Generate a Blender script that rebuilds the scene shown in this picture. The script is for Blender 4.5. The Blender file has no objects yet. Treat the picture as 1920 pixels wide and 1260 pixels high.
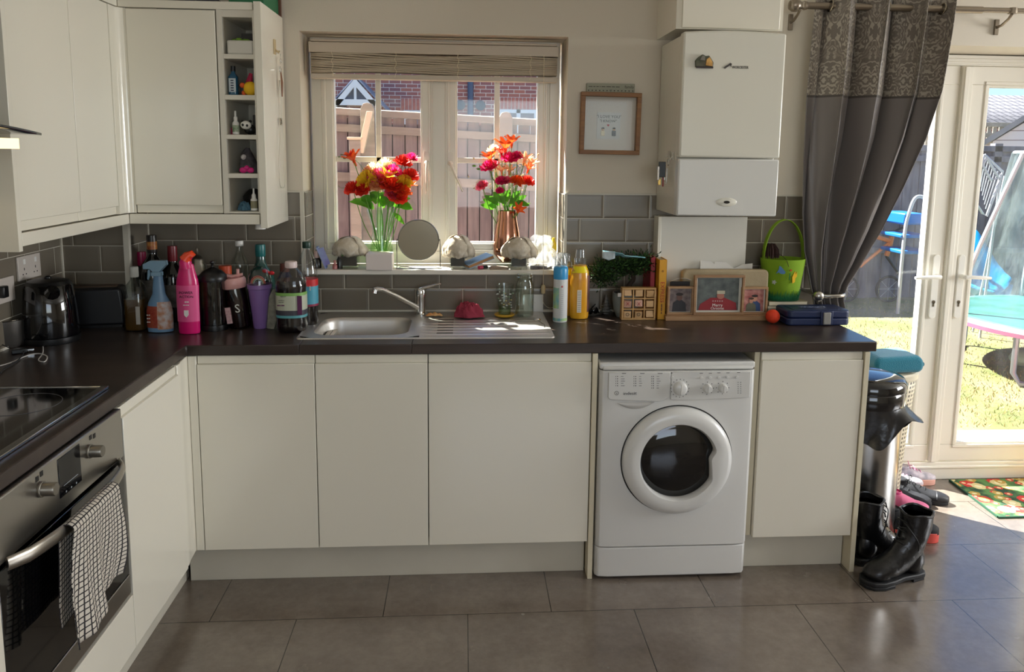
import bpy, bmesh, math, random
from mathutils import Vector, Matrix, Euler
S = bpy.context.scene
C = S.collection
PI = math.pi
rnd = random.Random(7)
# ---------------------------------------------------------------- camera
CP = Vector((1.0247, -3.3441, 1.6101)); YAW, PITCH, ROLL, FPX, PX, PY = .0703, -.1396, .0117, 1456.04, 970.7, 493.03
_F = Vector((math.sin(YAW)*math.cos(PITCH), math.cos(YAW)*math.cos(PITCH), math.sin(PITCH)))
_r = Vector((math.cos(YAW), -math.sin(YAW), 0)); _u = _r.cross(_F)
_R = _r*math.cos(ROLL)+_u*math.sin(ROLL); _U = -_r*math.sin(ROLL)+_u*math.cos(ROLL)
cam = bpy.data.objects.new('camera', bpy.data.cameras.new('camera')); C.objects.link(cam)
cam.matrix_world = Matrix(((_R.x, _U.x, -_F.x, CP.x), (_R.y, _U.y, -_F.y, CP.y), (_R.z, _U.z, -_F.z, CP.z), (0, 0, 0, 1)))
cam.data.sensor_fit = 'HORIZONTAL'; cam.data.sensor_width = 36
cam.data.lens = FPX/1920*36
cam.data.shift_x = -(PX-960)/1920; cam.data.shift_y = (PY-630)/1920
cam.data.clip_start = .05; cam.data.clip_end = 300
S.camera = cam
def P(u, v, ax, val):
    """the point of the plane ax = val that the photograph shows at pixel u, v"""
    d = _F+_R*((u-PX)/FPX)-_U*((v-PY)/FPX); i = 'xyz'.index(ax)
    return CP+d*((val-CP[i])/d[i])
def ppm(pt):                                   # pixels per metre at a point
    return FPX/((Vector(pt)-CP).dot(_F))
# ---------------------------------------------------------------- world, sun, lights, exposure
vs = S.view_settings
S.display_settings.display_device = 'sRGB'; vs.view_transform = 'Standard'; vs.look = 'None'
vs.exposure = 0.17; vs.gamma = 1.0; vs.use_curve_mapping = False
S.cycles.use_denoising = True; S.cycles.max_bounces = 10; S.cycles.diffuse_bounces = 5; S.cycles.transparent_max_bounces = 24
S.cycles.sample_clamp_indirect = 6; S.cycles.caustics_reflective = False; S.cycles.caustics_refractive = False
w = bpy.data.worlds.new('sky'); S.world = w; w.use_nodes = True
nt = w.node_tree; bg = nt.nodes['Background']
sky = nt.nodes.new('ShaderNodeTexSky'); sky.sky_type = 'NISHITA'; sky.sun_disc = False
sky.sun_elevation = math.radians(48); sky.sun_rotation = math.radians(-46); sky.air_density = 1.0; sky.dust_density = .4; sky.ozone_density = 2.5
tint = nt.nodes.new('ShaderNodeMix'); tint.data_type = 'RGBA'; tint.blend_type = 'MULTIPLY'; tint.inputs[0].default_value = 1; tint.inputs[7].default_value = (.72, .95, 1.12, 1)
nt.links.new(sky.outputs[0], tint.inputs[6]); nt.links.new(tint.outputs[2], bg.inputs[0]); bg.inputs[1].default_value = .23
def light(name, kind, energy, color=(1, 1, 1)):
    l = bpy.data.lights.new(name, kind); l.energy = energy; l.color = color
    o = bpy.data.objects.new(name, l); C.objects.link(o); return o
SUN_DIR = Vector((.72*.66, -.69*.66, -.75)).normalized()      # way the sunlight travels
sun = light('sun', 'SUN', 30.0, (1, .95, .86)); sun.data.angle = math.radians(.6)
sun.rotation_euler = SUN_DIR.to_track_quat('-Z', 'Y').to_euler()
rear = light('rear_fill_light', 'AREA', 28, (.97, .98, 1)); rear.data.shape = 'RECTANGLE'; rear.data.size = 2.2; rear.data.size_y = 1.3
rear.location = (1.9, -5.9, 1.6); rear.rotation_euler = (math.radians(90), 0, 0)     # added fill lamp behind the camera, no window known there
side = light('side_fill_light', 'AREA', 135, (.98, .99, 1)); side.data.shape = 'RECTANGLE'; side.data.size = 1.7; side.data.size_y = 1.2
side.location = (6.7, -1.35, 1.6); side.rotation_euler = (math.radians(90), 0, math.radians(90))     # added fill lamp, out of view, to brighten the left cabinets
# ---------------------------------------------------------------- helpers
def lin(h):
    if not isinstance(h, str): return (*h[:3], 1)
    c = [int(h[i:i+2], 16)/255 for i in (0, 2, 4)]
    return (*[x/12.92 if x <= .04045 else ((x+.055)/1.055)**2.4 for x in c], 1)
def N(t, kind, **kw):
    n = t.nodes.new('ShaderNode'+kind)
    for k, v in kw.items(): setattr(n, k, v)
    return n
def ramp(t, fac, stops, interp='LINEAR'):
    n = N(t, 'ValToRGB'); n.color_ramp.interpolation = interp; e = n.color_ramp.elements
    while len(e) < len(stops): e.new(.5)
    for x, (p, c) in zip(e, stops): x.position = p; x.color = lin(c) if isinstance(c, str) else (c, c, c, 1)
    t.links.new(fac, n.inputs[0]); return n.outputs[0]
def math_n(t, op, a, b=None, c=None):
    n = N(t, 'Math', operation=op)
    for i, x in enumerate((a, b, c)):
        if x is None: continue
        if isinstance(x, (int, float)): n.inputs[i].default_value = x
        else: t.links.new(x, n.inputs[i])
    return n.outputs[0]
def mixc(t, fac, a, b):
    n = N(t, 'Mix', data_type='RGBA')
    for i, x in ((0, fac), (6, a), (7, b)):
        if isinstance(x, (int, float)): n.inputs[i].default_value = x
        elif isinstance(x, (str, tuple)): n.inputs[i].default_value = lin(x)
        else: t.links.new(x, n.inputs[i])
    return n.outputs[2]
def pos(t, kind='Object', scale=(1, 1, 1), loc=(0, 0, 0), rot=(0, 0, 0)):
    c = N(t, 'TexCoord'); m = N(t, 'Mapping'); m.inputs['Scale'].default_value = scale; m.inputs['Location'].default_value = loc; m.inputs['Rotation'].default_value = rot
    t.links.new(c.outputs[kind], m.inputs[0]); return m.outputs[0]
def noise(t, vec, scale, detail=3, rough=.5, out=0):
    n = N(t, 'TexNoise'); n.inputs['Scale'].default_value = scale; n.inputs['Detail'].default_value = detail; n.inputs['Roughness'].default_value = rough
    t.links.new(vec, n.inputs['Vector']); return n.outputs[out]
def bump(t, b, h, strength=.3, dist=.01):
    n = N(t, 'Bump'); n.inputs['Strength'].default_value = strength; n.inputs['Distance'].default_value = dist
    t.links.new(h, n.inputs['Height']); t.links.new(n.outputs[0], b.inputs['Normal'])
_M = {}
def M(name, col='ffffff', rough=.5, metal=0, coat=0, mott=None, bmp=None, aniso=None, emis=None, spec=.5, sheen=0, trans=0, stretch=(1, 1, 1), sss=0):
    """principled material; mott = (colour, scale) mottles the base colour, bmp = (scale, strength) roughens the surface"""
    if name in _M: return _M[name]
    m = bpy.data.materials.new(name); m.use_nodes = True; t = m.node_tree; b = t.nodes['Principled BSDF']
    b.inputs['Base Color'].default_value = lin(col); b.inputs['Roughness'].default_value = rough; b.inputs['Metallic'].default_value = metal
    b.inputs['Specular IOR Level'].default_value = spec; b.inputs['Coat Weight'].default_value = coat; b.inputs['Coat Roughness'].default_value = .08
    b.inputs['Sheen Weight'].default_value = sheen; b.inputs['Transmission Weight'].default_value = trans
    v = pos(t, scale=stretch)
    nz = noise(t, v, mott[1] if mott else 6, 4)
    if mott: t.links.new(ramp(t, nz, [(.3, col), (.7, mott[0])]), b.inputs['Base Color'])
    else: t.links.new(ramp(t, nz, [(0, col), (1, tuple(min(1, x*1.04) for x in lin(col)[:3]) if 0 else col)]), b.inputs['Base Color'])
    if bmp: bump(t, b, noise(t, v, bmp[0], 3), bmp[1], .004)
    if emis: b.inputs['Emission Color'].default_value = lin(emis[0]); b.inputs['Emission Strength'].default_value = emis[1]
    _M[name] = m; return m
def G(name, tint='fbfdfc', refl=.5, rough=.02, dirt=0, dirt_haze_col='ffffff'):
    """thin clear material: tinted see-through with a reflection that grows at grazing angles"""
    if name in _M: return _M[name]
    m = bpy.data.materials.new(name); m.use_nodes = True; t = m.node_tree; t.nodes.remove(t.nodes['Principled BSDF'])
    tr = N(t, 'BsdfTransparent'); tr.inputs[0].default_value = lin(tint); gl = N(t, 'BsdfGlossy'); gl.inputs['Roughness'].default_value = rough
    lw = N(t, 'LayerWeight'); lw.inputs[0].default_value = .5; fr = math_n(t, 'MULTIPLY_ADD', math_n(t, 'POWER', lw.outputs[1], 5), .9, .04)
    mx = N(t, 'MixShader'); t.links.new(math_n(t, 'MULTIPLY', fr, refl*2), mx.inputs[0]); t.links.new(tr.outputs[0], mx.inputs[1]); t.links.new(gl.outputs[0], mx.inputs[2])
    out = mx.outputs[0]
    if dirt:
        v = pos(t, scale=(1, 1, .35)); nz = noise(t, v, 5, 6, .7)  # translucent streaks: dirt smears with sun-glare haze mixed in
        d = N(t, 'BsdfTranslucent'); d.inputs[0].default_value = lin(dirt_haze_col)
        m2 = N(t, 'MixShader'); t.links.new(math_n(t, 'MULTIPLY', ramp(t, nz, [(.42, 0.15), (.75, 1.0)]), dirt), m2.inputs[0]); t.links.new(out, m2.inputs[1]); t.links.new(d.outputs[0], m2.inputs[2]); out = m2.outputs[0]
    t.links.new(out, t.nodes['Material Output'].inputs[0]); _M[name] = m; return m
class MB:
    def __init__(s): s.v = []; s.f = []; s.mi = []; s.k = 0; s.X = Matrix(); s.uv = None
    def add(s, vs, fs):
        o = len(s.v); s.v += [s.X @ Vector(p) for p in vs]; s.f += [tuple(i+o for i in f) for f in fs]; s.mi += [s.k]*len(fs); return s
    def box(s, x0, x1, y0, y1, z0, z1):
        return s.add([(x, y, z) for z in (z0, z1) for y in (y0, y1) for x in (x0, x1)], [(0, 2, 3, 1), (4, 5, 7, 6), (0, 1, 5, 4), (2, 6, 7, 3), (0, 4, 6, 2), (1, 3, 7, 5)])
    def prism(s, poly, ax, a, b):
        n = len(poly)
        def q(p, d): return {'x': (d, p[0], p[1]), 'y': (p[0], d, p[1]), 'z': (p[0], p[1], d)}[ax]
        return s.add([q(p, a) for p in poly]+[q(p, b) for p in poly], [tuple(range(n))[::-1], tuple(range(n, 2*n))]+[(i, (i+1) % n, n+(i+1) % n, n+i) for i in range(n)])
    def lathe(s, prof, n=24, c=(0, 0, 0), a0=0, a1=2*PI, sx=1, sy=1, sq=0):
        """prof = [(radius, height)]; sq > 0 squares the section"""
        full = abs(a1-a0-2*PI) < 1e-6; m = n if full else n+1; vs = []
        for r, z in prof:
            for i in range(m):
                a = a0+(a1-a0)*i/n; ca, sa = math.cos(a), math.sin(a)
                if sq: g = (abs(ca)**(2+sq)+abs(sa)**(2+sq))**(-1/(2+sq)); ca, sa = ca*g, sa*g
                vs.append((c[0]+r*ca*sx, c[1]+r*sa*sy, c[2]+z))
        fs = [(j*m+i, j*m+(i+1) % m, (j+1)*m+(i+1) % m, (j+1)*m+i) for j in range(len(prof)-1) for i in range(n)]
        if full:
            if prof[0][0] > 1e-5: fs.append(tuple(range(m))[::-1])
            if prof[-1][0] > 1e-5: fs.append(tuple(range((len(prof)-1)*m, len(prof)*m)))
        return s.add(vs, fs)
    def shell(s, prof, th=.002, n=28, c=(0, 0, 0), **kw):       # open vessel with wall thickness
        inner = [(max(r-th, .0005), max(z, prof[0][1]+th)) for r, z in prof][::-1]
        return s.lathe([(0.0001, prof[0][1])]+list(prof)+inner+[(.0001, prof[0][1]+th)], n, c, **kw)
    def cyl(s, p, q, r, n=16, r2=None):
        p, q = Vector(p), Vector(q); return s.tube([p, q], [r, r if r2 is None else r2], n)
    def tube(s, pts, r, n=8, closed=False, flat=1.0):
        pts = [Vector(p) for p in pts]; k = len(pts); rs = r if isinstance(r, (list, tuple)) else [r]*k; vs = []; up = None
        for i, p in enumerate(pts):
            d = (pts[(i+1) % k]-pts[i-1]) if closed else (pts[min(i+1, k-1)]-pts[max(i-1, 0)])
            d = d.normalized() if d.length > 1e-9 else Vector((0, 0, 1))
            if up is None: up = Vector((0, 0, 1)) if abs(d.z) < .9 else Vector((1, 0, 0))
            a = d.cross(up).normalized() if d.cross(up).length > 1e-6 else d.orthogonal().normalized(); b = a.cross(d); up = b
            for j in range(n): t = 2*PI*j/n; vs.append(p+a*rs[i]*math.cos(t)+b*rs[i]*flat*math.sin(t))
        fs = [(i*n+j, i*n+(j+1) % n, ((i+1) % k)*n+(j+1) % n, ((i+1) % k)*n+j) for i in range(k if closed else k-1) for j in range(n)]
        if not closed: fs += [tuple(range(n))[::-1], tuple(range((k-1)*n, k*n))]
        return s.add(vs, fs)
    def ball(s, c, r, n=14, sc=(1, 1, 1), jit=0):
        vs = [(c[0], c[1], c[2]-r*sc[2])]; h = n//2
        for i in range(1, h):
            a = PI*i/h
            for j in range(n):
                b = 2*PI*j/n; q = r*(1+rnd.uniform(-jit, jit)); vs.append((c[0]+q*sc[0]*math.sin(a)*math.cos(b), c[1]+q*sc[1]*math.sin(a)*math.sin(b), c[2]-q*sc[2]*math.cos(a)))
        vs.append((c[0], c[1], c[2]+r*sc[2])); L = len(vs)-1
        fs = [(0, 1+(j+1) % n, 1+j) for j in range(n)]+[(1+i*n+j, 1+i*n+(j+1) % n, 1+(i+1)*n+(j+1) % n, 1+(i+1)*n+j) for i in range(h-2) for j in range(n)]+[(L, 1+(h-2)*n+j, 1+(h-2)*n+(j+1) % n) for j in range(n)]
        return s.add(vs, fs)
    def surf(s, fn, nu, nv):
        s.uv = True; s.nuv = (nu, nv)
        return s.add([fn(i/nu, j/nv) for j in range(nv+1) for i in range(nu+1)], [(j*(nu+1)+i, j*(nu+1)+i+1, (j+1)*(nu+1)+i+1, (j+1)*(nu+1)+i) for j in range(nv) for i in range(nu)])
    def obj(s, name, mat, parent=None, bev=0, seg=2, sm=40, sub=0, solid=0, loc=None, recalc=True):
        me = bpy.data.meshes.new(name); me.from_pydata([tuple(v) for v in s.v], [], s.f)
        mats = mat if isinstance(mat, (list, tuple)) else [mat]
        for m in mats: me.materials.append(m)
        me.polygons.foreach_set('material_index', s.mi)
        if s.uv:
            nu, nv = s.nuv; l = me.uv_layers.new(name='uv')
            for lp in me.loops: i = lp.vertex_index % ((nu+1)*(nv+1)); l.data[lp.index].uv = ((i % (nu+1))/nu, (i//(nu+1))/nv)
        elif recalc:
            b = bmesh.new(); b.from_mesh(me); bmesh.ops.recalc_face_normals(b, faces=b.faces); b.to_mesh(me); b.free()
        if sm: me.shade_smooth(); me.set_sharp_from_angle(angle=math.radians(sm))
        o = bpy.data.objects.new(name, me); C.objects.link(o)
        if parent: o.parent = parent
        if loc: o.location = loc
        if bev: b = o.modifiers.new('b', 'BEVEL'); b.width = bev; b.segments = seg; b.limit_method = 'ANGLE'; b.angle_limit = math.radians(35); b.harden_normals = False
        if solid: q = o.modifiers.new('s', 'SOLIDIFY'); q.thickness = solid; q.offset = 0
        if sub: q = o.modifiers.new('u', 'SUBSURF'); q.levels = q.render_levels = sub
        return o
def tag(o, label=None, cat=None, group=None, kind=None):
    for k, v in (('label', label), ('category', cat), ('group', group), ('kind', kind)):
        if v: o[k] = v
    return o
def T(name, label, cat, loc=(0, 0, 0), rz=0, group=None, rot=None, kind=None):
    o = bpy.data.objects.new(name, None); C.objects.link(o); o.location = loc; o.rotation_euler = rot or (0, 0, rz); o.empty_display_size = .05
    return tag(o, label, cat, group, kind)
def B(x0, x1, y0, y1, z0, z1): return MB().box(x0, x1, y0, y1, z0, z1)
def struct(o): o['kind'] = 'structure'; return o
def txt(body, size, loc, parent, mat, rot=(PI/2, 0, 0), name='lettering', ext=.0003, align='CENTER', sx=1):
    c = bpy.data.curves.new(name, 'FONT'); c.body = body; c.size = size; c.extrude = ext; c.align_x = align; c.align_y = 'CENTER'; c.resolution_u = 2
    tmp = bpy.data.objects.new('tmp', c); me = bpy.data.meshes.new_from_object(tmp); bpy.data.objects.remove(tmp); bpy.data.curves.remove(c)
    me.materials.clear(); me.materials.append(mat); me.name = name
    o = bpy.data.objects.new(name, me); C.objects.link(o); o.parent = parent; o.location = loc; o.rotation_euler = rot; o.scale = (sx, 1, 1); return o
def dashes(parent, mat, x, y, z, wds, h=.0016, gap=.0012, name='small_print'):
    """print too small to read in the photograph: one dash per word"""
    b = MB(); q = x
    for w_ in wds: b.box(q, q+w_, y-.0002, y+.0002, z-h/2, z+h/2); q += w_+gap
    o = b.obj(name, mat, parent, sm=0); o['kind'] = 'stuff'; return o
def frame_ring(mb, x0, x1, z0, z1, w, y0, y1):     # rectangular frame in the xz plane
    mb.box(x0, x1, y0, y1, z1-w, z1); mb.box(x0, x1, y0, y1, z0, z0+w); mb.box(x0, x0+w, y0, y1, z0+w, z1-w); mb.box(x1-w, x1, y0, y1, z0+w, z1-w); return mb
def rrect(x0, x1, y0, y1, r, n=5):
    pts = []
    for cx, cy, a in ((x1-r, y1-r, 0), (x0+r, y1-r, 90), (x0+r, y0+r, 180), (x1-r, y0+r, 270)):
        for i in range(n+1): t = math.radians(a+90*i/n); pts.append((cx+r*math.cos(t), cy+r*math.sin(t)))
    return pts
ZT = .925; ZB = .887; YD = -.587; XD = .06
# ---------------------------------------------------------------- materials of the setting
paint = M('wall paint', 'd6cdbd', .7, bmp=(180, .08))
ceilm = M('ceiling paint', 'f0eee8', .8)
white = M('white gloss cabinet', 'e6e1d2', .16, coat=.3)
whitem = M('white plastic', 'e9e7e2', .35)
upvc = M('white window plastic', 'ebe6da', .3)
def tile_mat():
    m = bpy.data.materials.new('grey metro tiles'); m.use_nodes = True; t = m.node_tree; b = t.nodes['Principled BSDF']
    c = N(t, 'TexCoord'); sp = N(t, 'SeparateXYZ'); t.links.new(c.outputs['Object'], sp.inputs[0])
    xs = math_n(t, 'ADD', sp.outputs[0], sp.outputs[1])       # runs along x on the back wall and along y on side faces
    cb = N(t, 'CombineXYZ'); t.links.new(math_n(t, 'SUBTRACT', xs, 1.5193-.2027*10.5), cb.inputs[0]); t.links.new(math_n(t, 'SUBTRACT', sp.outputs[2], 1.4394-.1032*14), cb.inputs[1])
    def brick(ms, sm):
        n = N(t, 'TexBrick'); n.offset = .5; n.offset_frequency = 2; n.squash = 1; n.inputs['Scale'].default_value = 1; n.inputs['Mortar Size'].default_value = ms; n.inputs['Mortar Smooth'].default_value = sm
        n.inputs['Brick Width'].default_value = .2027; n.inputs['Row Height'].default_value = .1032; n.inputs['Color1'].default_value = lin('786f61'); n.inputs['Color2'].default_value = lin('726a5d'); n.inputs['Mortar'].default_value = lin('c9c3b4'); n.inputs['Bias'].default_value = 0
        t.links.new(cb.outputs[0], n.inputs[0]); return n
    a = brick(.0013, .1); d = brick(.011, 1)
    t.links.new(a.outputs[0], b.inputs['Base Color']); t.links.new(math_n(t, 'MULTIPLY_ADD', a.outputs[1], .4, .27), b.inputs['Roughness'])
    bump(t, b, math_n(t, 'SUBTRACT', 1, d.outputs[1]), .25, .004); return m
tiles = tile_mat()
def floor_mat():
    m = bpy.data.materials.new('grey stone floor tiles'); m.use_nodes = True; t = m.node_tree; b = t.nodes['Principled BSDF']
    v = pos(t, loc=(-.1517+.5935*20, .7993+.397*21, 0))
    n = N(t, 'TexBrick'); n.offset = .5; n.offset_frequency = 2; n.inputs['Scale'].default_value = 1; n.inputs['Mortar Size'].default_value = .0016; n.inputs['Mortar Smooth'].default_value = .1
    n.inputs['Brick Width'].default_value = .5935; n.inputs['Row Height'].default_value = .397; n.inputs['Color1'].default_value = (.9, .9, .9, 1); n.inputs['Color2'].default_value = (1, 1, 1, 1); n.inputs['Mortar'].default_value = lin('4a4038')
    t.links.new(v, n.inputs[0]); p = pos(t)
    cl = ramp(t, noise(t, p, 2.6, 8, .62), [(.3, '665b52'), (.52, '776c62'), (.75, '877d72')]); fine = ramp(t, noise(t, p, 30, 6, .7), [(.35, .86), (.65, 1.05)])
    x = N(t, 'Mix', data_type='RGBA', blend_type='MULTIPLY'); x.inputs[0].default_value = 1; t.links.new(cl, x.inputs[6]); t.links.new(fine, x.inputs[7])
    y = N(t, 'Mix', data_type='RGBA', blend_type='MULTIPLY'); y.inputs[0].default_value = 1; t.links.new(x.outputs[2], y.inputs[6]); t.links.new(n.outputs[0], y.inputs[7])
    t.links.new(y.outputs[2], b.inputs['Base Color']); t.links.new(ramp(t, noise(t, p, 6, 4), [(.3, .16), (.7, .28)]), b.inputs['Roughness']); b.inputs['Specular IOR Level'].default_value = .8; b.inputs['Coat Weight'].default_value = .35; b.inputs['Coat Roughness'].default_value = .15
    h = math_n(t, 'SUBTRACT', math_n(t, 'MULTIPLY', noise(t, p, 25, 5), .25), n.outputs[1]); bump(t, b, h, .25, .002); return m
# ---------------------------------------------------------------- the room
XL = -.555; XR = 6.8; YB = -6.0; H = 2.45
WX0, WX1, WZ0, WZ1 = .348, 1.463, 1.112, 2.10      # window opening
DX0, DX1, DZ1 = 2.60, 4.13, 2.10                   # patio door opening
WT = .33                                            # wall thickness
struct(B(XL-.3, XR+.3, YB-.2, .30, -.06, 0).obj('floor', floor_mat(), sm=0))
struct(B(XL-.3, XR+.3, YB-.2, WT, H, H+.1).obj('ceiling', ceilm, sm=0))
b = MB(); b.box(XL-.3, WX0, 0, WT, 0, H).box(WX0, WX1, 0, WT, 0, WZ0-.02).box(WX0, WX1, 0, WT, WZ1, H).box(WX1, DX0, 0, WT, 0, H).box(DX0, DX1, 0, WT, DZ1, H).box(DX1, XR+.3, 0, WT, 0, H)
wb = struct(b.obj('wall_back', paint, sm=0))
struct(B(XL-.3, XL, YB, 0, 0, H).obj('wall_left', paint, sm=0))
b = MB(); b.box(XR, XR+.3, YB, -2.25, 0, H).box(XR, XR+.3, -.45, 0, 0, H).box(XR, XR+.3, -2.25, -.45, 0, .95).box(XR, XR+.3, -2.25, -.45, 2.25, H); struct(b.obj('wall_right', paint, sm=0))
# unseen rear wall, with an opening made up to suit the fill lamp
b = MB(); b.box(XL-.3, .8, YB-.2, YB, 0, H).box(3.0, XR+.3, YB-.2, YB, 0, H).box(.8, 3.0, YB-.2, YB, 0, .95).box(.8, 3.0, YB-.2, YB, 2.25, H)
struct(b.obj('wall_rear', paint, sm=0))
# boxed-in corner
struct(B(XL, -.30, -.2, 0, 0, H).obj('wall_corner_boxing', paint, sm=0))
# tiling: thin ceramic skin on the walls between worktop and tile line
ZTI = 1.4394
b = MB(); tt = .009
b.box(-.30, WX0, -tt, 0, ZT-.03, ZTI).box(WX0, WX1, -tt, 0, ZT-.03, WZ0-.022).box(WX1, 2.60, -tt, 0, ZT-.03, ZTI)
b.box(WX1-.0, WX1, -tt, 0, ZT, ZTI)
b.box(WX0, WX0+tt, 0, .165, WZ0, ZTI).box(WX1-tt, WX1, 0, .165, WZ0, ZTI)
tp = b.obj('wall_back_tiling', tiles, sm=0); struct(tp)
b = MB(); b.box(XL, XL+tt, -2.6, -.2, ZT-.03, ZTI).box(XL, -.30+tt, -.2-tt, -.2, ZT-.03, ZTI).box(-.30, -.30+tt, -.2, 0, ZT-.03, ZTI)
struct(b.obj('wall_left_tiling', tiles, sm=0))
trimm = M('white tile trim', 'cfc9ba', .4)
b = MB(); b.box(WX0-.012, WX0+.004, -.013, .003, WZ0-.02, ZTI+.004).box(WX1-.004, WX1+.008, -.013, .003, WZ0-.02, ZTI+.004)
b.box(-.309, -.288, -.214, -.193, ZT, ZTI)
b.box(XL, XL+.014, -.218, -.2, ZT, ZTI).box(-.302, -.288, -.014, 0, ZT, ZTI)
b.box(-.29, WX0, -.0115, -.002, ZTI, ZTI+.006).box(WX1, 2.6, -.0115, -.002, ZTI, ZTI+.006)
struct(b.obj('trim_1', trimm, sm=0))
b = MB(); b.box(-.29, 2.575, -.015, -.008, ZT-.001, ZT+.009).box(XL+.008, XL+.016, -2.3, -.2, ZT-.001, ZT+.009)
struct(b.obj('trim_2', M('silicone seal', 'd8d2c4', .4), sm=0))
# window sill
sillm = M('white sill', 'efe9dd', .25)
struct(B(WX0+.001, WX1-.001, -.03, .17, WZ0-.022, WZ0).obj('window_1_sill', sillm, bev=.004))
# ---------------------------------------------------------------- window
wn = T('window_1', None, None, (0, 0, 0)); wn['kind'] = 'structure'
YW = .17
b = MB(); frame_ring(b, WX0+.012, WX1-.012, WZ0, WZ1, .05, YW, YW+.07); b.box(.885, .945, YW, YW+.07, WZ0+.05, WZ1-.05)
frame_ring(b, WX0+.055, WX1-.055, WZ0+.045, WZ1-.045, .012, YW-.006, YW)
b.obj('window_frame', upvc, wn, bev=.006)
pane_m = G('window glass', 'fbfdfd', .35, dirt=.008)
sash = []
for i, (x0, x1) in enumerate(((.405, .888), (.942, 1.405))):
    b = MB(); z0, z1 = WZ0+.045, WZ1-.045
    frame_ring(b, x0, x1, z0, z1, .048, YW-.014, YW+.04); frame_ring(b, x0+.008, x1-.008, z0+.008, z1-.008, .012, YW-.020, YW-.014)
    frame_ring(b, x0+.040, x1-.040, z0+.040, z1-.040, .014, YW-.008, YW+.04)
    s = b.obj('window_sash', upvc, wn, bev=.004); sash.append(s)
    B(x0+.045, x1-.045, YW+.018, YW+.022, z0+.045, z1-.045).obj('window_pane', pane_m, s, sm=0)
    b = MB(); xm = ((.648, 1.172)[i]); b.box(xm-.012, xm+.012, YW+.005, YW+.017, z0+.045, z1-.045); b.box(x0+.045, x1-.045, YW+.005, YW+.017, 1.578-.012, 1.578+.012); b.obj('glazing_bar', upvc, s, bev=.003)
    hx = (.862, .965)[i]
    b = MB(); b.prism(rrect(hx-.011, hx+.011, 1.53, 1.615, .01), 'y', YW-.034, YW-.02); b.ball((hx, YW-.038, 1.565), .012)
    b.X = Matrix.Translation((hx, YW-.045, 1.565)) @ Matrix.Rotation(math.radians((0, -24)[i]), 4, 'Y')
    b.tube([(0, 0, .005), (0, -.012, -.02), (0, -.014, -.08), (0, -.012, -.135)], [.009, .009, .009, .005], 10, flat=.6)
    b.obj('window_handle', M('white handle', 'e9e2d4', .25), s)
# ---------------------------------------------------------------- patio door
YP = .245
pd = T('door_1', None, None, (0, 0, 0)); pd['kind'] = 'structure'
b = MB(); b.box(DX0, DX1, YP+.01, YP+.07, 2.045, DZ1-.005).box(DX0, DX0+.05, YP+.01, YP+.07, .09, 2.05).box(DX1-.05, DX1, YP+.01, YP+.07, .09, 2.05)
b.box(DX0, DX1, YP+.006, YP+.012, 2.052, 2.064).box(DX0, DX1, YP+.006, YP+.012, 2.074, 2.08)
b.obj('door_frame', upvc, pd, bev=.004)
b = MB(); b.box(DX0, DX1, YP-.0, YP+.08, .0, .092).box(DX0, DX1, YP-.008, YP, .06, .075); b.obj('threshold', upvc, pd, bev=.004)
dpane = G('patio glass', 'f8fcff', .3, dirt=.02)
for i, (x0, x1) in enumerate(((DX0+.05, 3.353), (3.362, DX1-.05))):
    z0, z1 = .10, 2.043
    b = MB(); fw = (.092, .135)[i]
    b.box(x0, x1, YP, YP+.05, z1-.085, z1).box(x0, x1, YP, YP+.05, z0, z0+.085)
    if i == 0: b.box(x0, x0+.09, YP, YP+.05, z0+.085, z1-.085).box(x1-.09, x1, YP, YP+.05, z0+.085, z1-.085); gx0, gx1 = x0+.09, x1-.09
    else:
        b.box(x0, x0+.135, YP, YP+.05, z0+.085, z1-.085).box(x1-.09, x1, YP, YP+.05, z0+.085, z1-.085); gx0, gx1 = x0+.135, x1-.09
        b.box(x0, x0+.05, YP-.012, YP, z0, z1-.004).box(x0+.006, x0+.03, YP-.018, YP-.012, z0, z1-.004)
    frame_ring(b, gx0-.016, gx1+.016, z0+.069, z1-.069, .016, YP-.006, YP); frame_ring(b, gx0-.001, gx1+.001, z0+.084, z1-.084, .012, YP+.004, YP+.05)
    lf = b.obj('door_leaf', upvc, pd, bev=.003)
    B(gx0, gx1, YP+.024, YP+.028, z0+.08, z1-.08).obj('door_pane', dpane, lf, sm=0)
    hx = (3.312, 3.44)[i]
    b = MB(); b.prism(rrect(hx-.017, hx+.017, .835, 1.15, .016), 'y', YP-.012, YP)
    hp = b.obj('handle_plate', M('white door handle', 'efece4', .25), lf, bev=.002)
    sg = -1
    hz = 1.045
    b = MB(); d = (-1, 1)[i]
    b.cyl((hx, YP-.012, hz), (hx, YP-.05, hz), .011); b.tube([(hx, YP-.05, hz), (hx+d*.03, YP-.055, hz+.002), (hx+d*.08, YP-.055, hz), (hx+d*.125, YP-.05, hz-.003)], [.012, .0115, .011, .009], 12, flat=.8)
    b.obj('door_handle', _M['white door handle'], hp)
    b = MB(); b.cyl((hx, YP-.0145, .918), (hx, YP-.011, .918), .008, 14); b.box(hx-.004, hx+.004, YP-.0145, YP-.011, .895, .915)
    b.obj('lock_cylinder', M('brass lock', '9a8f7a', .3, 1), hp)
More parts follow.
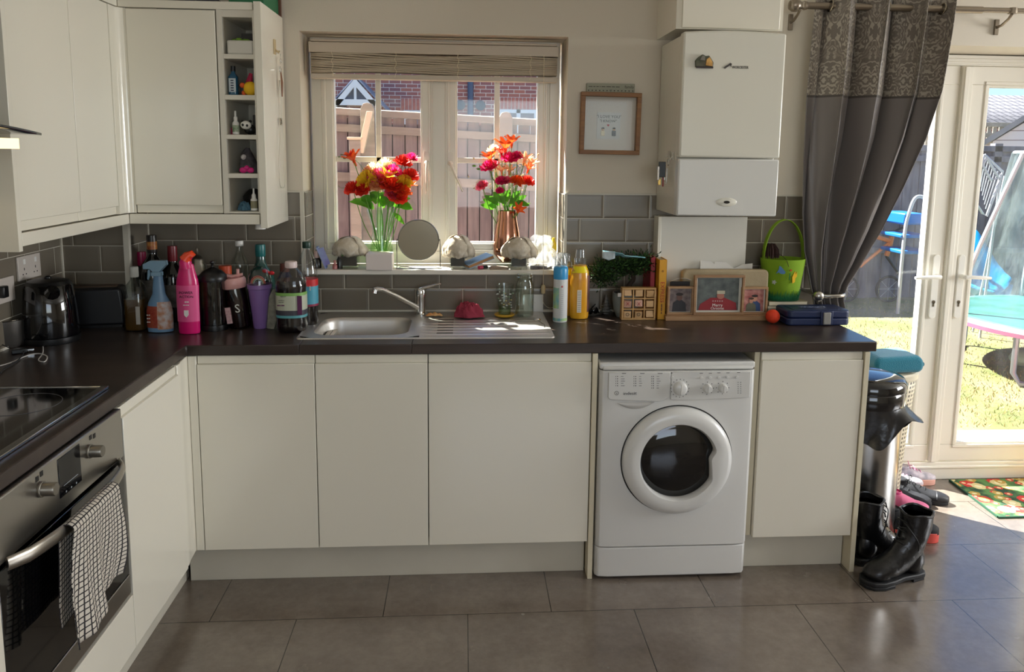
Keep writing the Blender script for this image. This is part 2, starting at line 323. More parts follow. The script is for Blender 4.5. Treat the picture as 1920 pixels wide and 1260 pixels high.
# ---------------------------------------------------------------- worktop, units
def wood(name, a, b_, c, along='x', rough=.4, sc=18):
    if name in _M: return _M[name]
    m = bpy.data.materials.new(name); m.use_nodes = True; t = m.node_tree; b = t.nodes['Principled BSDF']
    st = {'x': (.18, 1.6, 1.6), 'y': (1.6, .18, 1.6), 'z': (1.6, 1.6, .18)}[along]
    v = pos(t, scale=st); n = noise(t, v, sc, 7, .65)
    t.links.new(ramp(t, n, [(.3, a), (.5, b_), (.72, c)]), b.inputs['Base Color']); b.inputs['Roughness'].default_value = rough
    bump(t, b, n, .12, .002); _M[name] = m; return m
wtop = wood('dark wood worktop', '2b2320', '382e29', '473b34', 'x', .3, 6)
steelb = M('sink steel', 'd0cdc8', .42, 1, bmp=(90, .08), stretch=(.3, 5, 5))
steel = M('brushed steel', 'b9b6b0', .28, 1, bmp=(60, .03), stretch=(.2, 6, 6))
chrome = M('chrome', 'd6d6d6', .1, 1)
black = M('black plastic', '101011', .35); blackg = M('gloss black', '08080a', .06, coat=.5); dark = M('dark gap', '0c0a09', .8)
yb0, yf = -.016, -.59
SX0, SX1, SY0, SY1 = .408, 1.37, -.512, -.032
b = MB()
hx0, hx1, hy0, hy1 = SX0+.03, SX0+.43, SY0+.03, SY1-.08
b.prism([(-.5455, -2.3), (.045, -2.3), (.045, yf), (hx0, yf), (hx0, yb0), (-.286, yb0), (-.286, -.216), (-.5455, -.216)], 'z', ZB, ZT)
b.box(hx0, hx1, yf, hy0, ZB, ZT).box(hx0, hx1, hy1, yb0, ZB, ZT).box(hx1, 2.58, yf, yb0, ZB, ZT)
o = b.obj('worktop', wtop, bev=.0035); tag(o, 'dark wood-effect L-shaped worktop running from the hob to the patio door end', 'worktop')
# sink
sk = T('kitchen_sink', 'stainless steel inset sink with left bowl and ribbed right drainer under the window', 'sink', (0, 0, ZT))
b = MB(); bx0, bx1, by0, by1 = .455, .815, -.462, -.145; z = .003
def ringfill(b, outer, inner, z0, z1):
    n = len(outer); b.add([(p[0], p[1], z0) for p in outer]+[(p[0], p[1], z1) for p in inner], [(i, (i+1) % n, n+(i+1) % n, n+i) for i in range(n)])
def bowlring(x0, x1, y0, y1, r, z, n=6): return [(p[0], p[1], z) for p in rrect(x0, x1, y0, y1, r, n)]
rings = [bowlring(SX0, SX1, SY0, SY1, .018, .0005), bowlring(SX0+.002, SX1-.002, SY0+.002, SY1-.002, .018, .005), bowlring(SX0+.012, SX1-.012, SY0+.012, SY1-.012, .016, .0045)]
n = len(rings[0]); vs = [p for r in rings for p in r]
b.add(vs, [(k*n+i, k*n+(i+1) % n, (k+1)*n+(i+1) % n, (k+1)*n+i) for k in range(2) for i in range(n)])
# top sheet left of, around and right of the bowl
X0, X1, Y0, Y1 = SX0+.012, SX1-.012, SY0+.012, SY1-.012
inner = rrect(bx0, bx1, by0, by1, .07, 6); outer = []
for p in inner:
    cx, cy = (bx0+bx1)/2, (by0+by1)/2; x = X0 if p[0] < cx else bx1+.045; y = Y0 if p[1] < cy else Y1
    tx = abs(p[0]-cx)/((bx1-bx0)/2); ty = abs(p[1]-cy)/((by1-by0)/2)
    if tx > ty: q = (x, cy+(p[1]-cy)*(y-cy)/((by1 if p[1] > cy else by0)-cy))
    else: q = (cx+(p[0]-cx)*(x-cx)/((bx1 if p[0] > cx else bx0)-cx), y)
    outer.append(q)
for i, p in enumerate(inner):           # exact corners
    pass
ringfill(b, outer, inner, .0045, .0045)
xd = bx1+.045
b.add([(X0, Y0, .0044), (xd, Y0, .0044), (xd, Y1, .0044), (X0, Y1, .0044)], []) 
rs = [(0, .0045), (.004, .0), (.008, -.012), (.012, -.06), (.02, -.13), (.05, -.15)]
rr = [[(p[0], p[1], z) for p in rrect(bx0+d, bx1-d, by0+d, by1-d, .07 if d < .03 else .05, 6)] for d, z in rs]
n = len(rr[0]); b.add([p for r in rr for p in r], [(k*n+i, k*n+(i+1) % n, (k+1)*n+(i+1) % n, (k+1)*n+i) for k in range(5) for i in range(n)]+[tuple(range(5*n, 6*n))])
def drain(u, v):
    x = xd+(X1-xd)*u; y = Y0+(Y1-Y0)*v; m = min(u*8, (1-u)*8, 1, v*9, (1-v)*5); m = max(0, m)
    return (x, y, .0045-m*.003+m*.0032*max(0, math.sin(v*2*PI*9.5)) - m*.002*(1-u))
nu, nv = 30, 110
b.add([drain(i/nu, j/nv) for j in range(nv+1) for i in range(nu+1)], [(j*(nu+1)+i, j*(nu+1)+i+1, (j+1)*(nu+1)+i+1, (j+1)*(nu+1)+i) for j in range(nv) for i in range(nu)])
b.obj('basin', steelb, sk, sm=50)
b = MB(); b.lathe([(.0001, 0), (.035, 0), (.04, .004), (.033, .006), (.028, .001), (.0001, .001)], 24, ((bx0+bx1)/2, (by0+by1)/2, -.1495)); b.obj('plughole', chrome, sk)
b = MB(); b.ball((1.33, -.2, .004), .016, 12, (1, 1, .4)); b.tube([(1.33, -.2, .006), (1.34, -.24, .004), (1.35, -.3, .004), (1.345, -.35, .006)], .0022, 6); b.obj('plug', chrome, sk)
# tap
tp_ = T('mixer_tap', 'chrome mixer tap with angled spout behind the sink bowl', 'tap', (.845, -.085, ZT+.0046))
b = MB(); b.lathe([(.0001, 0), (.027, 0), (.027, .004), (.021, .008), (.0195, .02), (.0195, .07), (.021, .075), (.0215, .1), (.019, .108), (.0001, .11)], 24); b.obj('tap_body', chrome, tp_)
b = MB(); b.tube([(-.012, -.008, .03), (-.06, -.03, .062), (-.11, -.055, .094), (-.155, -.078, .12), (-.172, -.088, .124), (-.186, -.096, .12)], [.012, .0105, .0095, .0095, .0105, .0105], 14); b.cyl((-.181, -.094, .122), (-.184, -.097, .108), .0105, 14); b.obj('spout', chrome, tp_)
b = MB(); b.tube([(-.006, 0, .106), (.02, -.004, .116), (.06, -.008, .128), (.085, -.01, .133)], [.016, .012, .007, .0055], 12, flat=.6); b.obj('tap_lever', chrome, tp_)
# base unit doors: flat gloss front with a recessed grip rail at the top
def cab_door(parent, a0, a1, z0, z1, axis, face, grip='top', name='door', flip=1):
    b = MB(); t = .019; gr = .030
    def bx(u0, u1, d0, d1, za, zb):
        if axis == 'x': b.box(u0, u1, face+d0, face+d1, za, zb)
        else: b.box(face-d1, face-d0, u0, u1, za, zb)
    if grip == 'top':
        bx(a0, a1, 0, t, z0, z1-gr); bx(a0, a1, .010, t, z1-gr, z1)
        return b.obj(name, white, parent, bev=.0018)
    bx(a0, a1, 0, t, z0+gr, z1); bx(a0, a1, .010, t, z0, z0+gr)
    return b.obj(name, white, parent, bev=.0018)
def base_unit(x0, x1, label, ya=-.06, doors=None, name='base_cabinet', bot=.15):
    c = T(name, label, 'cabinet', ((x0+x1)/2, -.3, bot), group='white base cabinets under the worktop')
    o = Vector(c.location)
    b = MB(); zt_ = ZB-.002-o.z; b.box(x0-o.x, x0+.016-o.x, -.566-o.y, -.03-o.y, 0, zt_).box(x1-.016-o.x, x1-o.x, -.566-o.y, -.03-o.y, 0, zt_).box(x0+.016-o.x, x1-.016-o.x, -.566-o.y, -.03-o.y, 0, .016).box(x0+.016-o.x, x1-.016-o.x, -.046-o.y, -.03-o.y, .016, zt_).box(x0+.016-o.x, x1-.016-o.x, -.566-o.y, -.55-o.y, zt_-.04, zt_); b.obj('body', white, c, sm=0)
    for a, e in doors or [(x0, x1)]:
        d = cab_door(c, a-o.x, e-o.x, 0.0, ZB-.003-o.z, 'x', YD-o.y)
    return c
b = B(.047, .0755, YD+.0, -.566, .15, ZB-.002); o = b.obj('corner_post', white, bev=.002); tag(o, 'white corner filler strip where the two runs of base units meet', 'filler panel')
base_unit(.078, .4895, 'white gloss base cabinet nearest the inner corner, left of the sink cabinet doors')
base_unit(.4925, .8945, 'narrow white gloss base cabinet below the sink bowl, second from the corner')
base_unit(.898, 1.4965, 'wide white gloss base cabinet below the drainer, left of the washing machine')
base_unit(2.142, 2.533, 'white gloss base cabinet between washing machine and the worktop end')
endp = M('cream edge panel', 'd9d0b6', .35)
for x0, x1, l in ((1.4995, 1.518, 'white end panel on the left side of the washing machine'), (2.536, 2.555, 'white end panel closing the worktop end beside the bin')):
    o = B(x0, x1, -.592, -.02, 0, ZB-.001).obj('end_panel', [endp], bev=.001); tag(o, l, 'panel')
o = B(2.1195, 2.1395, -.566, -.02, .15, ZB-.002).obj('end_panel', endp, bev=.001); tag(o, 'pale side panel of the cabinet right of the washing machine', 'panel')
b = B(.0, 1.495, -.53, -.512, 0, .148); o = b.obj('plinth', M('plinth white', 'cfcabb', .35, mott=('c4bfb0', 4)), bev=.001); tag(o, 'long pale plinth below the sink cabinets', 'plinth')
b = B(2.125, 2.533, -.53, -.512, 0, .148); o = b.obj('plinth', _M['plinth white'], bev=.001); tag(o, 'short pale plinth right of the washing machine', 'plinth')
b = B(-.035, -.017, -2.3, -.50, 0, .148); o = b.obj('plinth', _M['plinth white'], bev=.001); tag(o, 'pale plinth below the oven run', 'plinth')
# left run
c = T('base_cabinet', 'white gloss base cabinet between the oven and the inner corner', 'cabinet', (-.2, -.93, .15)); o = Vector(c.location)
B(-.5-o.x, .038-o.x, -1.15-o.y, -.70-o.y, 0, ZB-.002-o.z).obj('body', white, c, sm=0)
cab_door(c, -1.150-o.y, -.712-o.y, 0, ZB-.003-o.z, 'y', .06-o.x)
b = MB(); b.prism([(-.02, -.708), (.054, -.708), (.056, -.69), (.05, -.66), (.046, -.60), (.046, -.565), (-.02, -.565)], 'z', .15, ZB-.002); o = b.obj('corner_post', white, bev=.002); tag(o, 'curved white corner post at the end of the oven run', 'filler panel')
c = T('base_cabinet', 'white gloss base cabinet left of the oven at the picture edge', 'cabinet', (-.2, -2.0, .15)); o = Vector(c.location)
B(-.5-o.x, .038-o.x, -2.3-o.y, -1.765-o.y, 0, ZB-.002-o.z).obj('body', white, c, sm=0)
cab_door(c, -2.3-o.y, -1.765-o.y, 0, ZB-.003-o.z, 'y', .06-o.x)
# oven
OY0, OY1 = -1.758, -1.154
ov = T('built_in_oven', 'built-in electric oven with steel fascia and black glass door', 'oven', (.0, -1.456, .15)); o = Vector(ov.location)
def OB(x0, x1, y0, y1, z0, z1): return B(x0-o.x, x1-o.x, y0-o.y, y1-o.y, z0-o.z, z1-o.z)
OB(-.5, .03, OY0+.01, OY1-.01, .16, ZB-.003).obj('body', black, ov, sm=0)
OB(.03, .058, OY0, OY1, .742, ZB-.003).obj('control_panel', steel, ov, bev=.003)
cp = ov.children[-1]
b = OB(.03, .055, OY0, OY1, .385, .728); dr = b.obj('oven_door', M('black oven glass', '060607', .05, coat=.6), ov, bev=.003)
OB(.03, .056, OY0, OY1, .325, .383).obj('door_trim', steel, dr, bev=.002)
OB(.04, .0605, OY0, OY1, .15, .318).obj('lower_panel', white, ov, bev=.002)
knobm = M('satin knob', '8f8a80', .35, .9)
for u, v in ((91, 917), (180, 846)):
    p = P(u, v, 'x', .075); b = MB(); b.X = Matrix.Translation((.058-o.x, p.y-o.y, p.z-o.z)) @ Matrix.Rotation(PI/2, 4, 'Y'); b.lathe([(.0001, 0), (.017, 0), (.0185, .003), (.0185, .005), (.016, .006), (.0155, .032), (.014, .0345), (.0001, .035)], 28); b.obj('control_knob', knobm, ov)
a, e = P(107, 862, 'x', .058), P(148, 832, 'x', .058); f = P(111, 917, 'x', .058)
z1 = (a.z+e.z)/2; z0 = z1-.098
dpl = OB(.0565, .0595, a.y, e.y, max(z0, .752), z1).obj('oven_display', M('display glass', '0b0c10', .08), ov, bev=.001)
yc = (a.y+e.y)/2; pr = M('grey print', '9aa0a4', .5)
dz = .04
b = MB(); b.box(.0593-o.x, .0598-o.x, yc-.035-o.y, yc+.035-o.y, .80-o.z, .8015-o.z)
for i in range(3): b.ball((.0595-o.x, yc-.025+.025*i-o.y, .782-o.z), .003, 6, (.2, 1, 1))
b.obj('display_marks', pr, dpl)
b = MB()
for u, v in ((70, 898), (78, 888), (170, 820), (177, 817)):
    p = P(u, v, 'x', .0585); b = MB(); b.box(.0583-o.x, .0588-o.x, p.y-.006-o.y, p.y+.006-o.y, p.z-.006-o.z, p.z+.006-o.z); b.obj('symbol_mark', black, cp)
# curved bar handle
hz = .655
a, e = P(28, 1048, 'x', .105), P(214, 880, 'x', .10)
hy0, hy1 = -1.735, -1.19
hzz = (P(123, 990, 'x', .11).z)
b = MB(); k = 14; pts = [(.062+.052*math.sin(PI*(i/k))**.5-o.x, hy0+(hy1-hy0)*i/k-o.y, hzz-o.z-.006) for i in range(k+1)]
b.tube(pts, [.006]+[.0065]*(k-1)+[.006], 12, flat=2.6); b.obj('oven_handle', M('satin steel handle', 'aaa49a', .32, 1), dr)
HZ = hzz-.006; HX = .114
# tea towel over the handle
def towel():
    m = bpy.data.materials.new('checked cotton'); m.use_nodes = True; t = m.node_tree; bb = t.nodes['Principled BSDF']
    c = N(t, 'TexCoord'); s = N(t, 'SeparateXYZ'); t.links.new(c.outputs['UV'], s.inputs[0])
    def ln(o, k, w): return math_n(t, 'LESS_THAN', math_n(t, 'FRACT', math_n(t, 'MULTIPLY', o, k)), w)
    wb_ = math_n(t, 'MULTIPLY', math_n(t, 'SUBTRACT', noise(t, pos(t), 25, 2), .5), .02)
    g = math_n(t, 'MAXIMUM', ln(math_n(t, 'ADD', s.outputs[0], wb_), 17, .24), ln(math_n(t, 'ADD', s.outputs[1], math_n(t, 'MULTIPLY', wb_, .5)), 42, .22))
    t.links.new(mixc(t, g, 'cdc5b8', '2a2628'), bb.inputs['Base Color']); bb.inputs['Roughness'].default_value = .9; return m
tw = T('tea_towel', 'black and white checked tea towel hung over the oven handle', 'towel', (HX, -1.475, HZ))
L1, L2 = .255, .23
def tf(u, v):
    s = v*(L1+L2+.05)-L2; y = .118-.236*u
    wob = .016*math.sin(u*9+1+s*6)+.007*math.sin(u*23+s*11)
    if s < 0: d = -s; return (-.019+.002*math.sin(u*7), y*(1-.25*min(1, d/.25))-.045*min(1, d/.2)+.0*d, -d-.002)
    if s < .05: a = PI*s/.05; return (-.018*math.cos(a), y*1.0, .017*math.sin(a)-.001)
    d = s-.05; k = min(1, d/.3)
    return (.018+wob*k+.012*math.sin(u*5+d*12)*k, y*(1+.05*math.sin(d*9))-.02*k+.03*d*math.sin(u*4), -d*(1-.13*math.cos(u*3.3+.4)*k))
b = MB(); b.surf(tf, 24, 60); ck = towel()
oo = b.obj('cloth', ck, tw, solid=.0025, sm=80)
# hob
hb = T('ceramic_hob', 'black glass hob with bright steel front edge set in the worktop', 'hob', (-.255, -1.392, ZT)); o = Vector(hb.location)
B(-.255, .236, -.29, .29, 0.0006, .006).obj('glass_top', blackg, hb, bev=.002)
b = MB(); b.box(.236, .258, -.292, .292, .0006, .0085).box(-.258, .258, .288, .294, .0006, .0085); b.obj('steel_edge', M('polished steel', 'cfd3d6', .12, 1), hb, bev=.0015)
b = MB()
for x, y, r in ((-.12, .14, .075), (.1, .14, .095), (-.12, -.14, .095), (.1, -.14, .075)):
    b.tube([(x+r*math.cos(i*PI/18), y+r*math.sin(i*PI/18), .0062) for i in range(36)], .0008, 4, closed=True)
b.obj('ring_marks', M('ring print', '55565a', .3), hb)
# extractor hood
hd = T('extractor_hood', 'curved glass extractor hood with lit lamp at the left picture edge', 'extractor hood', (XL, -1.46, 1.62))
b = MB(); b.surf(lambda u, v: (.0+.46*u, -.29+.58*v, .028+.03*math.cos((v-.5)*2.4)-.012*u-.008*0), 8, 20); b.obj('glass_canopy', M('smoked glass', '20262a', .05, coat=.5), hd, solid=.006)
b = MB(); b.box(.01, .40, -.2, .2, -.01, .03); b.obj('hood_body', steel, hd, bev=.004)
b = MB(); b.box(.01, .27, -.13, .13, .06, .8); b.obj('chimney', steel, hd, bev=.003)
b = MB(); b.box(.40, .455, -.17, .19, -.012, .014); b.obj('hood_lamp', M('lamp glow', 'ffe9b8', .4, emis=('ffdc96', 1.6)), hd)
hl = light('hood_lamp_light', 'SPOT', .3, (1, .82, .55)); hl.location = (XL+.3, -1.36, 1.59); hl.data.spot_size = 2.4; hl.data.shadow_soft_size = .03; hl.parent = None
# ---------------------------------------------------------------- wall units
def wall_cab(name, label, loc): return T(name, label, 'cabinet', loc)
XU = -.224; ZU0, ZU1 = 1.375, 2.118
c = wall_cab('wall_cabinet', 'white gloss two-door wall cabinet beside the extractor hood', (-.39, -.76, ZU0)); o = Vector(c.location)
B(XL+.001-o.x, XU-.022-o.x, -1.068-o.y, -.36-o.y, 0, ZU1-ZU0).obj('body', white, c, sm=0)
cab_door(c, -1.068-o.y, -.712-o.y, 0, ZU1-o.z-.002, 'y', XU-o.x, 'bottom')
cab_door(c, -.709-o.y, -.43-o.y, 0, ZU1-o.z-.002, 'y', XU-o.x, 'bottom')
b = MB(); b.box(XU-.03-o.x, XU+.004-o.x, -1.068-o.y, -.358-o.y, -.041, -.003); b.obj('pelmet', white, c, bev=.002)
b = MB(); b.box(XL+.001-o.x, XU+.004-o.x, -1.068-o.y, -.358-o.y, ZU1-ZU0, ZU1-ZU0+.027); b.obj('cornice', white, c, bev=.002)
b = B(XL+.001-o.x, XU+.004-o.x, -1.088-o.y, -1.0695-o.y, -.055, ZU1-ZU0+.027); b.obj('side_panel', white, c, bev=.001)
# curved corner filler
b = MB(); pts = [(XU-.02, -.428)]+[(XU+.0, -.425)]+[(XU+.028-.028*math.cos(i*PI/12), -.395+.028*math.sin(i*PI/12)+.017) for i in range(7)]+[(-.199, -.352), (-.199, -.33), (XU-.02, -.33)]
b.prism(pts, 'z', ZU0, ZU1-.002); oo = b.obj('corner_post', white, bev=.001); tag(oo, 'white filler post in the inner corner between the wall cabinets', 'filler panel')
c = wall_cab('wall_cabinet', 'single-door white wall cabinet in the corner left of the open cubbies', (-.03, -.17, ZU0)); o = Vector(c.location)
B(XU+.002-o.x, .122-o.x, -.33-o.y, -.0115-o.y, 0, ZU1-ZU0).obj('body', white, c, sm=0)
cab_door(c, -.196-o.x, .119-o.x, 0, ZU1-o.z-.004, 'x', -.352-o.y, 'bottom')
B(XU+.004-o.x, .256-o.x, -.357-o.y, -.335-o.y, -.041, -.003).obj('pelmet', white, c, bev=.002)
B(XU+.004-o.x, .256-o.x, -.357-o.y, -.335-o.y, ZU1-ZU0, ZU1-ZU0+.027).obj('cornice', white, c, bev=.002)
# open cubby column
c = T('cubby_shelf', 'narrow white open shelf column with five cubbies at the cabinet end', 'shelf unit', (.19, -.17, ZU0)); o = Vector(c.location)
inner_m = M('white shelf board', 'd8d3c6', .35)
zs = [ZU0, 1.382, 1.508, 1.525, 1.652, 1.669, 1.796, 1.814, 1.944, 1.961, 2.092, ZU1]
b = MB(); b.box(.124-o.x, .143-o.x, -.350-o.y, -.0115-o.y, 0, ZU1-o.z).box(.252-o.x, .2595-o.x, -.350-o.y, -.0115-o.y, 0, ZU1-o.z)
b.box(.143-o.x, .252-o.x, -.03-o.y, -.0115-o.y, 0, ZU1-o.z); b.obj('body', inner_m, c, sm=0)
CUB = []
for i in range(0, 12, 2):
    B(.143-o.x, .252-o.x, -.349-o.y, -.03-o.y, zs[i]-o.z, zs[i+1]-o.z).obj('shelf_board', inner_m, c, bev=.001)
    if i < 10: CUB.append(zs[i+1])
CUB = CUB[::-1]        # floor heights of the cubbies from the top one down
B(.260-o.x, .286-o.x, -.360-o.y, -.0115-o.y, -.055, ZU1-ZU0+.03).obj('side_panel', white, c, bev=.001)
b = MB(); b.lathe([(.0001, -.022), (.02, -.022), (.017, -.004), (.017, 0), (.0001, 0)], 20, (.243, -.30, 1.3335)); oo = b.obj('cabinet_downlight', whitem); tag(oo, 'small white knob fixed under the open cubby column', 'knob')
# duct box, boiler, cupboard above
c = T('boiler', 'white wall-mounted gas boiler with drop-down lower flap', 'boiler', (2.058, -.17, 1.376)); o = Vector(c.location)
bl = M('boiler white', 'dcd9cc', .3, coat=.15)
BX0, BX1 = 1.858, 2.26
b = MB(); arch = [(BX0-o.x, 1.604-o.z), (BX1-o.x, 1.604-o.z)]+[(BX1-o.x-(BX1-BX0)*i/10, 2.078-o.z+.008*math.sin(PI*i/10)) for i in range(11)]
b.prism(arch, 'y', -.352-o.y, -.30-o.y); b.obj('front_cover', bl, c, bev=.008, seg=3)
B(BX0-o.x+.002, BX1-o.x-.002, -.3-o.y, -.0115-o.y, .0, 2.07-o.z).obj('body', bl, c, bev=.004)
fl = B(BX0-o.x, BX1-o.x, -.35-o.y, -.30-o.y, .0, 1.600-o.z).obj('lower_flap', M('boiler flap', 'd6d5d0', .3), c, bev=.006)
b = MB(); p = P(1362, 379, 'y', -.35); b.X = Matrix.Translation((p.x-o.x, -.350-o.y, p.z-o.z)) @ Matrix.Rotation(PI/2, 4, 'X'); b.lathe([(.0001, 0), (.035, 0), (.03, .003), (.0001, .004)], 24, sx=1.2, sy=.5); b.k = 1; b.lathe([(.0001, 0), (.011, 0), (.01, .006), (.0001, .0065)], 18, sx=1.2, sy=.55); b.obj('button', [bl, blackg], fl)
p = P(1385, 126, 'y', -.352); badge = M('badge grey', '4a4544', .35, .6)
btx = txt('WORCESTER', .014, (p.x-o.x+.006, -.3525-o.y, p.z-o.z-.001), c, badge, name='badge', ext=.001, sx=.8)
b = MB(); q = P(1370, 124, 'y', -.352); b.X = Matrix.Translation((q.x-o.x-.008, -.353-o.y, q.z-o.z)); b.prism([(-.02, -.006), (-.014, -.01), (.006, .004), (.008, -.002), (.012, .008), (.006, .012), (-.002, .006), (-.014, -.001)], 'y', -.002, .0015); b.obj('badge_mark', badge, c)
c = T('box_cupboard', 'white box cupboard above the boiler reaching the ceiling', 'cupboard', (2.05, -.15, 2.095)); o = Vector(c.location)
B(1.840-o.x, 2.262-o.x, -.30-o.y, -.0-o.y, 0, .35).obj('body', white, c, sm=0)
cab_door(c, 1.862-o.x, 2.246-o.x, .004, .345, 'x', -.31-o.y)
c = T('pipe_boxing', 'white boxed pipe casing standing on the worktop below the boiler', 'pipe casing', (2.045, -.05, ZT)); o = Vector(c.location)
B(1.868-o.x, 2.243-o.x, -.085-o.y, -.0105-o.y, 0.0006, 1.352-ZT).obj('front_board', M('casing white', 'd5d2c8', .4), c, bev=.001)
B(1.854-o.x, 1.8675-o.x, -.087-o.y, -.0105-o.y, 0.0006, 1.352-ZT).obj('side_board', white, c, bev=.001)
# ---------------------------------------------------------------- washing machine
wm = T('washing_machine', 'white front-loading washing machine with round black porthole', 'washing machine', (1.822, -.31, 0)); o = Vector(wm.location)
wmw = M('machine enamel', 'd8d7d3', .28, coat=.2)
WB0, WB1 = 1.526, 2.114
b = MB(); prof = [(WB0-o.x, -.0), (WB0-o.x, -.565-o.y)]; 
front = [(WB1-o.x, -.02-o.y), (WB0-o.x, -.02-o.y), (WB0-o.x, -.585-o.y), (WB0+.012-o.x, -.602-o.y), (WB0+.05-o.x, -.607-o.y), (WB1-.05-o.x, -.607-o.y), (WB1-.012-o.x, -.602-o.y), (WB1-o.x, -.585-o.y)]
b.prism(front, 'z', .135, .822); b.obj('body', wmw, wm, bev=.003)
b = MB(); b.prism([(x, y+.004) for x, y in front], 'z', .012, .130); kp = b.obj('kick_panel', wmw, wm, bev=.004)
b = MB(); b.prism([(x*.985, y+.03 if y < -.1 else y-.01) for x, y in front], 'z', 0.0, .02); b.obj('feet_base', black, wm)
b = MB(); b.box(WB0-o.x, WB1-o.x, -.59-o.y, -.02-o.y, .826, .852); b.box(WB0+.01-o.x, WB1-.01-o.x, -.60-o.y, -.58-o.y, .824, .838); b.obj('top_lid', wmw, wm, bev=.008, seg=3)
# control panel and detergent drawer
pz0, pz1 = .715, .82; ps = M('machine panel', 'd4d3cf', .32)
b = MB(); pts = [(1.790-o.x, pz0)]+[(1.79-o.x+(2.09-1.79)*i/8, pz0-.003+.008*(i/8)**2) for i in range(1, 9)]+[(2.09-o.x, pz1), (1.79-o.x, pz1)]
b.prism(pts, 'y', -.6125-o.y, -.60-o.y); pn = b.obj('control_panel', ps, wm, bev=.002)
b = MB(); b.prism([(1.556-o.x, pz1), (1.556-o.x, .726), (1.562-o.x, .718), (1.6-o.x, .715), (1.745-o.x, .708), (1.765-o.x, .712), (1.787-o.x, .73), (1.787-o.x, pz1)], 'y', -.614-o.y, -.60-o.y); dw = b.obj('detergent_drawer', ps, wm, bev=.0025)
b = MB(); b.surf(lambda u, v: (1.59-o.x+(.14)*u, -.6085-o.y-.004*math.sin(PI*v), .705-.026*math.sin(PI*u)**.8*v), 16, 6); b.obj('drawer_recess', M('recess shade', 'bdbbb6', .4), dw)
yf_ = -.6131-o.y; pk = M('printed ink', '35353a', .6)
def P2(u, v): p = P(u, v, 'y', -.613); return p.x-o.x, p.z
x, z = P2(1181, 737.5); txt('indesit', .0165, (x, -.6145-o.y, z), dw, pk, ext=.0002, sx=1.15)
b = MB(); x, z = P2(1156, 737); b.X = Matrix.Translation((x, -.6142-o.y, z)) @ Matrix.Rotation(PI/2, 4, 'X'); b.tube([(.0072*math.cos(i*PI/12), .0072*math.sin(i*PI/12), 0) for i in range(24)], .0008, 5, closed=True); b.box(-.0008, .0008, -.004, .002, -.0003, .0003); b.obj('logo_ring', pk, dw)
cols = [(1160, 1178, ['COTTONS', 'White', 'Coloureds', 'Synthetics', 'Mixed', 'Delicates']), (1194, 1211, ['SPECIALS', 'Silk', 'Wool', 'Jeans', 'Express', 'Sport']), (1227, 1247, ['FUNCTIONS', 'Rinse', 'Bleach', 'Spin/Drain', 'Drain', 'Eco', 'Soak'])]
import itertools
for u0, u1, lines in cols:
    for k, s_ in enumerate(lines):
        vv = 700+k*4.3+(1.5 if k else 0)
        x, z = P2(u0+ (4 if k else 6), vv); dashes(dw, pk, x, -.6143-o.y, z, [(.004+.0011*len(s_))*(1.3 if not k else 1)], .0014 if k else .0021, name='programme_print')
        if k:
            b = MB(); xx, zz = P2(u0-6, vv); b.box(xx, xx+.002, -.6144-o.y, -.6139-o.y, zz-.0016, zz+.0016); b.box(xx+.006, xx+.009, -.6144-o.y, -.6139-o.y, zz-.0018, zz+.0018); b.obj('programme_print', pk, dw)
def knob(u, v, r, n, R):
    x, z = P2(u, v); b = MB(); b.X = Matrix.Translation((x, -.6125-o.y, z)) @ Matrix.Rotation(PI/2, 4, 'X'); b.lathe([(.0001, 0), (r*1.05, 0), (r, .004), (r*.93, .016), (r*.75, .02), (.0001, .0205)], 30); b.box(-.0015, .0015, -r*.8, r*.8, .018, .0222); b.obj('dial', wmw, pn, sm=50)
    b = MB()
    for i in range(n): a = 2*PI*i/n+PI/2; b.box(x+R*math.cos(a)-.0013, x+R*math.cos(a)+.0013, -.6131-o.y, -.6126-o.y, z+R*math.sin(a)-.0016, z+R*math.sin(a)+.0016)
    m_ = b.obj('dial_marks', pk, pn); m_['kind'] = 'stuff'
knob(1275, 728, .0255, 16, .034); knob(1326, 728, .0165, 8, .0235); knob(1355, 727, .0165, 8, .0235)
for u, v in ((1261, 708), (1315, 708), (1331.5, 708), (1348, 708), (1364, 707), (1382, 707)):
    x, z = P2(u, v); b = MB(); b.prism([(x+.0065*math.cos(a*PI/8), z+.0048*math.sin(a*PI/8)) for a in range(16)], 'y', -.6152-o.y, -.612-o.y); b.obj('push_button', wmw, pn, bev=.0008)
for u, v, s_ in ((1258, 699.5, 'DOOR'), (1315, 700, 'TIME'), (1332, 700, 'IRON'), (1348, 699, 'RINSE'), (1365, 699, 'SPIN'), (1385, 698.5, 'START')):
    x, z = P2(u, v); dashes(pn, pk, x-.006, -.6129-o.y, z, [.012], .0018, name='button_print')
b = MB()
for i in range(6):
    for uu in (1384, 1389): x, z = P2(uu, 717+i*4); b.box(x-.0012, x+.0012, -.6131-o.y, -.6126-o.y, z-.0013, z+.0013)
m_ = b.obj('indicator_marks', pk, pn); m_['kind'] = 'stuff'
